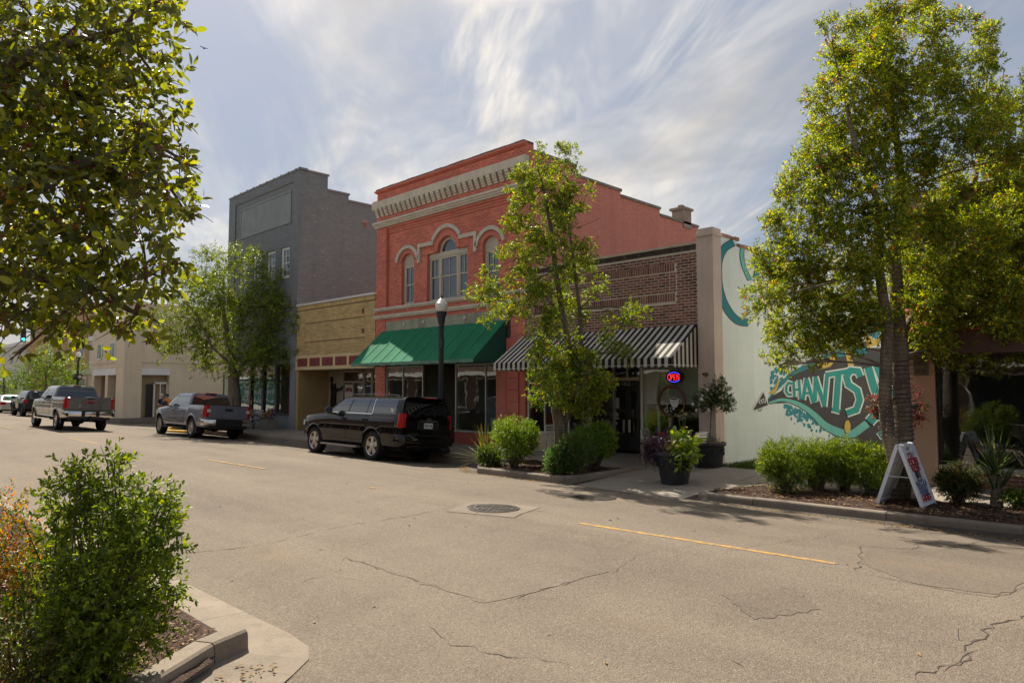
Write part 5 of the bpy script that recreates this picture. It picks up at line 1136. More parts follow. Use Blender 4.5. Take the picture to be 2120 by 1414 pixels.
pc2 = SW(1468, 966); pot2 = pot('black pot beside the pinkish pilaster holding a white rose standard', pc2, .41, .30, .60)
# ---- cafe sign ring and neon
RINGW = M('wood hoop', (.20, .085, .045), .6, .35, 9, 50, .5); rg = thing('cafe_window_sign', 'round wooden hoop sign with white coffee cup in the cafe window', 'sign', (-9.91, YF+.05, 1.56))
m = MB(); n = 48; rd = random.Random(6)
pts = [(-9.91+.395*math.cos(2*PI*i/n), YF+.045, 1.56+.395*math.sin(2*PI*i/n)) for i in range(n+1)]; m.tube(pts, [.022+.012*abs(math.sin(PI*i/n+.6)) for i in range(n+1)], 8); m.build('hoop', RINGW, rg, smooth=60)
CUPW = M('sign white', (.70, .70, .66), .6, .04, 4); pxf = lambda x, y: W(1330+.1061*x, 750+.1061*y, YF+.055)
def splate(pts, o=0, mt=CUPW, nm='cup_shape'): MB().add([pxf(*p)+Vector((0, -o, 0)) for p in pts], [tuple(range(len(pts)))]).build(nm, mt, rg)
splate([(525, 715), (545, 800), (575, 860), (600, 880), (665, 880), (695, 840), (715, 720), (620, 735)]); splate([(622+95*math.cos(2*PI*i/20), 715+22*math.sin(2*PI*i/20)) for i in range(20)], .002); splate([(622+70*math.cos(2*PI*i/20), 716+13*math.sin(2*PI*i/20)) for i in range(20)], .004, M('coffee', (.05, .03, .02), .4)); splate([(590, 880), (625, 880), (630, 930), (585, 930)])
def sstroke(pts, w=9, mt=CUPW): MB().ribbon([pxf(*p) for p in pts], w*.1061/85, (0, -1, 0)).build('sign_stroke', mt, rg)
sstroke([(712, 735), (750, 725), (765, 745), (750, 775), (708, 790)], 14); GREY = M('steam grey', (.18, .19, .17), .7)
for x0 in (575, 610, 640): sstroke([(x0, 650), (x0+20, 620), (x0-5, 590), (x0+20, 545)], 8, GREY)
sstroke([(430, 775), (395, 760), (368, 780), (372, 815), (405, 830), (432, 812)], 14); sstroke([(440, 800), (470, 790), (500, 795), (520, 812), (490, 825), (455, 815), (440, 800)], 12); sstroke([(488, 825), (485, 885)], 14); sstroke([(500, 905), (450, 895), (420, 920), (440, 960), (480, 975), (510, 950), (470, 930)], 14); sstroke([(530, 900), (560, 880), (545, 950), (585, 975)], 12)
put_text('sign_lettering', 'Cafe', .11, CUPW, pxf(690, 1035), (1, 0, 0), (0, 0, 1), rg, ext=.001)
on = thing('neon_open_sign', 'oval neon open sign glowing red and blue in the cafe window', 'sign', (-9.81, YF+.05, 2.2)); oc = Vector((-9.81, YF+.045, 2.19))
MB().lathe([(.0, 0), (.27, 0), (.27, .02), (.0, .02)], (0, 0, 0), 32, axis='y'); m = MB().lathe([(.262, .02), (.262, 0), (.25, -.012), (.0, -.012)], (0, 0, 0), 36, axis='y'); m.v = [(oc.x+v[0], oc.y+v[1], oc.z+v[2]*.65) for v in m.v]; m.build('backing', BLACKP, on)
NR = emit('neon red', (1., .03, .04), .8); NB_ = emit('neon blue', (.05, .06, 1.), .9)
def neon(paths, mt, nm, r=.0062):
    m = MB()
    for p in paths: m.tube([(oc.x+x, oc.y-.022, oc.z+z) for x, z in p], r, 6)
    m.build(nm, mt, on)
ov = [(-.145+.045*math.cos(2*PI*i/14), .075*math.sin(2*PI*i/14)) for i in range(15)]
neon([ov], NR, 'neon_letter'); neon([[(-.085, -.075), (-.085, .072), (-.045, .072), (-.025, .05), (-.025, .02), (-.045, .0), (-.085, 0)]], NR, 'neon_letter'); neon([[(.055, .072), (.0, .072), (.0, -.072), (.055, -.072)], [(.0, 0), (.045, 0)]], NR, 'neon_letter'); neon([[(.085, -.075), (.085, .072), (.15, -.072), (.15, .075)]], NR, 'neon_letter')
neon([[(.19*math.cos(a)*1.0, .125*math.sin(a)) for a in [rad(35+i*11) for i in range(11)]], [(.19*math.cos(a), .125*math.sin(a)) for a in [rad(-145+i*11) for i in range(11)]]], NB_, 'neon_arc')
MB().tube([(oc.x, oc.y, oc.z+.17), (oc.x, oc.y, 2.9)], .003, 4).build('hanging_wire', BLACKP, on)
fe = thing('fire_extinguisher', 'red fire extinguisher behind the cafe window glass', 'extinguisher', (-10.28, YF+.5, .9)); c = W(1355, 880, YF+.32); MB().lathe([(.07, 0), (.075, .03), (.075, .33), (.05, .38), (.02, .40), (.02, .44)], c, 14).build('cylinder', M('extinguisher red', (.42, .03, .02), .35), fe); MB().box(c.x-.05, c.x+.05, c.y-.02, c.y+.02, c.z+.44, c.z+.48).build('valve', BLACKP, fe); MB().box(c.x-.08, c.x+.08, c.y+.07, c.y+.09, 0, c.z+.4).build('bracket', BLACKP, fe)

# ---- cafe chairs and table
MET = M('pale metal tube', (.56, .56, .55), .35, .1, 5, metal=.5)
def chair(label, c, rz):
    t = thing('cafe_chair', label, 'chair', c, 'metal cafe chairs', rot=(0, 0, rz), local=True); m = MB(); 
    for s in (-1, 1):
        MB().tube([(-.22, s*.24, 0), (-.20, s*.24, .43), (-.24, s*.24, .62), (-.30, s*.23, .86)], .014, 8).build('rear_leg', MET, t); MB().tube([(.24, s*.25, 0), (.22, s*.25, .64), (.18, s*.25, .66), (-.24, s*.25, .63)], .014, 8).build('front_leg', MET, t)
    for i in range(6): MB().box(-.19+.07*i, -.13+.07*i, -.24, .24, .425, .437).build('seat_slat', MET, t)
    for i in range(4): z = .60+.07*i; x = -.235-(z-.62)*.25; MB().box(x-.006, x+.006, -.23, .23, z, z+.045).build('back_slat', MET, t)
    MB().tube([(-.30, -.23, .86), (-.305, 0, .875), (-.30, .23, .86)], .014, 8).build('top_rail', MET, t); return t
zf = lambda y: zs(y)+.004
c = SW(1350, 955); chair('pale metal chair at the cafe table beside the doors', (c.x+.38, 15.3, zf(15.3)), PI*.05); chair('pale metal chair right of the cafe table behind the big pot', (-9.0, 15.3, zf(15.3)), PI*.95); chair('pale metal chair half hidden behind the planter shrubs', (-13.35, 15.25, zf(15.25)), -.5)
tb_ = thing('cafe_table', 'small round metal table under the cafe window', 'table', (-9.72, 15.25, zf(15.25))); MB().lathe([(.33, .70), (.35, .705), (.35, .72), (.0, .722)], tb_.location, 28).build('table_top', MET, tb_)
for k in range(3): a = 2*PI*k/3+.4; MB().tube([(tb_.location.x+.30*math.cos(a), tb_.location.y+.30*math.sin(a), tb_.location.z), (tb_.location.x+.06*math.cos(a), tb_.location.y+.06*math.sin(a), tb_.location.z+.35), (tb_.location.x+.18*math.cos(a), tb_.location.y+.18*math.sin(a), tb_.location.z+.70)], .012, 6).build('leg', BLACKP, tb_)
rp_ = thing('red_bowl', 'small red bowl standing on the cafe table', 'bowl', (-9.80, 15.2, zf(15.25)+.722)); MB().lathe([(.05, 0), (.06, .01), (.12, .09), (.125, .10), (.11, .10), (.05, .02)], rp_.location, 18).build('bowl_body', M('red glaze', (.42, .06, .035), .3), rp_, smooth=50)

# ---- bench, flower box, flower stand by the grey building
bx = -32.75; by = 15.25; bz = zs(by); bn = thing('park_bench', 'slatted bench with black iron ends under the grey building windows', 'bench', (bx, by, bz)); SLT = M('pale bench slat', (.38, .37, .35), .6, .15, 3)
for i in range(4): MB().box(bx-.95, bx+.95, by-.42+.11*i, by-.33+.11*i, bz+.42, bz+.445).build('seat_slat', SLT, bn)
for i in range(3): MB().box(bx-.95, bx+.95, by+.02+.025*i, by+.045+.025*i, bz+.54+.12*i, bz+.63+.12*i).build('back_slat', SLT, bn)
for x in (-.9, 0, .9):
    MB().tube([(bx+x, by-.42, bz), (bx+x, by-.30, bz+.25), (bx+x, by-.42, bz+.42), (bx+x, by-.44, bz+.6), (bx+x, by-.30, bz+.64), (bx+x, by-.05, bz+.58)], .025, 6).build('iron_end', IRON, bn); MB().tube([(bx+x, by+.08, bz), (bx+x, by-.02, bz+.3), (bx+x, by+.03, bz+.5), (bx+x, by+.11, bz+.9)], .025, 6).build('iron_end', IRON, bn); MB().tube([(bx+x, by-.40, bz+.40), (bx+x, by, bz+.40)], .02, 6).build('iron_end', IRON, bn)
fx_ = -30.75; fy = 15.15; fz = zs(fy); fb = thing('concrete_flower_box', 'square concrete flower box with purple and yellow flowers beside the bench', 'planter', (fx_, fy, fz)); m = MB(); m.add([(fx_-.26, fy-.26, fz), (fx_+.26, fy-.26, fz), (fx_+.26, fy+.26, fz), (fx_-.26, fy+.26, fz), (fx_-.33, fy-.33, fz+.46), (fx_+.33, fy-.33, fz+.46), (fx_+.33, fy+.33, fz+.46), (fx_-.33, fy+.33, fz+.46)], [(3, 2, 1, 0), (4, 5, 6, 7), (0, 1, 5, 4), (1, 2, 6, 5), (2, 3, 7, 6), (3, 0, 4, 7)]); m.build('box', CONC, fb)
# ---- landscape lights
for (px, py, sz, lb) in ((1690, 1012, .15, 'dark ground spotlight in front of the second hedge shrub'), (1812, 1030, .07, 'small low ground light beside the folding sign')):
    c = G(px, py, -.09); t = thing('ground_spotlight', lb, 'light', c, 'ground lights in the right bed'); m = MB(); m.obox((c.x, c.y, c.z+sz*1.1), (1, .3, 0), (-.3, 1, .3), (0, -.3, 1), sz*.95, sz*.7, sz*.75); m.build('housing', PLB if 'PLB' in globals() else BLACKP, t); m = MB(); m.obox((c.x, c.y, c.z+sz*1.1), (1, .3, 0), (-.3, 1, .3), (0, -.3, 1), sz*1.0, sz*.75, sz*.05); m.v = [(v[0], v[1], v[2]+sz*.8) for v in m.v]; m.build('hood', BLACKP, t); MB().box(c.x-.02, c.x+.02, c.y-.02, c.y+.02, c.z-.05, c.z+sz).build('stake', BLACKP, t)
# ---- hanging baskets' post
hd = 13.9; hp = D(1886, 1000, hd); hp.z = -.09; hb = thing('basket_post', 'thin white post behind the right tree carrying flower baskets', 'post', hp); zt2 = D(1886, 800, hd).z
MB().tube([hp, Vector((hp.x, hp.y, zt2+.35))], .02, 8).build('shaft', MET, hb); m = MB(); l1 = D(1820, 805, hd); l2 = D(1882, 805, hd); m.tube([Vector((hp.x, hp.y, zt2+.3)), (Vector((hp.x, hp.y, zt2+.45))+l1)/2, l1+Vector((0, 0, .1))], .01, 6); m.build('arm', MET, hb)
# ---- two people in the side street
def person(label, c, face, shirt, trousers, hairm, hat=None, h=1.72):
    t = thing('person', label, 'person', c, 'people in the side street', rot=(0, 0, face), local=True); s = h/1.75
    V = [(0, 0, .95), (0, 0, 1.15), (0, 0, 1.36), (.0, 0, 1.47), (.015, 0, 1.56), (.02, 0, 1.66), (0, .1, .90), (.02, .11, .50), (0, .11, .09), (.13, .12, .03), (0, -.1, .90), (.03, -.11, .50), (-.02, -.11, .09), (.11, -.12, .03), (0, .19, 1.38), (-.02, .25, 1.12), (.10, .24, .90), (.16, .23, .83), (0, -.19, 1.38), (.0, -.26, 1.13), (.16, -.20, 1.02), (.24, -.17, 1.02)]
    E = [(0, 1), (1, 2), (2, 3), (3, 4), (4, 5), (0, 6), (6, 7), (7, 8), (8, 9), (0, 10), (10, 11), (11, 12), (12, 13), (2, 14), (14, 15), (15, 16), (16, 17), (2, 18), (18, 19), (19, 20), (20, 21)]
    Rr = [(.14, .16), (.12, .15), (.12, .17), (.055, .055), (.085, .075), (.075, .07), (.09, .09), (.06, .06), (.04, .04), (.035, .045), (.09, .09), (.06, .06), (.04, .04), (.035, .045), (.06, .06), (.045, .045), (.032, .032), (.025, .04), (.06, .06), (.045, .045), (.032, .032), (.025, .04)]
    me = bpy.data.meshes.new('p'); me.from_pydata([(x*s, y*s, z*s) for x, y, z in V], E, []); o = bpy.data.objects.new('p', me); COL.objects.link(o)
    sk = o.modifiers.new('s', 'SKIN'); 
    for i, d in enumerate(me.skin_vertices[0].data): d.radius = (Rr[i][0]*s, Rr[i][1]*s); d.use_root = (i == 0)
    sb = o.modifiers.new('u', 'SUBSURF'); sb.levels = 2; sb.render_levels = 2; bpy.context.view_layer.update(); m2 = evalmesh(o, 'body'); bpy.data.objects.remove(o)
    skin = M('skin', (.50, .30, .21), .6, .06, 5, mode='obj'); m2.materials.clear()
    for mm in (skin, shirt, trousers, BLACKP): m2.materials.append(mm)
    for p in m2.polygons: z = p.center.z/s; yy = abs(p.center.y)/s; p.material_index = 3 if z < .09 else 2 if z < .96 else 0 if (z > 1.46 or (yy > .2 and z < 1.2)) else 1
    shade(m2, 180); link('body', m2, t); hm = MB().lathe([(.0, .135), (.05, .125), (.085, .085), (.098, .03), (.10, -.02), (.092, -.05)], (.0, 0, 1.645*s), 18); hm.build('hat' if hat else 'hair', hat or hairm, t, smooth=60)
    if hat: MB().box(.06, .17, -.07, .07, 1.655*s, 1.668*s).build('hat_peak', hat, t)
    for sy in (-1, 1): MB().lathe([(.0, -.006), (.011, 0), (.0, .006)], (.094*s, sy*.032, 1.635*s), 8, axis='x').build('eye', BLACKP, t)
    m3 = MB().lathe([(.004, .02), (.014, -.015), (.0, -.02)], (.102*s, 0, 1.61*s), 8); m3.build('nose', skin, t); MB().box(.088*s, .096*s, -.022, .022, 1.568*s, 1.574*s).build('mouth', M('lips', (.35, .12, .10), .5, mode='obj'), t); return t
p1 = D(334, 840, 44); p2 = D(346, 840, 43.4)
person('person in navy shirt and pale cap talking in the side street', (p1.x, p1.y, -.26), .4, M('navy cloth', (.03, .035, .08), .9, mode='obj'), M('khaki cloth', (.32, .26, .18), .9, mode='obj'), BLACKP, M('pale cap', (.50, .48, .44), .8, mode='obj'), 1.74)
person('person in orange shirt with dark hair talking in the side street', (p2.x, p2.y, -.26), PI*.9, M('orange cloth', (.62, .24, .05), .9, mode='obj'), M('denim cloth', (.07, .09, .15), .9, mode='obj'), M('dark hair', (.05, .035, .025), .7, mode='obj'), None, 1.74)
# ---- small bird high over the left tree
bq = D(423, 101, 40); bd = thing('bird', 'tiny dark bird flying high at upper left', 'bird', bq); BRDM = M('bird dark', (.02, .02, .02), .8); MB().lathe([(.0, -.14), (.035, -.06), (.04, .02), (.025, .09), (.0, .13)], bq, 8, axis='x').build('body', BRDM, bd)
for s in (-1, 1): MB().add([(bq.x+.05, bq.y, bq.z+.01), (bq.x-.05, bq.y, bq.z+.01), (bq.x-.10, bq.y+s*.24, bq.z+.09), (bq.x-.02, bq.y+s*.20, bq.z+.09)], [(0, 1, 2, 3)]).build('wing', BRDM, bd)
# ---- unseen shops on the camera's side, added and toned for reflections and bounce light
for (x0, x1, h, mt, lb) in ((-130, -34, 6.2, M('opposite dark brick', (.13, .08, .06), .85, .2, 2), 'unseen dark brick shop building opposite the grey building, dark for the reflections'), (-33.5, -9, 5.2, M('opposite cream', (.62, .56, .46), .85, .1, 2), 'unseen low cream shop building opposite the red building, pale to bounce light onto the fronts'), (-8.6, 14, 5.6, M('opposite brown brick', (.22, .15, .11), .85, .2, 2), 'unseen brown brick shop building added behind the photographer for a dark window reflection')):
    t = thing('opposite_shop_building', lb, 'building', ((x0+x1)/2, -6, -.2)); m = MB(); m.box(x0, x1, -18, -6, -.3, h); m.build('wall', mt, t); m = MB(); m.box(x0-.1, x1+.1, -18.1, -5.8, h, h+.3); m.build('cornice', WHITEP, t)
    n = int((x1-x0)/4)
    for i in range(n): a = x0+(x1-x0)*(i+.15)/n; b = x0+(x1-x0)*(i+.85)/n; w = MB().box(a, b, -6.0, -5.95, .2, 2.6).build('shop_window', WHITEP, t); MB().box(a+.1, b-.1, -5.95, -5.94, .3, 2.5).build('pane', M('opposite glass', (.03, .035, .04), .15), w)
    MB().box(x0, x1, -6, -4.6, 2.8, 3.1).build('canopy', WHITEP, t)
# ================================================================== VEHICLES (local axes: x forward, y left, z up; origin under the rear axle)
TYRE = M('tyre rubber', (.018, .017, .016), .85, .2, 8, 60, .3, mode='obj'); RIMS = M('alloy rim', (.60, .56, .50), .28, .08, 6, mode='obj', metal=.85, bump=0); DKRIM = M('dark alloy', (.06, .06, .06), .4, .1, 6, mode='obj', metal=.5, bump=0)
CHR = M('chrome', (.72, .70, .67), .12, .05, 4, mode='obj', metal=1., bump=0); PLB = M('black plastic', (.016, .016, .017), .55, .15, 6, mode='obj'); UND = M('underbody', (.008, .008, .008), .95, .1, 4, mode='obj', bump=0)
CARGL = glass('car glass', (.012, .014, .016), .12, .01); CARGL2 = glass('clearer car glass', (.02, .022, .025), .45, .01)
REDL = M('tail lamp red', (.42, .008, .012), .12, .08, 12, mode='obj', bump=0, spec=.8); WHL = M('reverse lamp', (.62, .60, .58), .15, .05, 6, mode='obj', bump=0); PLT = M('number plate', (.60, .62, .64), .5, .06, 8, mode='obj', bump=0); PLD = M('plate print', (.10, .12, .20), .6, bump=0, mode='obj')
def lerp_tab(tab, x):
    if x <= tab[0][0]: return tab[0][1]
    for (a, b), (c, d) in zip(tab, tab[1:]):
        if x <= c: return b+(d-b)*(x-a)/(c-a)
    return tab[-1][1]
def wheel(parent, x, y, side, r, w, rim, spokes, rimmat):
    """one wheel: tyre, rim with spokes, hub"""
    e = bpy.data.objects.new('wheel', None); COL.objects.link(e); e.parent = parent; e.location = (x, y, r); e.empty_display_size = .1
    s = side; p = [(rim, -w/2+.02), (rim+.02, -w/2), (r-.05, -w/2), (r-.012, -w/2+.03), (r, -w/2+.07), (r, w/2-.07), (r-.012, w/2-.03), (r-.05, w/2), (rim+.02, w/2), (rim, w/2-.02)]
    t = MB().lathe(p, (0, 0, 0), 36, axis='y'); t.f = t.f[:-2]; t.m = t.m[:-2]; 
    for i in range(36):   # tread blocks
        a = 2*PI*i/36
        for yy in (-w*.3, 0, w*.3): t.obox((r*math.cos(a), yy, r*math.sin(a)), (-math.sin(a), 0, math.cos(a)), (0, 1, 0), (math.cos(a), 0, math.sin(a)), r*.06, w*.11, .008)
    t.build('tyre', TYRE, e, smooth=35)
    m = MB(); yo = s*(w/2-.03)
    m.lathe([(rim, yo-s*.16), (rim, yo), (rim-.012, yo+s*.012), (rim-.03, yo), (rim-.04, yo-s*.16)] if s > 0 else [(rim-.04, yo-s*.16), (rim-.03, yo), (rim-.012, yo+s*.012), (rim, yo), (rim, yo-s*.16)], (0, 0, 0), 32, axis='y'); m.f = m.f[:-2]; m.m = m.m[:-2]
    for k in range(spokes):
        a = 2*PI*k/spokes+.3; dx, dz = math.cos(a), math.sin(a); tx, tz = -dz, dx; wi, wo = (.055, .085) if spokes <= 6 else (.03, .05)
        pts = [(dx*.03+tx*wi*q, yo-s*.02, dz*.03+tz*wi*q) for q in (-1, 1)]+[(dx*(rim-.02)+tx*wo*q, yo-s*.005, dz*(rim-.02)+tz*wo*q) for q in (1, -1)]
        m.prism(pts, (0, -s*.05, 0))
    m.lathe([(.075, yo-s*.06), (.075, yo), (.05, yo+s*.012), (.0, yo+s*.014)], (0, 0, 0), 16, axis='y'); m.build('rim', rimmat, e, smooth=30)
    MB().lathe([(rim-.03, yo-s*.10), (rim-.03, yo-s*.11)], (0, 0, 0), 24, axis='y').build('brake_disc', UND, e)
def make_vehicle(name, label, loc, roll, sp, group=None):
    root = thing(name, label, sp['cat'], loc, group, rot=(roll, 0, PI), local=True)
    PA = sp['paint']; xr_, xf_ = sp['rear'], sp['front']; wb = sp['wb']; r = sp['r']; zb = sp['belt']; W2 = sp['half']; sill = sp['sill']
    wt_ = [(xr_, .90), (xr_+.06, .955), (xr_+.22, .99), (xr_+.6, 1), (xf_-1.0, 1), (xf_-.5, .975), (xf_-.2, .92), (xf_-.05, .82), (xf_, .72)]
    def wid(x): return W2*lerp_tab(wt_, x)
    top = sp['top']                                      # deck height along x
    prof = lambda zt: [(0, sill), (.80, sill), (.93, sill+.03), (.962, sill+.12), (.985, sill+.26), (1.0, sill+.42), (.992, zt-.24), (.978, zt-.12), (.962, zt-.05), (.945, zt-.008), (.925, zt), (0, zt+.012)]
    def yb(x, z):
        p = prof(lerp_tab(top, x)); 
        for (a, b), (c, d) in zip(p[1:], p[2:]):
            if b <= z <= d and d > b: return wid(x)*(a+(c-a)*(z-b)/(d-b))
        return wid(x)*.94
    xs = sorted(set([xr_, xr_+.03, xr_+.08, xr_+.16, xr_+.3, xf_-.3, xf_-.16, xf_-.07, xf_] + [xr_+.3+(xf_-xr_-.6)*i/24 for i in range(25)] + [a for a, _ in top]))
    m = MB(); ring = []
    for x in xs:
        half = [(wid(x)*a, z) for a, z in prof(lerp_tab(top, x))]
        e = min(1, min(x-xr_, xf_-x)/.12+.0); dz = .05*(1-e)**2
        half = [(y, z+dz if i < 4 else z-dz*.6 if i > 7 else z) for i, (y, z) in enumerate(half)]
        full = [(x, y, z) for y, z in half]+[(x, -y, z) for y, z in half[-2:0:-1]]; ring.append(full)
    k = len(ring[0]); vs = [p for q in ring for p in q]; fs = []
    for i in range(len(xs)-1):
        for j in range(k): fs.append((i*k+j, i*k+(j+1) % k, (i+1)*k+(j+1) % k, (i+1)*k+j))
    fs += [tuple(range(k-1, -1, -1)), tuple((len(xs)-1)*k+j for j in range(k))]; m.add(vs, fs)
    body = m.build('body', [PA, UND], root, merge=.0005)
    cut = MB()
    for ax in (0, wb):
        for s in (-1, 1): cut.lathe([(sp['arch'], .52*s+.0), (sp['arch'], 1.3*s)] if s > 0 else [(sp['arch'], -1.3), (sp['arch'], -.52)], (ax, 0, r+.02), 36, axis='y')
    if sp.get('bed'): a, b, c, d, zf = sp['bed']; cut.box(a, b, -c, c, zf, 3)
    co = cut.build('cutter', [PA, UND], root, merge=.0001)
    for p in co.data.polygons: p.material_index = 1
    md = body.modifiers.new('b', 'BOOLEAN'); md.object = co; md.operation = 'DIFFERENCE'; md.solver = 'EXACT'
    try: md.material_mode = 'TRANSFER'
    except Exception: pass
    bpy.context.view_layer.update(); me = evalmesh(body, 'body'); body.modifiers.clear(); body.data = me; bpy.data.objects.remove(co); shade(me, 32)
    MB().box(xr_+.25, xf_-.3, -.72, .72, sill-.10, sill+.05).build('underbody', UND, root)
    m = MB(); m.tube([(0, -.8, r), (0, .8, r)], .06, 8); m.lathe([(.05, -.13), (.15, -.08), (.15, .08), (.05, .13)], (0, 0, r), 12, axis='x'); m.build('axle', UND, root)
    # greenhouse
    g = sp['cab']; zr0, zr1 = zb-.02, g['roof']; hr = zr1-zb
    def gx(z): t = max(0, min(1, (z-zb)/hr)); return (g['rb']+(g['rr']-g['rb'])*t+.05*t**6, g['fb']+(g['fr']-g['fb'])*t-.10*t**5)
    sec = [(zr0, g['yb']), (zb+hr*.25, g['yb']-.035), (zb+hr*.5, g['yb']-.075), (zb+hr*.72, g['yb']-.125), (zb+hr*.86, g['yb']-.17), (zb+hr*.94, g['yb']-.225), (zb+hr*.985, g['yb']-.30), (zb+hr, g['yb']-.42)]
    def gy_(z): return lerp_tab(sec, z)
    us = [0, .015, .04, .09] + [.09+.82*i/10 for i in range(1, 10)] + [.91, .96, .985, 1]; m = MB(); rings = []
    def plan(u): d = min(u, 1-u); return 1-.05*max(0, 1-d/.09)**2
    for u in us:
        left = []
        for z, y in sec: a, b = gx(z); left.append((a+u*(b-a), y*plan(u), z))
        cr = []
        for q in (.55, 0.): z = zb+hr+.035*(1-q*q)*(1-abs(2*u-1)**6); a, b = gx(z); cr.append((a+u*(b-a), sec[-1][1]*q*plan(u), z))
        full = left+cr+[(x, -y, z) for x, y, z in cr[-2::-1]]+[(x, -y, z) for x, y, z in left[::-1]]; rings.append(full)
    k = len(rings[0]); vs = [p for q in rings for p in q]; fs = []
    for i in range(len(us)-1):
        for j in range(k-1): fs.append((i*k+j, i*k+j+1, (i+1)*k+j+1, (i+1)*k+j))
    fs += [tuple(range(k-1, -1, -1)), tuple((len(us)-1)*k+j for j in range(k))]; m.add(vs, fs); gh = m.build('cab_roof', PA, root, smooth=40, merge=.0004)
    def panel(nm, rows, mat, out, parent, both=True):
        """patch on the side: rows of (z, x0, x1); follows cab or body surface"""
        for s in ((1, -1) if both else (1,)):
            mm = MB(); n = len(rows); kx = 6; vs = []
            for z, a, b in rows:
                for i in range(kx+1):
                    x = a+(b-a)*i/kx
                    if z > zb+.004: A, B = gx(z); u = (x-A)/(B-A); y = gy_(z)*plan(max(0, min(1, u)))
                    else: y = yb(x, z)
                    vs.append((x, s*(y+out), z))
            fs = [((i*(kx+1)+j), (i*(kx+1)+j+1), ((i+1)*(kx+1)+j+1), ((i+1)*(kx+1)+j)) for i in range(n-1) for j in range(kx)]
            if s > 0: fs = [f[::-1] for f in fs]
            o = mm.add(vs, fs).build(nm, mat, parent, smooth=180)
            if s == 1: first = o
        return first
    zw0, zw1 = zb+.035, zb+hr*.84
    def quadrows(a0, b0, a1, b1, z0, z1, n=6): return [(z0+(z1-z0)*i/n, a0+(a1-a0)*i/n, b0+(b1-b0)*i/n) for i in range(n+1)]
    for w in sp['windows']: panel('side_window', quadrows(*w[:4], zw0, zw1), sp['glass'], .006, root)
    if sp.get('belt_trim'): a, b = sp['belt_trim']; panel('belt_trim', [(zb+.008, a, b), (zb+.032, a, b)], CHR, .010, root)
    if sp.get('pillar_trim'): a, c = sp['pillar_trim']; panel('pillar_trim', quadrows(a, a+.035, c, c+.035, zw0, zw1+.02), CHR, .010, root)
    # rear window, windscreen
    for nm, s, (h0, h1), gl in (('rear_window', 0, sp['rwin'], CARGL), ('windscreen', 1, (.05, .86), CARGL2)):
        mm = MB(); n = 8; kx = 8; vs = []
        for i in range(n+1):
            z = zb+hr*(h0+(h1-h0)*i/n); x = gx(z)[s]+(-.010 if s == 0 else .010); hw = gy_(z)*.95-.06-(.03 if i in (0, n) else 0)
            for j in range(kx+1): y = -hw+2*hw*j/kx; vs.append((x, y, z))
        mm.add(vs, [((i*(kx+1)+j), (i*(kx+1)+j+1), ((i+1)*(kx+1)+j+1), ((i+1)*(kx+1)+j)) for i in range(n) for j in range(kx)]); mm.f = [f[::-1] for f in mm.f] if s == 0 else mm.f; mm.build(nm, gl, root, smooth=180)
    # doors
    for (a0, b0, a1, b1) in sp['doors']:
        z0, z1 = sill+.14, zb-.06; rows = [(z0, a0+.03, b0-.03), (z0+.06, a0, b0)]+[(z0+(z1-z0)*t, a0+(a1-a0)*t, b0+(b1-b0)*t) for t in (.3, .45, .6, .75, .9, 1)]
        rows2 = [(z-(.012 if i == 0 else 0)+(.012 if i == len(rows)-1 else 0), a-.012, b+.012) for i, (z, a, b) in enumerate(rows)]
        panel('door_seam', rows2, UND, .0015, root); d = panel('door', rows, PA, .005, root); 
        for s in (1, -1):
            hx = a1+.13; hz = zb-.16; y = yb(hx, hz); MB().box(hx-.07, hx+.13, s*(y+.012), s*(y+.045), hz-.018, hz+.018).build('door_handle', sp.get('handle', PA), root)
    # wheels, arch lips
    for ax in (0, wb):
        for s in (1, -1):
            wheel(root, ax, s*(W2-.17), s, r, .285, sp['rim'], sp['spokes'], sp['rimmat'])
            mm = MB(); n = 20; R0, R1 = sp['arch']-.004, sp['arch']+sp.get('lip', .05); pts = []
            for i in range(n+1):
                a = rad(-12)+(PI+rad(24))*i/n; c, sn = math.cos(a), math.sin(a); pts.append([(ax+R*c, s*(yb(ax+R*c, max(sill+.02, r+.02+R*sn))+o), r+.02+R*sn) for R, o in ((R0, .012), ((R0+R1)/2, sp.get('flare', .016)), (R1, .002))])
            for i in range(n):
                for j in range(2): mm.quad(pts[i][j], pts[i+1][j], pts[i+1][j+1], pts[i][j+1])
            mm.build('wheel_arch', sp.get('archmat', PA), root, smooth=180)
    # mirrors
    for s in (1, -1):
        mx, mz = sp['mirror']; y = W2*.97; big = sp.get('bigmirror', 1.); mm = MB(); mm.bar((mx, s*(y-.05), mz-.05), (mx+.02, s*(y+.14), mz-.03), .07, .05)
        mi = mm.build('mirror_arm', PLB, root); mm = MB(); cy = s*(y+.12+.10*big); mm.lathe([(.02, -.07), (.85, -.065), (1, -.02), (.9, .06), (.55, .11), (.05, .125)], (0, 0, 0), 16, axis='x'); mm.v = [(mx+v[0], cy+v[1]*.125*big, mz+.05+v[2]*.12*big**1.8) for v in mm.v]; mo = mm.build('mirror', sp.get('mirrormat', PA), root, smooth=40)
        MB().box(mx-.075, mx-.066, cy-.10*big, cy+.10*big, mz+.05-.09*big**1.8, mz+.05+.09*big**1.8).build('mirror_glass', M('mirror face', (.05, .06, .07), .15, bump=0, mode='obj'), mo)
    # lower trim, running boards
    for s in (1, -1):
        if sp.get('board'): c = sp['board']; MB().box(.62, wb-.62, s*(W2-.10), s*(W2+.07), sill-.10, sill-.045).build('running_board', c, root)
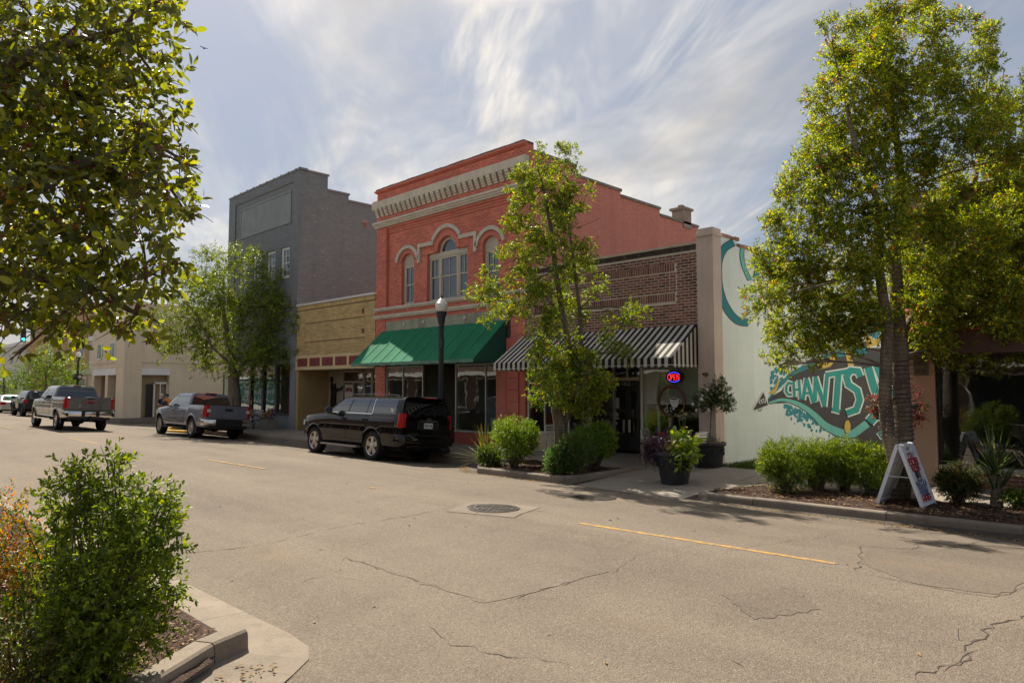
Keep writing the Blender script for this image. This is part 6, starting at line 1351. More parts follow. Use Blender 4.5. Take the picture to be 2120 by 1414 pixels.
    # rear end
    for s in (1, -1):
        z0, z1, wy, lx = sp['tail']; mm = MB(); n = 8; out = .012
        for i in range(n):
            za, zb_ = z0+(z1-z0)*i/n, z0+(z1-z0)*(i+1)/n; P_ = []
            for z in (za, zb_):
                yo = wid(xr_+.03)*1.0; P_.append([(xr_+lx, s*(yb(xr_+lx, min(z, lerp_tab(top, xr_)-.02))+out), z), (xr_+.07, s*(wid(xr_+.07)+out), z), (xr_-.012, s*(wid(xr_)*.985), z), (xr_-.02, s*(wid(xr_)*.985-wy), z), (xr_+.03, s*(wid(xr_)*.985-wy), z)])
            for j in range(4):
                q = (P_[0][j], P_[0][j+1], P_[1][j+1], P_[1][j]); mm.quad(*(q if s > 0 else q[::-1]))
        for z, fl in ((z0, 0), (z1, 1)):
            P_ = [(xr_+lx, s*(W2*.9), z), (xr_+lx, s*(yb(xr_+lx, min(z, lerp_tab(top, xr_)-.02))+out), z), (xr_+.07, s*(wid(xr_+.07)+out), z), (xr_-.012, s*wid(xr_)*.985, z), (xr_-.02, s*(wid(xr_)*.985-wy), z)]; mm.add(P_, [(0, 1, 2, 3, 4)])
        tl = mm.build('tail_light', REDL, root)
        if sp.get('reverse'): za, zb_ = sp['reverse']; MB().box(xr_-.026, xr_-.014, s*(wid(xr_)*.985-wy+.015), s*(wid(xr_)*.97), za, zb_).build('reverse_lamp', WHL, tl)
    pz, py_ = sp['plate']; p = MB().box(xr_-sp.get('plx', .03), xr_-.01, -.155, .155, pz-.08, pz+.08).build('number_plate', PLT, root)
    for i in range(6):
        if i != 3: MB().box(xr_-sp.get('plx', .03)-.002, xr_-sp.get('plx', .03), .115-.042*i-.014, .115-.042*i+.014, pz-.03, pz+.035).build('plate_mark', PLD, p)
    MB().box(xf_-.03, xf_+.03, -.6, .6, sill+.25, sill+.62).build('grille', PLB, root)
    for s in (1, -1): MB().box(xf_-.22, xf_-.02, s*.62, s*.86, sill+.45, sill+.62).build('headlight', WHL, root)
    return root, dict(panel=panel, yb=yb, wid=wid, gx=gx, gy=gy_)
def bumper(root, x, half, z0, z1, dep, mat, name='rear_bumper', wrap=.25):
    m = MB(); pts = [(x+wrap, half+.005), (x+.05, half+.005), (x-dep*.6, half-.05), (x-dep, half-.16), (x-dep-.02, 0), (x-dep, -half+.16), (x-dep*.6, -half+.05), (x+.05, -half-.005), (x+wrap, -half-.005)]
    n = len(pts); zz_ = [z0, z0+.04, z1-.03, z1]; off = [.03, 0, 0, .025]; vs = [(px+o, py*(1-o*.3), z) for z, o in zip(zz_, off) for px, py in pts]
    fs = [(i*n+j, i*n+j+1, (i+1)*n+j+1, (i+1)*n+j) for i in range(3) for j in range(n-1)]+[tuple(range(3*n, 4*n)), tuple(range(n-1, -1, -1))]
    return m.add(vs, fs).build(name, mat, root, smooth=40)

# black long estate SUV at the kerb
BLK = paint('black car paint', (.004, .004, .005), .5, spec=.0, dusty=.004)
SUV = dict(cat='suv', paint=BLK, rear=-1.36, front=4.26, wb=3.30, r=.42, belt=1.33, half=1.01, sill=.43, arch=.50, rim=.29, spokes=5, rimmat=RIMS, glass=CARGL, handle=BLK,
           top=[(-1.36, 1.29), (-1.2, 1.33), (2.5, 1.33), (2.75, 1.31), (3.4, 1.27), (4.0, 1.20), (4.26, 1.08)], cab=dict(rb=-1.34, rr=-1.20, fb=2.70, fr=1.85, yb=.945, roof=1.88),
           windows=[(1.42, 2.36, 1.36, 1.84), (.42, 1.34, .40, 1.28), (.13, .37, .20, .36), (-1.06, .05, -1.0, .12)], belt_trim=(.10, 2.3), pillar_trim=(.07, .135), rwin=(.10, .84), doors=[(1.40, 2.55, 1.38, 2.45), (.52, 1.36, .22, 1.34)],
           mirror=(2.15, 1.36), board=M('running board', (.32, .31, .30), .4, .1, 6, mode='obj', metal=.6), tail=(1.0, 1.40, .12, .13), plate=(1.08, 0), plx=.055, lip=.03, flare=.008)
_rl = R(770, 952); roll_s = math.atan(.075)
suv, h = make_vehicle('black_suv', 'long black SUV parked at the kerb beside the street lamp', (_rl.x, 12.72, zr(12.72)-.005), roll_s, SUV)
m = MB(); m.box(-1.392, -1.36, -.80, .80, .78, 1.30); tg = m.build('tailgate', BLK, suv); MB().box(-1.402, -1.39, -.40, .40, .96, 1.21).build('plate_recess', PLB, tg); MB().box(-1.408, -1.39, -.33, .33, 1.205, 1.235).build('tailgate_trim', CHR, tg)
e = MB().add([(-1.41, -.105, 1.255), (-1.41, -.105, 1.290), (-1.41, -.035, 1.290), (-1.41, -.025, 1.315), (-1.41, .025, 1.315), (-1.41, .035, 1.290), (-1.41, .105, 1.290), (-1.41, .105, 1.255), (-1.41, .035, 1.255), (-1.41, .025, 1.230), (-1.41, -.025, 1.230), (-1.41, -.035, 1.255)], [tuple(range(12))]).build('tailgate_emblem', CHR, tg)
put_text('badge_lettering', 'SUBURBAN', .065, CHR, (-1.40, .52, .84), (0, -1, 0), (0, 0, 1), tg, ext=.002, space=1.2)
bumper(suv, -1.36, 1.0, .50, .80, .13, BLK); MB().box(-1.42, -1.32, -.70, .70, .44, .51).build('bumper_skirt', PLB, suv); MB().box(-1.50, -1.40, -.62, .62, .785, .81).build('bumper_step', PLB, suv)
m = MB(); m.box(-1.42, -1.16, -.60, .60, 1.868, 1.892); sp_ = m.build('roof_spoiler', BLK, suv); MB().box(-1.43, -1.415, -.22, .22, 1.866, 1.89).build('brake_light', REDL, sp_)
for s in (1, -1):
    m = MB(); m.tube([(-.9, s*.70, 1.88), (-.8, s*.70, 1.925), (.6, s*.70, 1.945), (1.5, s*.70, 1.93), (1.65, s*.70, 1.88)], .014, 6)
    m.build('roof_rail', M('roof rail', (.12, .12, .115), .35, .05, 6, mode='obj', metal=.8), suv)
DEC = M('white sticker', (.66, .66, .66), .6, mode='obj', bump=0); m = MB()
for (x, z, w, hh, a) in ((-.86, 1.44, .11, .03, .3), (-.90, 1.40, .10, .035, -.4), (-.83, 1.40, .035, .08, .3), (-.91, 1.36, .03, .08, -.3), (-.80, 1.47, .05, .03, 0)): m.obox((x, h['gy'](z+.06)+.012, z+.06), (math.cos(a), 0, math.sin(a)), (0, 1, 0), (-math.sin(a), 0, math.cos(a)), w/2, .001, hh/2)
m.build('window_sticker', DEC, suv); MB().box(-1.46, -1.44, -.10, .02, .47, .56).build('hitch', PLB, suv)
m = MB(); m.lathe([(.035, 0), (.035, .25)], (-1.45, -.55, .38), 10, axis='x'); m.build('exhaust', IRON, suv)

# grey crew cab pickup parked ahead
GRP = paint('cement grey paint', (.145, .162, .19), .28)
TUN = dict(cat='pickup', paint=GRP, rear=-1.28, front=4.62, wb=3.70, r=.42, belt=1.26, half=1.01, sill=.46, arch=.50, rim=.27, spokes=10, rimmat=RIMS, glass=CARGL2, handle=CHR,
           top=[(-1.28, 1.38), (.46, 1.38), (.50, 1.26), (3.0, 1.26), (3.2, 1.25), (4.0, 1.18), (4.45, 1.08), (4.62, .98)], bed=(-1.20, .40, .80, 2, .80), cab=dict(rb=.46, rr=.62, fb=3.10, fr=2.20, yb=.955, roof=1.88),
           windows=[(1.92, 2.70, 1.88, 2.18), (.86, 1.82, .92, 1.78)], rwin=(.18, .80), doors=[(1.88, 2.95, 1.88, 2.85), (.80, 1.82, .76, 1.84)], mirror=(2.62, 1.32), mirrormat=PLB, board=PLB, tail=(.90, 1.37, .17, .16), reverse=(1.10, 1.22), plate=(.70, 0), plx=.13, lip=.09, flare=.03)
_tl = R(395, 906)
tun, h = make_vehicle('grey_pickup', 'slate grey pickup truck parked under the street tree', (_tl.x, 12.3, zr(12.3)-.005), math.atan(.07), TUN, 'pickup trucks on the street')
m = MB(); m.box(-1.305, -1.275, -.80, .80, .84, 1.385); tg = m.build('tailgate', GRP, tun); MB().box(-1.312, -1.30, -.16, .16, 1.16, 1.27).build('tailgate_handle', PLB, tg); MB().box(-1.309, -1.30, -.74, .74, .93, .955).build('tailgate_crease', GRP, tg); MB().box(-1.31, -1.2, -.82, .82, 1.386, 1.405).build('tailgate_cap', PLB, tg)
for s in (1, -1): m = MB(); m.box(-1.2, .42, s*.80, s*.99, 1.393, 1.41); m.build('bed_rail', PLB, tun)
b = bumper(tun, -1.28, 1.0, .56, .80, .15, CHR); MB().box(-1.46, -1.30, -.55, .55, .56, .83).build('bumper_centre', PLB, tun); MB().box(-1.40, -1.28, -.78, .78, .44, .56).build('hitch_bar', PLB, tun)
MB().box(.56, .66, -.22, .22, 1.865, 1.90).build('brake_light', REDL, tun); m = MB(); 
for s in (1, -1): m.box(.68, 1.0, s*.28, s*.55, 1.3, 1.66)
m.build('headrest', PLB, tun)
for s in (1, -1): MB().box(-.62, -.50, s*.80, s*1.0, .22, .48).build('mud_flap', PLB, tun)
for s in (1, -1): MB().box(.70, 2.9, s*1.012, s*1.022, .66, .70).build('door_moulding', CHR, tun); MB().box(2.35, 2.75, s*1.012, s*1.018, .95, .98).build('door_badge', CHR, tun)

# bigger silver-grey pickup driving away
SLV = paint('sage silver paint', (.17, .175, .165), .25, .3)
GMC = dict(cat='pickup', paint=SLV, rear=-1.38, front=5.20, wb=4.30, r=.43, belt=1.38, half=1.03, sill=.55, arch=.51, rim=.26, spokes=6, rimmat=CHR, glass=CARGL, handle=SLV,
           top=[(-1.38, 1.50), (.86, 1.50), (.90, 1.38), (3.5, 1.38), (3.7, 1.37), (4.6, 1.34), (5.0, 1.26), (5.2, 1.15)], bed=(-1.30, .80, .82, 2, .92), cab=dict(rb=.86, rr=1.02, fb=3.60, fr=2.75, yb=.97, roof=2.02),
           windows=[(2.40, 3.20, 2.36, 2.72), (1.30, 2.30, 1.35, 2.26)], rwin=(.14, .86), doors=[(2.36, 3.45, 2.36, 3.35), (1.22, 2.30, 1.18, 2.32)], mirror=(3.05, 1.48), bigmirror=1.25, mirrormat=PLB, board=CHR, tail=(1.0, 1.47, .15, .15), plate=(.76, 0), plx=.14, lip=.08, flare=.03)
_gl = R(110, 890)
gmc, h = make_vehicle('silver_pickup', 'tall silver pickup truck driving away in the lane', (_gl.x, 9.0, zr(9.0)-.005), math.atan(.045), GMC, 'pickup trucks on the street')
m = MB(); m.box(-1.405, -1.375, -.82, .82, .95, 1.505); tg = m.build('tailgate', SLV, gmc); MB().box(-1.412, -1.40, -.70, .70, 1.12, 1.40).build('tailgate_panel', SLV, tg); MB().box(-1.414, -1.40, -.14, .14, 1.42, 1.475).build('tailgate_handle', PLB, tg)
put_text('tailgate_lettering', 'GMC', .22, M('red badge', (.38, .03, .03), .4, mode='obj'), (-1.418, 0, 1.27), (0, -1, 0), (0, 0, 1), tg, ext=.004, font_w=1.5, space=1.15, bold=.002); MB().box(-1.409, -1.40, -.3, .3, 1.03, 1.05).build('tailgate_trim', CHR, tg)
for s in (1, -1): MB().box(-1.3, .82, s*.82, s*1.0, 1.513, 1.53).build('bed_rail', PLB, gmc)
bumper(gmc, -1.38, 1.01, .62, .88, .17, CHR)
for s in (1, -1): MB().box(-1.545, -1.45, s*.62, s*.95, .66, .80).build('bumper_step', PLB, gmc)
MB().box(-1.565, -1.40, -.36, .36, .66, .89).build('plate_recess', PLB, gmc); m = MB(); m.box(-1.5, -1.3, -.8, .8, .50, .62); m.box(-1.62, -1.4, -.06, .06, .42, .55); m.lathe([(.03, 0), (.03, .08), (.05, .1), (.045, .15)], (-1.60, 0, .5), 10); m.build('hitch', PLB, gmc)
for s in (1, -1): m = MB(); m.tube([(-1.45, s*.42, .5), (-1.52, s*.42, .42), (-1.48, s*.42, .34), (-1.42, s*.42, .42)], .025, 6); m.build('tow_hook', IRON, gmc)
MB().box(.98, 1.06, -.15, .15, 2.0, 2.035).build('brake_light', REDL, gmc)

# black jeep and a pale car further down
JP = dict(cat='jeep', paint=paint('jeep black', (.010, .010, .011), .35), rear=-.70, front=3.75, wb=2.95, r=.42, belt=1.22, half=.90, sill=.52, arch=.50, rim=.24, spokes=5, rimmat=DKRIM, glass=CARGL, handle=PLB,
          top=[(-.70, 1.22), (2.0, 1.22), (2.2, 1.18), (3.5, 1.14), (3.75, 1.1)], cab=dict(rb=-.66, rr=-.55, fb=2.15, fr=1.75, yb=.82, roof=1.83), windows=[(.98, 1.75, .96, 1.50), (.18, .90, .18, .88), (-.5, .1, -.45, .1)], rwin=(.05, .80), doors=[(.96, 1.9, .96, 1.85), (.3, .92, .18, .92)],
          mirror=(1.85, 1.28), mirrormat=PLB, board=PLB, tail=(.95, 1.20, .12, .10), plate=(.80, 0), lip=.14, flare=.10, archmat=PLB)
jp, h = make_vehicle('black_jeep', 'black jeep with spare wheel on its back parked at the far left', (-59.3, 11.6, zr(11.6)), math.atan(.05), JP)
m = MB().lathe([(.2, -.26), (.38, -.26), (.42, -.2), (.42, -.06), (.38, 0), (.0, 0)], (-.72, -.12, 1.02), 24, axis='x'); m.build('spare_wheel', TYRE, jp, smooth=35); bumper(jp, -.70, .82, .52, .72, .12, PLB); MB().box(-.74, -.69, -.40+.0, .12, .7, .95).build('spare_bracket', PLB, jp)
PL = paint('pale car paint', (.55, .54, .48), .25)
CARP = dict(cat='car', paint=PL, rear=-.95, front=3.65, wb=2.75, r=.34, belt=1.0, half=.90, sill=.24, arch=.40, rim=.22, spokes=8, rimmat=RIMS, glass=CARGL, handle=PL, top=[(-.95, .92), (-.6, 1.0), (2.0, 1.0), (2.4, .96), (3.3, .82), (3.65, .68)],
            cab=dict(rb=-.55, rr=.15, fb=2.35, fr=1.4, yb=.84, roof=1.45), windows=[(.95, 1.95, .93, 1.45), (-.1, .87, .25, .85)], rwin=(.1, .85), doors=[(.93, 2.0, .93, 1.95), (-.0, .88, -.1, .88)], mirror=(1.75, 1.05), tail=(.66, .86, .25, .2), plate=(.62, 0))
make_vehicle('pale_car', 'pale car at the left edge of the picture behind the jeep', (-69.5, 11.9, zr(11.9)), math.atan(.05), CARP)
# ================================================================== TREES, SHRUBS, POTTED PLANTS
rng = np.random.default_rng(11)
def nrm(a): return a/np.maximum(np.linalg.norm(a, axis=-1, keepdims=True), 1e-9)
def perp(a):
    ref = np.where(np.abs(a[:, 2:3]) < .9, np.array([[0, 0, 1.]]), np.array([[1., 0, 0]])); p = nrm(np.cross(a, ref)); return p, np.cross(a, p)
def leaf_frames(blobs, per, k=8, L=.22, up=.35, ang=55, droop=.15, shell=.4, jit=.55, rnd=rng, clump=0, csize=.2):
    """sprigs in the blobs, k leaves on each: returns leaf base, direction, normal"""
    B, Dv, N = [], [], []
    for (c, r, dens) in blobs:
        n = max(1, int(per*dens)); r = np.array(r if hasattr(r, '__len__') else (r, r, r))
        if clump:   # leaves gather in clumps round the twig ends
            nc = max(2, n//clump); dc = nrm(rnd.normal(size=(nc, 3))); cc = np.array(c)+dc*(rnd.random((nc, 1))**.42)*r; w = rnd.random(nc)**1.3+.15; ci = rnd.choice(nc, n, p=w/w.sum())
            d = nrm(rnd.normal(size=(n, 3))+np.array([0, 0, .25])); p = cc[ci]+d*(rnd.random((n, 1))**.55)*csize; d = nrm(d+dc[ci]*.5)
        else:
            d = nrm(rnd.normal(size=(n, 3))); rr = rnd.random((n, 1))**shell; p = np.array(c)+d*rr*r
        ax = nrm(d+np.array([0, 0, up])+rnd.normal(size=(n, 3))*jit)
        P1, P2 = perp(ax); ln = L*rnd.uniform(.6, 1.3, (n, 1))
        for j in range(k):
            t = (j+.6)/k; az = j*2.4+rnd.uniform(0, 6.28, (n, 1))*(.15)+rnd.random((n, 1))*.5; a = np.radians(ang*(1.15-.55*t)+rnd.normal(size=(n, 1))*10)
            rad_ = P1*np.cos(az)+P2*np.sin(az); dd = nrm(ax*np.cos(a)+rad_*np.sin(a)-np.array([0, 0, droop])); nn = ax-dd*(ax*dd).sum(1, keepdims=True)+np.array([0, 0, .35])+rnd.normal(size=(n, 3))*.35
            nn = nrm(nn-dd*(nn*dd).sum(1, keepdims=True)); B.append(p+ax*ln*t); Dv.append(dd); N.append(nn)
    return np.concatenate(B), np.concatenate(Dv), np.concatenate(N)
def np_mesh(name, V, faces, mats, smooth=False):
    me = bpy.data.meshes.new(name); nv = len(V); nf, k = faces.shape; me.vertices.add(nv); me.vertices.foreach_set('co', V.astype(np.float32).ravel())
    me.loops.add(nf*k); me.loops.foreach_set('vertex_index', faces.astype(np.int32).ravel()); me.polygons.add(nf); me.polygons.foreach_set('loop_start', np.arange(0, nf*k, k, dtype=np.int32))
    me.polygons.foreach_set('loop_total', np.full(nf, k, dtype=np.int32))
    if smooth: me.polygons.foreach_set('use_smooth', np.ones(nf, dtype=bool))
    for m_ in mats: me.materials.append(m_)
    me.update(calc_edges=True); return me
def leaf_mesh(name, B, Dv, N, ln, wd, mat, fold=.25, fine=False, curl=.12, rnd=rng):
    n = len(B); S_ = np.cross(N, Dv); ln = (ln*rnd.uniform(.65, 1.25, n))[:, None]; wd = (wd*rnd.uniform(.75, 1.2, n))[:, None]
    if fine:
        rows = [(.0, .0, 0), (.22, .38, -.02), (.5, .5, -.04), (.78, .36, -.09), (1., .0, -.16)]; V = []
        mid = [B+Dv*ln*t+N*ln*z*curl*6 for t, w, z in rows]; V = [mid[0]]
        for i in (1, 2, 3): w = rows[i][1]; V += [mid[i]+S_*wd*w+N*wd*fold*w, mid[i], mid[i]-S_*wd*w+N*wd*fold*w]
        V.append(mid[4]); V = np.stack(V, 1).reshape(-1, 3); o = (np.arange(n)*11)[:, None]
        f = np.array([[0, 2, 1, 1], [0, 3, 2, 2], [1, 2, 5, 4], [2, 3, 6, 5], [4, 5, 8, 7], [5, 6, 9, 8], [7, 8, 10, 10], [8, 9, 10, 10]])
        q = np.array([[1, 2, 5, 4], [2, 3, 6, 5], [4, 5, 8, 7], [5, 6, 9, 8]]); tr = np.array([[0, 2, 1], [0, 3, 2], [7, 8, 10], [8, 9, 10]])
        tri = np.concatenate([tr]+[x for x in (q[:, [0, 1, 2]], q[:, [0, 2, 3]])]); F_ = (o[:, :, None]+tri[None]).reshape(-1, 3); return np_mesh(name, V, F_, [mat], True)
    V = np.stack([B, B+Dv*ln*.5+S_*wd*.5+N*wd*fold, B+Dv*ln-N*ln*curl, B+Dv*ln*.5-S_*wd*.5+N*wd*fold], 1).reshape(-1, 3)
    o = (np.arange(n)*4)[:, None]; tri = np.array([[0, 2, 1], [0, 3, 2]]); F_ = (o[:, :, None]+tri[None]).reshape(-1, 3); return np_mesh(name, V, F_, [mat])
def crown(parent, name, frames, ln, wd, mat, singles=0, fine=False, label=None, fold=.25, eye=None):
    """leaves of a plant; the nearest become single parts, the rest one mass"""
    B, Dv, N = frames
    if singles:
        d = np.linalg.norm(B-np.array([0, 0, EYE]), axis=1); zf = (B-np.array([0, 0, EYE]))@np.array(_f); xx = CX+F*((B-np.array([0, 0, EYE]))@np.array(_r))/zf; yy = CY-F*((B-np.array([0, 0, EYE]))@np.array(_u))/zf
        ok = (xx > 5) & (xx < 2115) & (yy > 5) & (yy < 1400); d = np.where(ok, d, 1e6); idx = np.argsort(d)[:singles]; rest = np.ones(len(B), bool); rest[idx] = False
        shapes = [leaf_mesh('leaf', np.zeros((1, 3)), np.array([[0, 1., 0]]), np.array([[0, 0, 1.]]), ln, wd, mat, fold, True) for _ in range(6)]
        for i in idx:
            o = bpy.data.objects.new('leaf', shapes[i % 6]); COL.objects.link(o); o.parent = parent; x = np.cross(Dv[i], N[i])
            mw = Matrix(((x[0], Dv[i][0], N[i][0], B[i][0]), (x[1], Dv[i][1], N[i][1], B[i][1]), (x[2], Dv[i][2], N[i][2], B[i][2]), (0, 0, 0, 1)))
            o.matrix_basis = mw; 
            if parent.name in ORIG: o.matrix_parent_inverse = ORIG[parent.name]
        B, Dv, N = B[rest], Dv[rest], N[rest]
    return link(name, leaf_mesh(name, B, Dv, N, ln, wd, mat, fold, fine), parent, 'stuff', label)
def berries(parent, pts, r, mat, name='berries'):
    ico = bmesh.new(); bmesh.ops.create_icosphere(ico, subdivisions=1, radius=1); v = np.array([tuple(x.co) for x in ico.verts]); f = np.array([[y.index for y in x.verts] for x in ico.faces]); ico.free()
    n = len(pts); V = (pts[:, None, :]+v[None]*r*rng.uniform(.7, 1.2, (n, 1, 1))).reshape(-1, 3); F_ = (np.arange(n)[:, None, None]*len(v)+f[None]).reshape(-1, 3); return link(name, np_mesh(name, V, F_, [mat], True), parent, 'stuff')
def clusters(frames, n, k, spread):
    i = rng.integers(0, len(frames[0]), n); return np.repeat(frames[0][i], k, 0)+rng.normal(size=(n*k, 3))*spread
def limb(a, b, r0, r1, bend=.12, n=7, seed=0):
    rd = random.Random(seed); a = Vector(a); b = Vector(b); L = (b-a).length; o = Vector((rd.uniform(-1, 1), rd.uniform(-1, 1), rd.uniform(-.2, .8)))*L*bend; pts = []
    for i in range(n+1): t = i/n; pts.append(a.lerp(b, t)+o*math.sin(PI*t)+Vector((rd.uniform(-1, 1), rd.uniform(-1, 1), 0))*L*.012*(0 < i < n))
    return pts, [r0+(r1-r0)*(i/n)**.8 for i in range(n+1)]
def bark(name, c, ringy=0.):
    t = NT(name); v = t.vec(); n1 = t.noise(v, 7, 6, .7, .3, (1, 1, .35)); n2 = t.noise(v, 45, 4, .7); a = t.mix(t.rng(n1, .35, .65), mul(c, .55), mul(c, 1.25)); a = t.mix(t.rng(n2, .4, .7, 0, .5), a, mul(c, .6))
    w = t.n('ShaderNodeTexWave', wave_type='BANDS', bands_direction='Z'); w.inputs['Scale'].default_value = 4.2; w.inputs['Distortion'].default_value = 5; w.inputs['Detail'].default_value = 3; t.l(v, w.inputs['Vector'])
    if ringy: a = t.mix(t.rng(w.outputs[1], .0, .25, ringy, 0), a, mul(c, .3))
    t.col(a); t.bump(t.math('ADD', n1, t.math('MULTIPLY', n2, .5)), .8, .02); MATS[name] = t.done(.9, 0, .2); return t.m
BARK = bark('grey bark', (.20, .165, .125), .5); BARKD = bark('dark bark', (.21, .17, .13), .6); TWIG = bark('twig bark', (.16, .13, .10))
def px_blobs(lst, depth, scale=None, dj=.9, seed=1, flat=1.):
    """crown masses given as photograph points at the tree's own distance"""
    rd = random.Random(seed); out = []
    for (x, y, r, *w) in lst:
        t = depth+rd.uniform(-dj, dj); R_ = r/F*t; out.append((tuple(D(x, y, t)), (R_, R_, R_*flat), (w[0] if w else 1.)*(r/50)**2))
    return out
def tree(name, label, base, trunks, blobs, per, leaf, mat, barkm, k=8, L=.22, singles=0, fine=False, group=None, limbs=True, up=.35, droop=.15, berry=None, shell=.4, ang=55, twig_r=.012, cat='tree', clump=0, csize=.2):
    t = thing(name, label, cat, base, group); m = MB(); tops = []
    for path, rads in trunks: m.tube(path, rads, 12); tops += [Vector(p) for p in path[len(path)//3:]]
    tr = m.build('trunk', barkm, t, smooth=60)
    if limbs:
        m = MB(); rd = random.Random(4)
        for i, (c, r, d_) in enumerate(blobs):
            c = Vector(c); best = min(tops, key=lambda p: (p-c).length+.5*abs(p.z-c.z)); rr = .009+.0045*(best-c).length
            p, q = limb(best, c, rr*1.6, rr*.5, .10, 6, i); m.tube(p, q, 6)
            for j in range(5):
                e = c+Vector((rd.gauss(0, 1), rd.gauss(0, 1), rd.gauss(0, .8)))*(r[0]*.55); p2, q2 = limb(p[rd.choice((3, 4, 5))], e, rr*.55, twig_r*.35, .12, 4, i*9+j); m.tube(p2, q2, 5)
        m.build('branches', barkm, t, smooth=60, kind='stuff')
    fr = leaf_frames(blobs, per, k, L, up, ang, droop, shell, clump=clump, csize=csize); crown(t, 'crown', fr, leaf[0], leaf[1], mat, singles, fine)
    if berry: n, kk, sp_, r, bm_ = berry; berries(t, clusters(fr, n, kk, sp_), r, bm_)
    return t, fr
BERRY = M('dark red berry', (.26, .02, .022), .35, .3, 20, bump=0, spec=.6)
HOLLY = leafmat('holly leaf', [((0.123, 0.179, 0.021), 3), ((0.202, 0.275, 0.024), 3), ((0.358, 0.402, 0.032), 3), ((0.067, 0.109, 0.021), 2.2), ((0.600, 0.550, 0.035), .7), ((0.358, 0.074, 0.035), .45)], .5)
HOLLYC = leafmat('centre tree leaf', [((0.108, 0.175, 0.021), 3), ((0.184, 0.278, 0.024), 3), ((0.324, 0.392, 0.032), 2.6), ((0.065, 0.113, 0.021), 2.5), ((0.600, 0.515, 0.035), .5), ((0.302, 0.062, 0.035), .35)], .42)
BIGL = leafmat('broad holly leaf', [((0.114, 0.140, 0.023), 3), ((0.194, 0.235, 0.028), 3), ((0.309, 0.324, 0.032), 2.6), ((0.069, 0.089, 0.023), 2), ((0.528, 0.402, 0.040), .10)], .52, rough=.32, spec=.6)
PIST = leafmat('pistache leaf', [((0.126, 0.179, 0.023), 3), ((0.215, 0.295, 0.029), 3), ((0.089, 0.131, 0.023), 3), ((0.353, 0.421, 0.041), 1.5)], .35)
LIME = leafmat('lime leaf', [((.11, .19, .016), 3), ((.16, .25, .02), 3), ((.07, .13, .014), 2)], .4)

# ---- centre tree in the planter
cb = G(1160, 962, -.09); cd = 17.4
def cp(x, y, dz=0): return D(x, y, cd+dz)
CB = [(1108, 335, 34), (1160, 340, 38), (1205, 378, 24, .7), (1078, 388, 36), (1130, 395, 50), (1190, 415, 36), (1062, 440, 38), (1112, 468, 52), (1178, 485, 46), (1214, 530, 34), (1066, 535, 44), (1128, 552, 60), (1200, 575, 46), (1018, 598, 40), (982, 618, 20, .7), (1052, 632, 40, .7), (1118, 645, 50), (1178, 650, 46), (1010, 652, 26, .6), (1240, 690, 26, .5), (1288, 655, 38, .7), (1322, 640, 24, .6), (1272, 722, 30, .5), (1300, 735, 26, .5), (1132, 735, 40, 1.4), (1188, 755, 50, 1.5), (1135, 800, 44, 1.8), (1226, 800, 44, 1.8), (1180, 812, 50, 1.8), (1218, 838, 34, 1.5), (1105, 765, 22, .6), (1150, 690, 36), (1225, 745, 24, .5), (1165, 440, 40), (1100, 590, 40), (1245, 600, 18, .5)]
ctree, fr = tree('berry_tree', 'slender tree with crooked grey trunk in the planter before the striped awning', cb,
     [([cb-Vector((0, 0, .1)), cp(1162, 920), cp(1160, 880), cp(1152, 850), cp(1158, 790), cp(1178, 720), cp(1165, 650), cp(1150, 560), cp(1140, 470), cp(1125, 390), cp(1110, 335)], [.21, .17, .165, .13, .10, .085, .075, .06, .05, .035, .015]),
      ([cp(1160, 885), cp(1178, 855, .1), cp(1190, 800, .2), cp(1205, 740, .3), cp(1200, 640, .2), cp(1185, 520, .2), cp(1165, 380, .1)], [.11, .09, .075, .06, .05, .035, .015])],
     px_blobs(CB, cd, dj=.75), 225, (.078, .030), HOLLYC, BARK, 9, .13, clump=13, csize=.17, group='berry trees along the street', berry=(420, 5, .03, .010, BERRY))
# ---- right tree
rb0 = Vector((-4.14, 14.0, -.1)); rd_ = 12.85
def rp(x, y, dz=0): return D(x, y, rd_+dz)
RB = [(1830, 30, 42), (1900, 20, 42), (1960, 60, 38), (1722, 58, 20, .7), (1790, 60, 42), (2050, 80, 32), (2030, 130, 34), (1850, 100, 58), (1740, 130, 42), (1930, 140, 55), (1710, 190, 42), (1790, 180, 58), (1870, 200, 58), (1960, 210, 52), (2040, 205, 46, .8), (2108, 230, 38), (1700, 260, 40), (1760, 270, 58), (1850, 280, 58), (1940, 300, 56, .8), (2030, 290, 52, .8), (2112, 320, 48), (1690, 330, 52), (1780, 350, 62), (1880, 370, 62), (1980, 390, 62), (2080, 400, 58), (1650, 400, 46), (1720, 430, 62), (1820, 450, 66), (1920, 480, 66), (2030, 490, 68), (2115, 500, 58), (1620, 480, 46), (1690, 520, 62), (1790, 550, 66), (1890, 560, 58), (2000, 580, 68), (2100, 600, 58), (1592, 550, 42), (1640, 590, 58), (1720, 620, 62), (1810, 640, 56), (1930, 640, 52), (2050, 660, 58), (1582, 620, 36), (1640, 670, 48), (1710, 690, 52), (1785, 695, 42), (2000, 700, 52, .8), (2110, 700, 48), (1622, 722, 34), (1680, 728, 32), (1740, 712, 26), (1612, 755, 20, .6), (2080, 745, 34, .7), (1960, 742, 30, .6), (1930, 690, 46, 1.3), (1905, 620, 46, 1.2), (2060, 710, 52, 1.5), (1985, 655, 58, 1.4), (2110, 650, 60, 1.6), (1950, 600, 58, 1.3), (2040, 600, 62, 1.5), (2100, 560, 60, 1.4), (2075, 640, 55, 1.4), (2010, 620, 50, 1.3), (2110, 450, 55, 1.2), (2090, 350, 50, 1.2), (2060, 260, 45), (2180, 300, 60), (2200, 450, 70), (2200, 600, 70), (2170, 180, 45)]
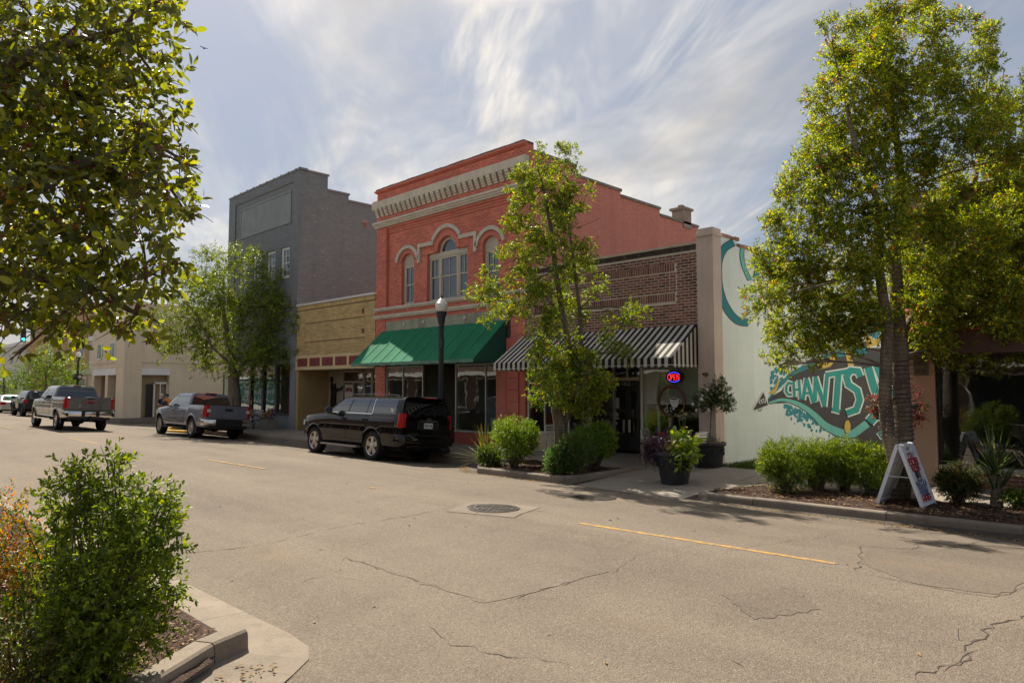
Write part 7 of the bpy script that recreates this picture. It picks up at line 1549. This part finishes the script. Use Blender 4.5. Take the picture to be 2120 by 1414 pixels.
rtree, fr = tree('berry_tree', 'big two-stemmed tree wrapped with string lights in front of the mural', rb0,
     [([rb0-Vector((0, 0, .15)), rp(1866, 985), rp(1870, 920), rp(1868, 840), rp(1864, 740), rp(1858, 640), rp(1852, 520), rp(1868, 400), rp(1858, 300), rp(1840, 180), rp(1850, 60)], [.24, .19, .175, .15, .14, .125, .10, .08, .06, .04, .015]),
      ([rp(1856, 960, -.05), rp(1840, 900, -.15), rp(1832, 840, -.25), rp(1834, 760, -.3), rp(1838, 680, -.3), rp(1820, 560, -.4), rp(1822, 430, -.5), rp(1770, 300, -.6), rp(1740, 160, -.7)], [.14, .12, .11, .105, .10, .08, .06, .045, .02]),
      ([rp(1862, 700), rp(1900, 640, .3), rp(1960, 560, .5), rp(2010, 430, .8), rp(2040, 250, .9), rp(2045, 120, 1)], [.08, .065, .055, .045, .03, .012])],
     px_blobs(RB, rd_, dj=1.1, seed=2), 330, (.068, .027), HOLLY, BARKD, 9, .13, clump=13, csize=.17, group='berry trees along the street', berry=(1500, 5, .028, .0095, BERRY))
WIRE = M('light string wire', (.03, .028, .026), .6); m = MB()
for (x, y0, y1, rr, dz) in ((1868, 975, 745, .185, 0), (1834, 905, 760, .118, -.25)):
    pts = []; n = 360
    for i in range(n): t = i/n; a = t*24*2*PI; c = rp(x+3*math.sin(t*3), y0+(y1-y0)*t, dz); pts.append(c+Vector((math.cos(a), math.sin(a), .06*math.sin(a*1.3)))*(rr+.012-.025*t))
    m.tube(pts, .006, 4)
sl = thing('string_lights', 'dark string of small lights wound round the two tree stems', 'lights', rb0); m.build('wire', WIRE, sl); bp = np.array([tuple(p) for p in pts[::6]]); 
berries(sl, bp, .012, M('small bulb', (.45, .42, .36), .3), 'bulbs')
# ---- pistache at the corner
pb = Vector((-32.9, 14.5, zs(14.5))); pd = 33.5
def pp(x, y, dz=0): return D(x, y, pd+dz)
PB = [(482, 540, 26), (442, 562, 40), (520, 562, 36), (562, 602, 40), (402, 592, 40), (360, 612, 24, .8), (460, 620, 58), (530, 640, 54), (590, 642, 38), (642, 668, 30), (620, 702, 38), (560, 702, 46), (400, 650, 50), (378, 700, 40), (450, 690, 56), (510, 720, 46), (348, 722, 24, .7), (430, 742, 36), (482, 752, 34, .7), (540, 762, 34), (570, 782, 20), (600, 752, 26), (660, 690, 18), (410, 765, 18, .6), (345, 655, 22, .6)]
tree('pistache_tree', 'rounded green street tree growing at the corner beside the grey building', pb, [([pb, pp(492, 830), pp(488, 790), pp(482, 750), pp(470, 690), pp(460, 620), pp(465, 560)], [.2, .17, .16, .14, .10, .06, .02]), ([pp(488, 790), pp(510, 740, .3), pp(540, 690, .5), pp(570, 640, .6)], [.11, .09, .06, .02]), ([pp(484, 760), pp(440, 720, -.3), pp(410, 660, -.4)], [.09, .06, .02])],
     px_blobs(PB, pd, dj=1.3, seed=3), 330, (.14, .045), PIST, BARKD, 9, .30, clump=14, csize=.42, up=.05, droop=.3)
st2 = thing('corner_post', 'plain brown post standing beside the corner street tree trunk', 'post', (-33.6, 14.6, zs(14.6))); q = W(484, 800, 14.6); MB().box(q.x-.14, q.x+.14, 14.5, 14.7, zs(14.6), 3.2).build('shaft', M('brown post', (.16, .125, .09), .85, .2, 3), st2); MB().box(q.x-.17, q.x+.17, 14.47, 14.73, zs(14.6), .12).build('base', M('brown post', (.16, .125, .09)), st2)
# ---- small far trees
for (nm, lb, x0, y0, dp, bl_) in (('small_street_tree', 'small bright green tree behind the jeep and far street lamp', 95, 850, 57, [(95, 745, 32), (60, 775, 32), (130, 770, 34), (95, 790, 40), (50, 805, 24), (140, 805, 26), (150, 760, 22)]), ('small_street_tree', 'bright green tree at the very left edge beyond the parked jeep', 8, 850, 66, [(8, 790, 26), (-15, 800, 30), (20, 812, 20)])):
    b = D(x0, y0, dp); b.z = -.1; tree(nm, lb, b, [([b, D(x0, 800, dp), D(x0, 760, dp)], [.12, .09, .04])], px_blobs(bl_, dp, dj=.8, seed=5), 480, (.16, .07), LIME, BARKD, 6, .5, group='small far street trees')
# ---- broad leaved tree overhanging from the near left
nd = 5.2; nbase = D(-420, 1150, 6.2); nbase.z = -.17
NB = []
rd0 = random.Random(8)
for (x, y, r) in [(-60, 40, 110), (60, 30, 110), (180, 10, 100), (280, 30, 70), (330, 5, 40), (-40, 170, 120), (80, 160, 110), (200, 140, 100), (290, 130, 75), (345, 190, 42), (-40, 300, 110), (90, 290, 110), (200, 270, 100), (290, 260, 75), (345, 280, 40), (-40, 430, 110), (70, 410, 100), (180, 400, 100), (270, 390, 80), (330, 380, 55), (390, 355, 30), (0, 530, 90), (110, 520, 90), (210, 510, 85), (290, 500, 65), (345, 470, 40), (395, 455, 28), (30, 610, 60), (120, 610, 65), (220, 610, 70), (300, 600, 50), (20, 665, 40), (190, 670, 45), (265, 675, 45), (330, 672, 26), (110, 668, 28), (20, 745, 18), (355, 20, 22), (405, 455, 16), (410, 350, 16), (330, 560, 24), (-20, 720, 26)]: NB.append((x, y, r))
tr_, fr = tree('overhanging_tree', 'broad-leaved tree with dark red berries overhanging the near left corner', nbase, [([nbase, D(-420, 900, 6.2), D(-380, 600, 6.0), D(-330, 350, 5.8), D(-300, 100, 5.6), D(-280, -250, 5.6)], [.22, .2, .18, .15, .12, .06]), ([D(-380, 600, 6.0), D(-150, 450, 5.6), D(60, 380, 5.3), D(200, 330, 5.1), D(300, 300, 5.0)], [.10, .07, .05, .03, .012]), ([D(-400, 700, 6.1), D(-200, 590, 5.6), D(40, 560, 5.3), D(180, 600, 5.2), D(280, 650, 5.1)], [.09, .06, .045, .028, .01]), ([D(-330, 350, 5.8), D(-100, 200, 5.5), D(100, 100, 5.2), D(260, 60, 5.0)], [.10, .07, .045, .012])],
     px_blobs(NB, nd, dj=.55, seed=6), 15, (.086, .041), BIGL, TWIG, 8, .20, singles=300, fine=True, up=.1, droop=.25, berry=(900, 7, .020, .0075, BERRY), shell=.5, twig_r=.006, ang=62)
# ---- near shrub and its neighbours
SHR = leafmat('privet leaf', [((0.095, 0.145, 0.018), 3), ((0.150, 0.223, 0.020), 3), ((0.272, 0.343, 0.027), 1.6), ((0.065, 0.101, 0.017), 2)], .38, rough=.5, spec=.3)
NAND = leafmat('nandina leaf', [((0.130, 0.156, 0.015), 2), ((0.364, 0.288, 0.020), 2), ((0.520, 0.240, 0.020), 1.3), ((0.468, 0.108, 0.020), .8), ((0.065, 0.108, 0.014), 2)], .45)
def shrub(name, label, base, blobs, per, leaf, mat, k=8, L=.14, singles=0, fine=False, group=None, up=.6, shell=.45, droop=.05, ang=50, stems=True, jit=.5):
    t = thing(name, label, 'shrub', base, group); m = MB(); rd = random.Random(3)
    if stems:
        for i, (c, r, d_) in enumerate(blobs):
            for j in range(4): e = Vector(c)+Vector((rd.gauss(0, 1), rd.gauss(0, 1), rd.gauss(.3, .6)))*r[0]*.55; p, q = limb(Vector(base)+Vector((rd.uniform(-.08, .08), rd.uniform(-.08, .08), 0)), e, .012, .003, .08, 5, i*7+j); m.tube(p, q, 5)
        m.build('stems', TWIG, t)
    fr = leaf_frames(blobs, per, k, L, up, ang, droop, shell, jit); crown(t, 'foliage', fr, leaf[0], leaf[1], mat, singles, fine); return t, fr
sd = 5.0; sb0 = D(190, 1400, sd); sb0.z = -.16
NSB = [(205, 1005, 62, .8), (140, 1055, 60), (285, 1060, 66), (200, 1120, 95), (300, 1125, 66), (335, 1085, 36, .8), (140, 1215, 80), (215, 1225, 105), (305, 1215, 62), (65, 1320, 85), (170, 1325, 100), (265, 1300, 66), (60, 1400, 70), (200, 1405, 70), (335, 1150, 30, .7), (225, 960, 22, .6), (170, 985, 22, .6), (345, 1035, 22, .5), (250, 1000, 26, .6), (125, 1010, 26, .5), (330, 1260, 26, .6)]
shrub('privet_shrub', 'large leafy green shrub in the near bed at lower left', sb0, px_blobs(NSB, sd, dj=.38, seed=9), 80, (.042, .020), SHR, 9, .13, 300, True, up=.35)
t_, _ = shrub('nandina_shrub', 'yellow and orange nandina shrub at the left edge behind the big shrub', Vector((-8.6, 1.6, -.17)), px_blobs([(15, 1075, 42), (50, 1110, 40), (10, 1150, 48), (50, 1175, 44), (0, 1215, 50), (60, 1225, 36)], 5.6, dj=.25, seed=4), 75, (.04, .015), NAND, 8, .16, group='nandina shrubs')
shrub('nandina_shrub', 'bronze green nandina shrub in the bottom left corner', G(-20, 1460, -.17), px_blobs([(10, 1330, 46), (50, 1370, 50), (0, 1400, 60), (70, 1410, 40)], 4.2, dj=.2, seed=5), 44, (.038, .015), leafmat('bronze nandina', [((.05, .08, .014), 3), ((.14, .13, .03), 2), ((.25, .14, .05), .8)], .4), 8, .13, group='nandina shrubs')
m = MB()   # bare twig tips reaching over the shrub
for (a, b, c) in (((225, 990), (222, 960), (208, 922)), ((300, 1030), (330, 1010), (356, 990))):
    m.tube([D(*a, sd-.1), D(*b, sd-.1), D(*c, sd-.1)], [.004, .003, .0015], 5)
m.build('twigs', TWIG, bpy.data.objects['privet_shrub'])
# ---- planter shrubs
GLOBE = leafmat('bright globe leaf', [((0.162, 0.270, 0.019), 3), ((0.270, 0.392, 0.024), 3), ((0.074, 0.149, 0.016), 2.4), ((0.041, 0.081, 0.014), 1.5)], .35)
def globe(px, py, rpx, dp, lab, mat=GLOBE, flat=.85, per=520, leaf=(.055, .017), name='globe_shrub', group='clipped shrubs in the planter', base=None, sub=None):
    b = base or D(px, py+rpx*.8, dp); b.z = -.07; R_ = rpx/F*dp; c = D(px, py, dp); bl_ = [(tuple(c), (R_*.9, R_*.9, R_*flat), 1.)]; rd = random.Random(int(px))
    for i in range(12): a = rd.uniform(0, 2*PI); zz_ = rd.uniform(-.5, .8); bl_.append(((c.x+R_*.62*math.cos(a)*math.sqrt(1-zz_*zz_*.6), c.y+R_*.62*math.sin(a)*math.sqrt(1-zz_*zz_*.6), c.z+R_*.6*zz_), (R_*.36,)*3, .16))
    return shrub(name, lab, b, bl_, per, leaf, mat, 9, .10, group=group, shell=.28, up=.5, jit=.35, ang=48)
globe(1065, 910, 52, 17.6, 'large round lime green shrub at the left of the planter')
globe(1012, 945, 24, 17.9, 'smallest round green shrub at the left end of the planter kerb', leafmat('mid globe leaf', [((0.084, 0.144, 0.017), 3), ((0.132, 0.216, 0.019), 2), ((0.048, 0.084, 0.014), 2)], .35), per=300, leaf=(.04, .014))
globe(1232, 915, 44, 17.0, 'round lime green shrub behind the tree trunk beside the cafe door', base=None)
globe(1195, 930, 42, 16.2, 'loose mid green shrub in front of the tree trunk in the planter', leafmat('loose shrub leaf', [((0.065, 0.111, 0.021), 3), ((0.111, 0.169, 0.026), 3), ((0.046, 0.078, 0.018), 2)], .35), per=420, leaf=(.045, .016), flat=1.)
globe(1160, 957, 34, 16.2, 'low bright green shrub at the planter front corner', leafmat('low shrub leaf', [((.09, .17, .03), 3), ((.13, .22, .05), 2), ((.05, .10, .02), 2)], .4), per=380, leaf=(.05, .02), flat=.75)
# ---- sword leaved clumps
def blades(name, label, base, n, L, w, mat, spread=.8, group=None, cat='plant', droop=.5, seed=1, arms=8):
    t = thing(name, label, cat, base, group); rd = random.Random(seed); m = MB()
    for i in range(n):
        a = rd.uniform(0, 2*PI); el = rd.uniform(.25, 1.45) if spread > .5 else rd.uniform(.7, 1.5); l = L*rd.uniform(.65, 1.15); d = Vector((math.cos(a)*math.cos(el), math.sin(a)*math.cos(el), math.sin(el))); s_ = d.cross(Vector((0, 0, 1))).normalized(); pts = []; k = 6
        for j in range(k+1): u_ = j/k; c = Vector(base)+d*l*u_+Vector((0, 0, -droop*l*u_*u_*math.cos(el)*.6)); ww = w*(1-u_**2.2)*.5+.001; pts += [c-s_*ww, c+Vector((0, 0, -ww*.3)), c+s_*ww]
        for j in range(k): b_ = 3*j; m.add(pts[b_:b_+6], [(0, 1, 4, 3), (1, 2, 5, 4)])
    m.build('blades', mat, t, kind='stuff'); return t
SWD = leafmat('sword leaf', [((.10, .13, .02), 3), ((.17, .17, .03), 2), ((.30, .22, .06), 1), ((.06, .09, .015), 2)], .35); PALM = leafmat('palm leaf', [((0.065, 0.111, 0.033), 3), ((0.117, 0.169, 0.052), 3), ((0.046, 0.078, 0.026), 2), ((0.338, 0.286, 0.143), .8)], .3)
c = D(1005, 915, 18.3); c.z = -.05; blades('sword_leaf_clump', 'clump of yellowish sword leaves left of the lime green shrub', c, 90, 1.15, .03, SWD, droop=.45)
c = D(2062, 1020, 11.9); c.z = -.08; pl = blades('palm_clump', 'spiky fan palm clump in the right bed before the dark window', c+Vector((0, 0, .5)), 70, .95, .032, PALM, droop=.7, seed=4); MB().tube([c, c+Vector((.02, 0, .3)), c+Vector((0, .02, .55))], [.10, .09, .06], 10).build('trunk', BARKD, pl)
c2 = c+Vector((0, 0, .2)); m = MB()
for i in range(10): a = i*.63; m.tube([c2, c2+Vector((.18*math.cos(a), .18*math.sin(a), .28)), c2+Vector((.3*math.cos(a), .3*math.sin(a), .5))], [.02, .015, .008], 5)
m.build('leaf_stalks', PALM, pl)
# ---- right bed hedge shrubs
POD = leafmat('podocarpus leaf', [((0.098, 0.161, 0.018), 3), ((0.146, 0.238, 0.021), 2.5), ((0.366, 0.432, 0.027), 1.5), ((0.061, 0.108, 0.015), 2)], .35)
for (px, py, r, dp, lab) in ((1630, 965, 56, 13.6, 'leftmost bushy green hedge shrub in the right bed'), (1692, 955, 44, 13.8, 'second hedge shrub from the left, behind the ground spotlight'), (1748, 958, 50, 13.7, 'tallest middle hedge shrub below the megaphone mural'), (1800, 968, 46, 13.3, 'hedge shrub just left of the tree trunk in the right bed'), (1842, 985, 36, 13.0, 'darkest hedge shrub half hidden behind the white folding sign')):
    globe(px, py, r, dp, lab, POD, 1.0, 430, (.075, .010), 'hedge_shrub', 'hedge shrubs in the right bed')
globe(1985, 1003, 38, 12.2, 'reddish green nandina bush right of the white folding sign', leafmat('red tip leaf', [((.05, .085, .014), 3), ((.09, .11, .018), 2), ((.22, .06, .02), .8), ((.035, .06, .012), 2)], .35), 1., 380, (.05, .018), 'nandina_bush', 'nandina shrubs')
globe(2110, 1035, 22, 11.6, 'tiny green shrub at the right edge of the right bed', POD, .8, 120, (.05, .014), 'small_shrub', None)
# ---- litter, chips and grass
def scatter_flat(name, n, area, z, ln, wd, mat, tilt=.5, parent=None):
    P_ = np.array([area() for _ in range(n)]); zz_ = np.array([z(x, y) for x, y in P_]); B = np.column_stack([P_, zz_+.012]); a = rng.uniform(0, 6.28, n); Dv = nrm(np.column_stack([np.cos(a), np.sin(a), rng.normal(size=n)*.22*tilt])); N = nrm(np.column_stack([rng.normal(size=n)*tilt*.5, rng.normal(size=n)*tilt*.5, np.ones(n)])); N = nrm(N-Dv*(N*Dv).sum(1, keepdims=True))
    o = link(name, leaf_mesh(name, B, Dv, N, ln, wd, mat, .15), parent, 'stuff'); return o
CHIP = leafmat('mulch chips', [((.10, .055, .035), 3), ((.055, .03, .02), 3), ((.17, .10, .06), 2), ((.035, .02, .014), 2)], .05, rough=.9, spec=.2); DRY = leafmat('dry leaves', [((.30, .20, .09), 3), ((.38, .27, .13), 2), ((.20, .12, .05), 2), ((.13, .075, .03), 2)], .2, rough=.7, spec=.3)
def inpoly(poly):
    xs_ = [p[0] for p in poly]; ys_ = [p[1] for p in poly]; rd = random.Random(12)
    def f():
        while True:
            x, y = rd.uniform(min(xs_), max(xs_)), rd.uniform(min(ys_), max(ys_)); c = False; j = len(poly)-1
            for i in range(len(poly)):
                if (poly[i][1] > y) != (poly[j][1] > y) and x < (poly[j][0]-poly[i][0])*(y-poly[i][1])/(poly[j][1]-poly[i][1])+poly[i][0]: c = not c
                j = i
            if c: return x, y
    return f
pl1 = [(-13.3, 12.35), (-10.6, 12.15), (-10.2, 14.3), (-13.3, 14.05)]; pl2 = [(-7.0, 12.7), (-6.0, 12.45), (-2, 12.76), (3, 13.15), (3, 14.3), (-6.6, 14.25)]; pl3 = [(-11, 2.5), (-6.1, 2.55), (-5.1, 1.6), (-4.5, .7), (-11, .3)]
def stuff(o, label, cat): o['label'] = label; o['category'] = cat; return o
stuff(scatter_flat('mulch', 3500, inpoly(pl1), lambda x, y: -.06, .05, .018, CHIP), 'brown mulch chips in the planter bed', 'mulch'); stuff(scatter_flat('mulch', 7000, inpoly(pl2), lambda x, y: -.075, .05, .018, CHIP), 'brown mulch chips in the right bed', 'mulch'); stuff(scatter_flat('mulch', 9000, inpoly(pl3), lambda x, y: -.145, .034, .013, CHIP), 'brown mulch chips in the near bed', 'mulch')
stuff(scatter_flat('leaf_litter', 2600, inpoly(pl3), lambda x, y: -.13, .05, .02, DRY), 'dry fallen leaves over the near bed', 'leaves'); stuff(scatter_flat('leaf_litter', 1500, inpoly(pl2), lambda x, y: -.065, .06, .024, DRY), 'dry fallen leaves over the right bed', 'leaves')
gut = [(-6.6, 12.02), (-3.8, 12.18), (-2, 12.36), (2, 12.7), (2, 12.5), (-2, 12.1), (-6.6, 11.85)]
stuff(scatter_flat('leaf_litter', 750, inpoly(gut), lambda x, y: zr(y), .055, .022, DRY), 'dry leaves drifted in the gutter of the right bed', 'leaves')
stuff(scatter_flat('leaf_litter', 500, inpoly([(-13.2, 11.8), (-10.2, 11.85), (-10.2, 11.7), (-13.3, 11.6), (-15.6, 13.5), (-15.3, 13.65)]), lambda x, y: zr(y), .05, .02, DRY), 'dry leaves along the planter kerb', 'leaves')
stuff(scatter_flat('leaf_litter', 140, inpoly([(-5.55, 2.55), (-5.3, 2.75), (-4.6, 1.6), (-4.85, 1.3)]), lambda x, y: -.245, .05, .02, DRY), 'dry leaves against the near end kerb', 'leaves')
stuff(scatter_flat('leaf_litter', 60, inpoly([(-14, 3.2), (2, 3.2), (2, 11.5), (-14, 11.5)]), lambda x, y: zr(y), .06, .025, DRY), 'single dry leaves lying about on the asphalt', 'leaves')
GRS = leafmat('grass blade', [((.07, .13, .014), 3), ((.10, .17, .02), 2), ((.05, .09, .012), 2)], .3); n = 9000
P_ = np.column_stack([rng.uniform(-8.55, -5.2, n), YF+.05+rng.random(n)**1.5*7, np.zeros(n)]); a = rng.uniform(0, 6.28, n); Dv = nrm(np.column_stack([np.cos(a)*.4, np.sin(a)*.4, np.ones(n)])); N = np.column_stack([np.cos(a+1.57), np.sin(a+1.57), np.zeros(n)]); N = nrm(N-Dv*(N*Dv).sum(1, keepdims=True))
stuff(link('grass', leaf_mesh('grass', P_, Dv, N, .09, .012, GRS), None, 'stuff'), 'short green grass at the foot of the mural wall', 'grass')
# ---- plants in the pots, flower boxes and baskets
PURP = leafmat('purple leaf', [((.045, .014, .035), 3), ((.08, .02, .05), 2), ((.02, .01, .02), 2)], .25); LIMB = leafmat('lime broad leaf', [((.17, .26, .02), 3), ((.25, .33, .03), 2), ((.10, .17, .02), 2), ((.32, .34, .06), .7)], .4)
pz1 = pc.z+.62
pt = thing('purple_foliage', 'trailing dark purple foliage in the front pot', 'plant', (pc.x, pc.y, pz1)); fr = leaf_frames([((pc.x-.26, pc.y-.12, pz1+.16), (.24, .24, .18), 1), ((pc.x-.40, pc.y-.2, pz1+.02), (.18, .18, .16), .7)], 150, 7, .2, .2, 60, .3, .5); crown(pt, 'foliage', fr, .085, .022, PURP)
pt = thing('lime_foliage', 'broad lime green leaves in the front pot', 'plant', (pc.x, pc.y, pz1)); fr = leaf_frames([((pc.x+.16, pc.y+.05, pz1+.18), (.30, .28, .24), 1), ((pc.x+.28, pc.y-.12, pz1-.02), (.14, .14, .16), .4)], 60, 6, .2, .4, 60, .3, .5); crown(pt, 'foliage', fr, .15, .075, LIMB, 0, True)
pt = thing('tall_yellow_flower', 'tall thin yellow flowering stems rising from the front pot', 'plant', (pc.x, pc.y, pz1)); YFL = M('yellow petals', (.70, .55, .04), .7); STM = M('green stem', (.12, .17, .04), .7)
for i, (a, b) in enumerate((((1418, 940), (1412, 851)), ((1418, 940), (1404, 862)), ((1414, 930), (1419, 858)), ((1416, 935), (1421, 885)))):
    dd_ = 15.0; p0, p1_ = D(*a, dd_), D(*b, dd_); MB().tube([p0, p0.lerp(p1_, .5)+Vector((.015, 0, 0)), p1_], [.008, .006, .004], 6).build('stem', STM, pt)
    for k in range(5): MB().lathe([(.0, -.008), (.018, 0), (.0, .008)], p1_+Vector((.018*math.cos(k*1.26), .018*math.sin(k*1.26), .004*k)), 6).build('petal', YFL, pt)
pt = thing('bronze_grass', 'small bronze feathery grass in the front pot', 'plant', (pc.x, pc.y, pz1)); q_ = D(1388, 925, 15.0); fr = leaf_frames([(tuple(q_), (.07, .07, .16), 1)], 40, 5, .1, 1.2, 35, 0, .6); crown(pt, 'foliage', fr, .06, .012, leafmat('bronze leaf', [((.30, .18, .10), 2), ((.20, .12, .07), 2)], .3))
rz = pc2.z+.55; rt = thing('rose_standard', 'white rose standard with thin bare stem in the rear pot', 'plant', (pc2.x, pc2.y, rz)); rd2 = 16.75
MB().tube([D(1470, 920, rd2), D(1471, 880, rd2), D(1473, 842, rd2)], [.02, .017, .014], 8).build('stem', BARK, rt); ROSEL = leafmat('rose leaf', [((.05, .085, .02), 3), ((.085, .13, .03), 2), ((.03, .055, .015), 2)], .35)
fr = leaf_frames(px_blobs([(1448, 832, 16, 3), (1470, 822, 22, 3), (1495, 826, 24, 3), (1508, 840, 14, 2.5), (1486, 806, 18, 2.5), (1491, 792, 12, 2), (1462, 842, 12, 2)], rd2, dj=.15), 230, 7, .1, .4, 55, .1, .5); crown(rt, 'foliage', fr, .055, .026, ROSEL); WR = M('white rose petals', (.74, .71, .62), .7, .08, 12)
ii = rng.integers(0, len(fr[0]), 26)
for i in ii:
    p = fr[0][i]-np.array([0, .05, 0]); m = MB()
    for k in range(5): a = k*1.257; m.obox((p[0]+.018*math.cos(a), p[1]-.008, p[2]+.018*math.sin(a)), (math.cos(a), .4, math.sin(a)), (-math.sin(a), 0, math.cos(a)), (0, 1, 0), .022, .016, .005)
    m.lathe([(.0, -.02), (.018, -.008), (.0, .01)], p, 8); m.build('rose_bloom', WR, rt)
fr = leaf_frames([((pc2.x, pc2.y, rz+.06), (.30, .30, .08), 1)], 60, 6, .1, .6, 50, .1, .6); crown(rt, 'underplanting', fr, .05, .02, ROSEL)
def blooms(nm, lb, blobs, cols, per, parent_loc, leafm=ROSEL, n=60, r=.022, group=None):
    t = thing(nm, lb, 'flowers', parent_loc, group); fr = leaf_frames(blobs, per, 7, .12, .4, 55, .15, .5); crown(t, 'foliage', fr, .06, .028, leafm)
    for j, cm in enumerate(cols):
        i = rng.integers(0, len(fr[0]), n); c_ = np.array([b[0] for b in blobs]).mean(0); p = fr[0][i]+nrm(fr[0][i]-c_)*.04; berries(t, np.repeat(p, 4, 0)+rng.normal(size=(len(p)*4, 3))*r*.8, r, cm, 'blossom')
    return t
RDF = M('red blossom', (.50, .03, .06), .7, .2, 20, bump=0); PKF = M('pink blossom', (.60, .16, .16), .7, .2, 20, bump=0); PUF = M('purple blossom', (.18, .05, .30), .7, .2, 20, bump=0); ORF = M('orange blossom', (.65, .28, .04), .7, .2, 20, bump=0)
BSK = leafmat('basket leaf', [((.06, .10, .02), 3), ((.12, .15, .03), 2), ((.22, .10, .03), 1)], .35)
for (px, py, r, lb) in ((1820, 838, 22, 'smaller hanging basket of red flowers left of the tree stems'), (1882, 835, 32, 'fuller hanging basket of red flowers right of the tree stems')):
    c = D(px, py, hd-(.5 if px < 1850 else 0)); R_ = r/F*hd; b = thing('flower_basket', lb, 'basket', c, 'hanging flower baskets'); MB().lathe([(.02, -.22), (.10, -.18), (.15, -.06), (.16, 0), (.14, 0)], c, 16).build('bowl', BARKD, b)
    m = MB()
    for k in range(3): m.tube([c+Vector((.15*math.cos(k*2.1), .15*math.sin(k*2.1), 0)), c+Vector((0, 0, .42))], .003, 4)
    m.build('chains', IRON, b); fr = leaf_frames([(tuple(c), (R_, R_, R_*1.05), 1), (tuple(c+Vector((.04, 0, -R_*.8))), (R_*.55, R_*.55, R_*.6), .3)], 95, 6, .12, .1, 60, .4, .45); crown(b, 'foliage', fr, .045, .02, BSK)
    i = rng.integers(0, len(fr[0]), 150); p = fr[0][i]+nrm(fr[0][i]-np.array(c))*.03; berries(b, np.repeat(p[:100], 3, 0)+rng.normal(size=(300, 3))*.014, .014, RDF, 'red_blossom'); berries(b, np.repeat(p[100:], 3, 0)+rng.normal(size=(150, 3))*.014, .014, PKF, 'pink_blossom')
blooms('box_flowers', 'purple and yellow flowers growing in the concrete flower box', [((fx_-.1, fy, fz+.6), (.28, .28, .2), 1), ((fx_+.2, fy, fz+.75), (.16, .16, .22), .6)], [PUF, ORF], 50, (fx_, fy, fz+.46), n=40)
fs_ = W(520, 868, 15.3); fsb = Vector((fs_.x, 15.3, zs(15.3))); t = thing('artificial_flower_stand', 'tall red and yellow flowers on a stake beside the bench', 'flowers', fsb); MB().tube([fsb, fsb+Vector((0, 0, 1.35))], .015, 6).build('stake', STM, t)
for k, (dz, mt) in enumerate(((1.40, RDF), (1.22, YFL), (1.05, RDF), (.88, YFL), (.72, YFL))):
    m = MB(); cc_ = fsb+Vector((.05*math.sin(k*2), -.06, dz))
    for j in range(8): a = j*PI/4; m.obox(cc_+Vector((.07*math.cos(a), 0, .07*math.sin(a))), (math.cos(a), 0, math.sin(a)), (-math.sin(a), 0, math.cos(a)), (0, 1, 0), .06, .028, .006)
    m.build('flower_head', mt, t)
# ---- far wood closing the end of the street
wb_ = [((-175+random.uniform(-25, 25), y, 3.5+random.uniform(-1, 2.5)), (6, 6, 5), 1.) for y in range(-60, 90, 6)]
fr = leaf_frames(wb_, 70, 6, 1.2, .3, 55, .1, .4); stuff(link('far_trees', leaf_mesh('far_trees', *fr, 1.0, .6, PIST), None, 'stuff'), 'distant green trees closing the far end of the street', 'trees')
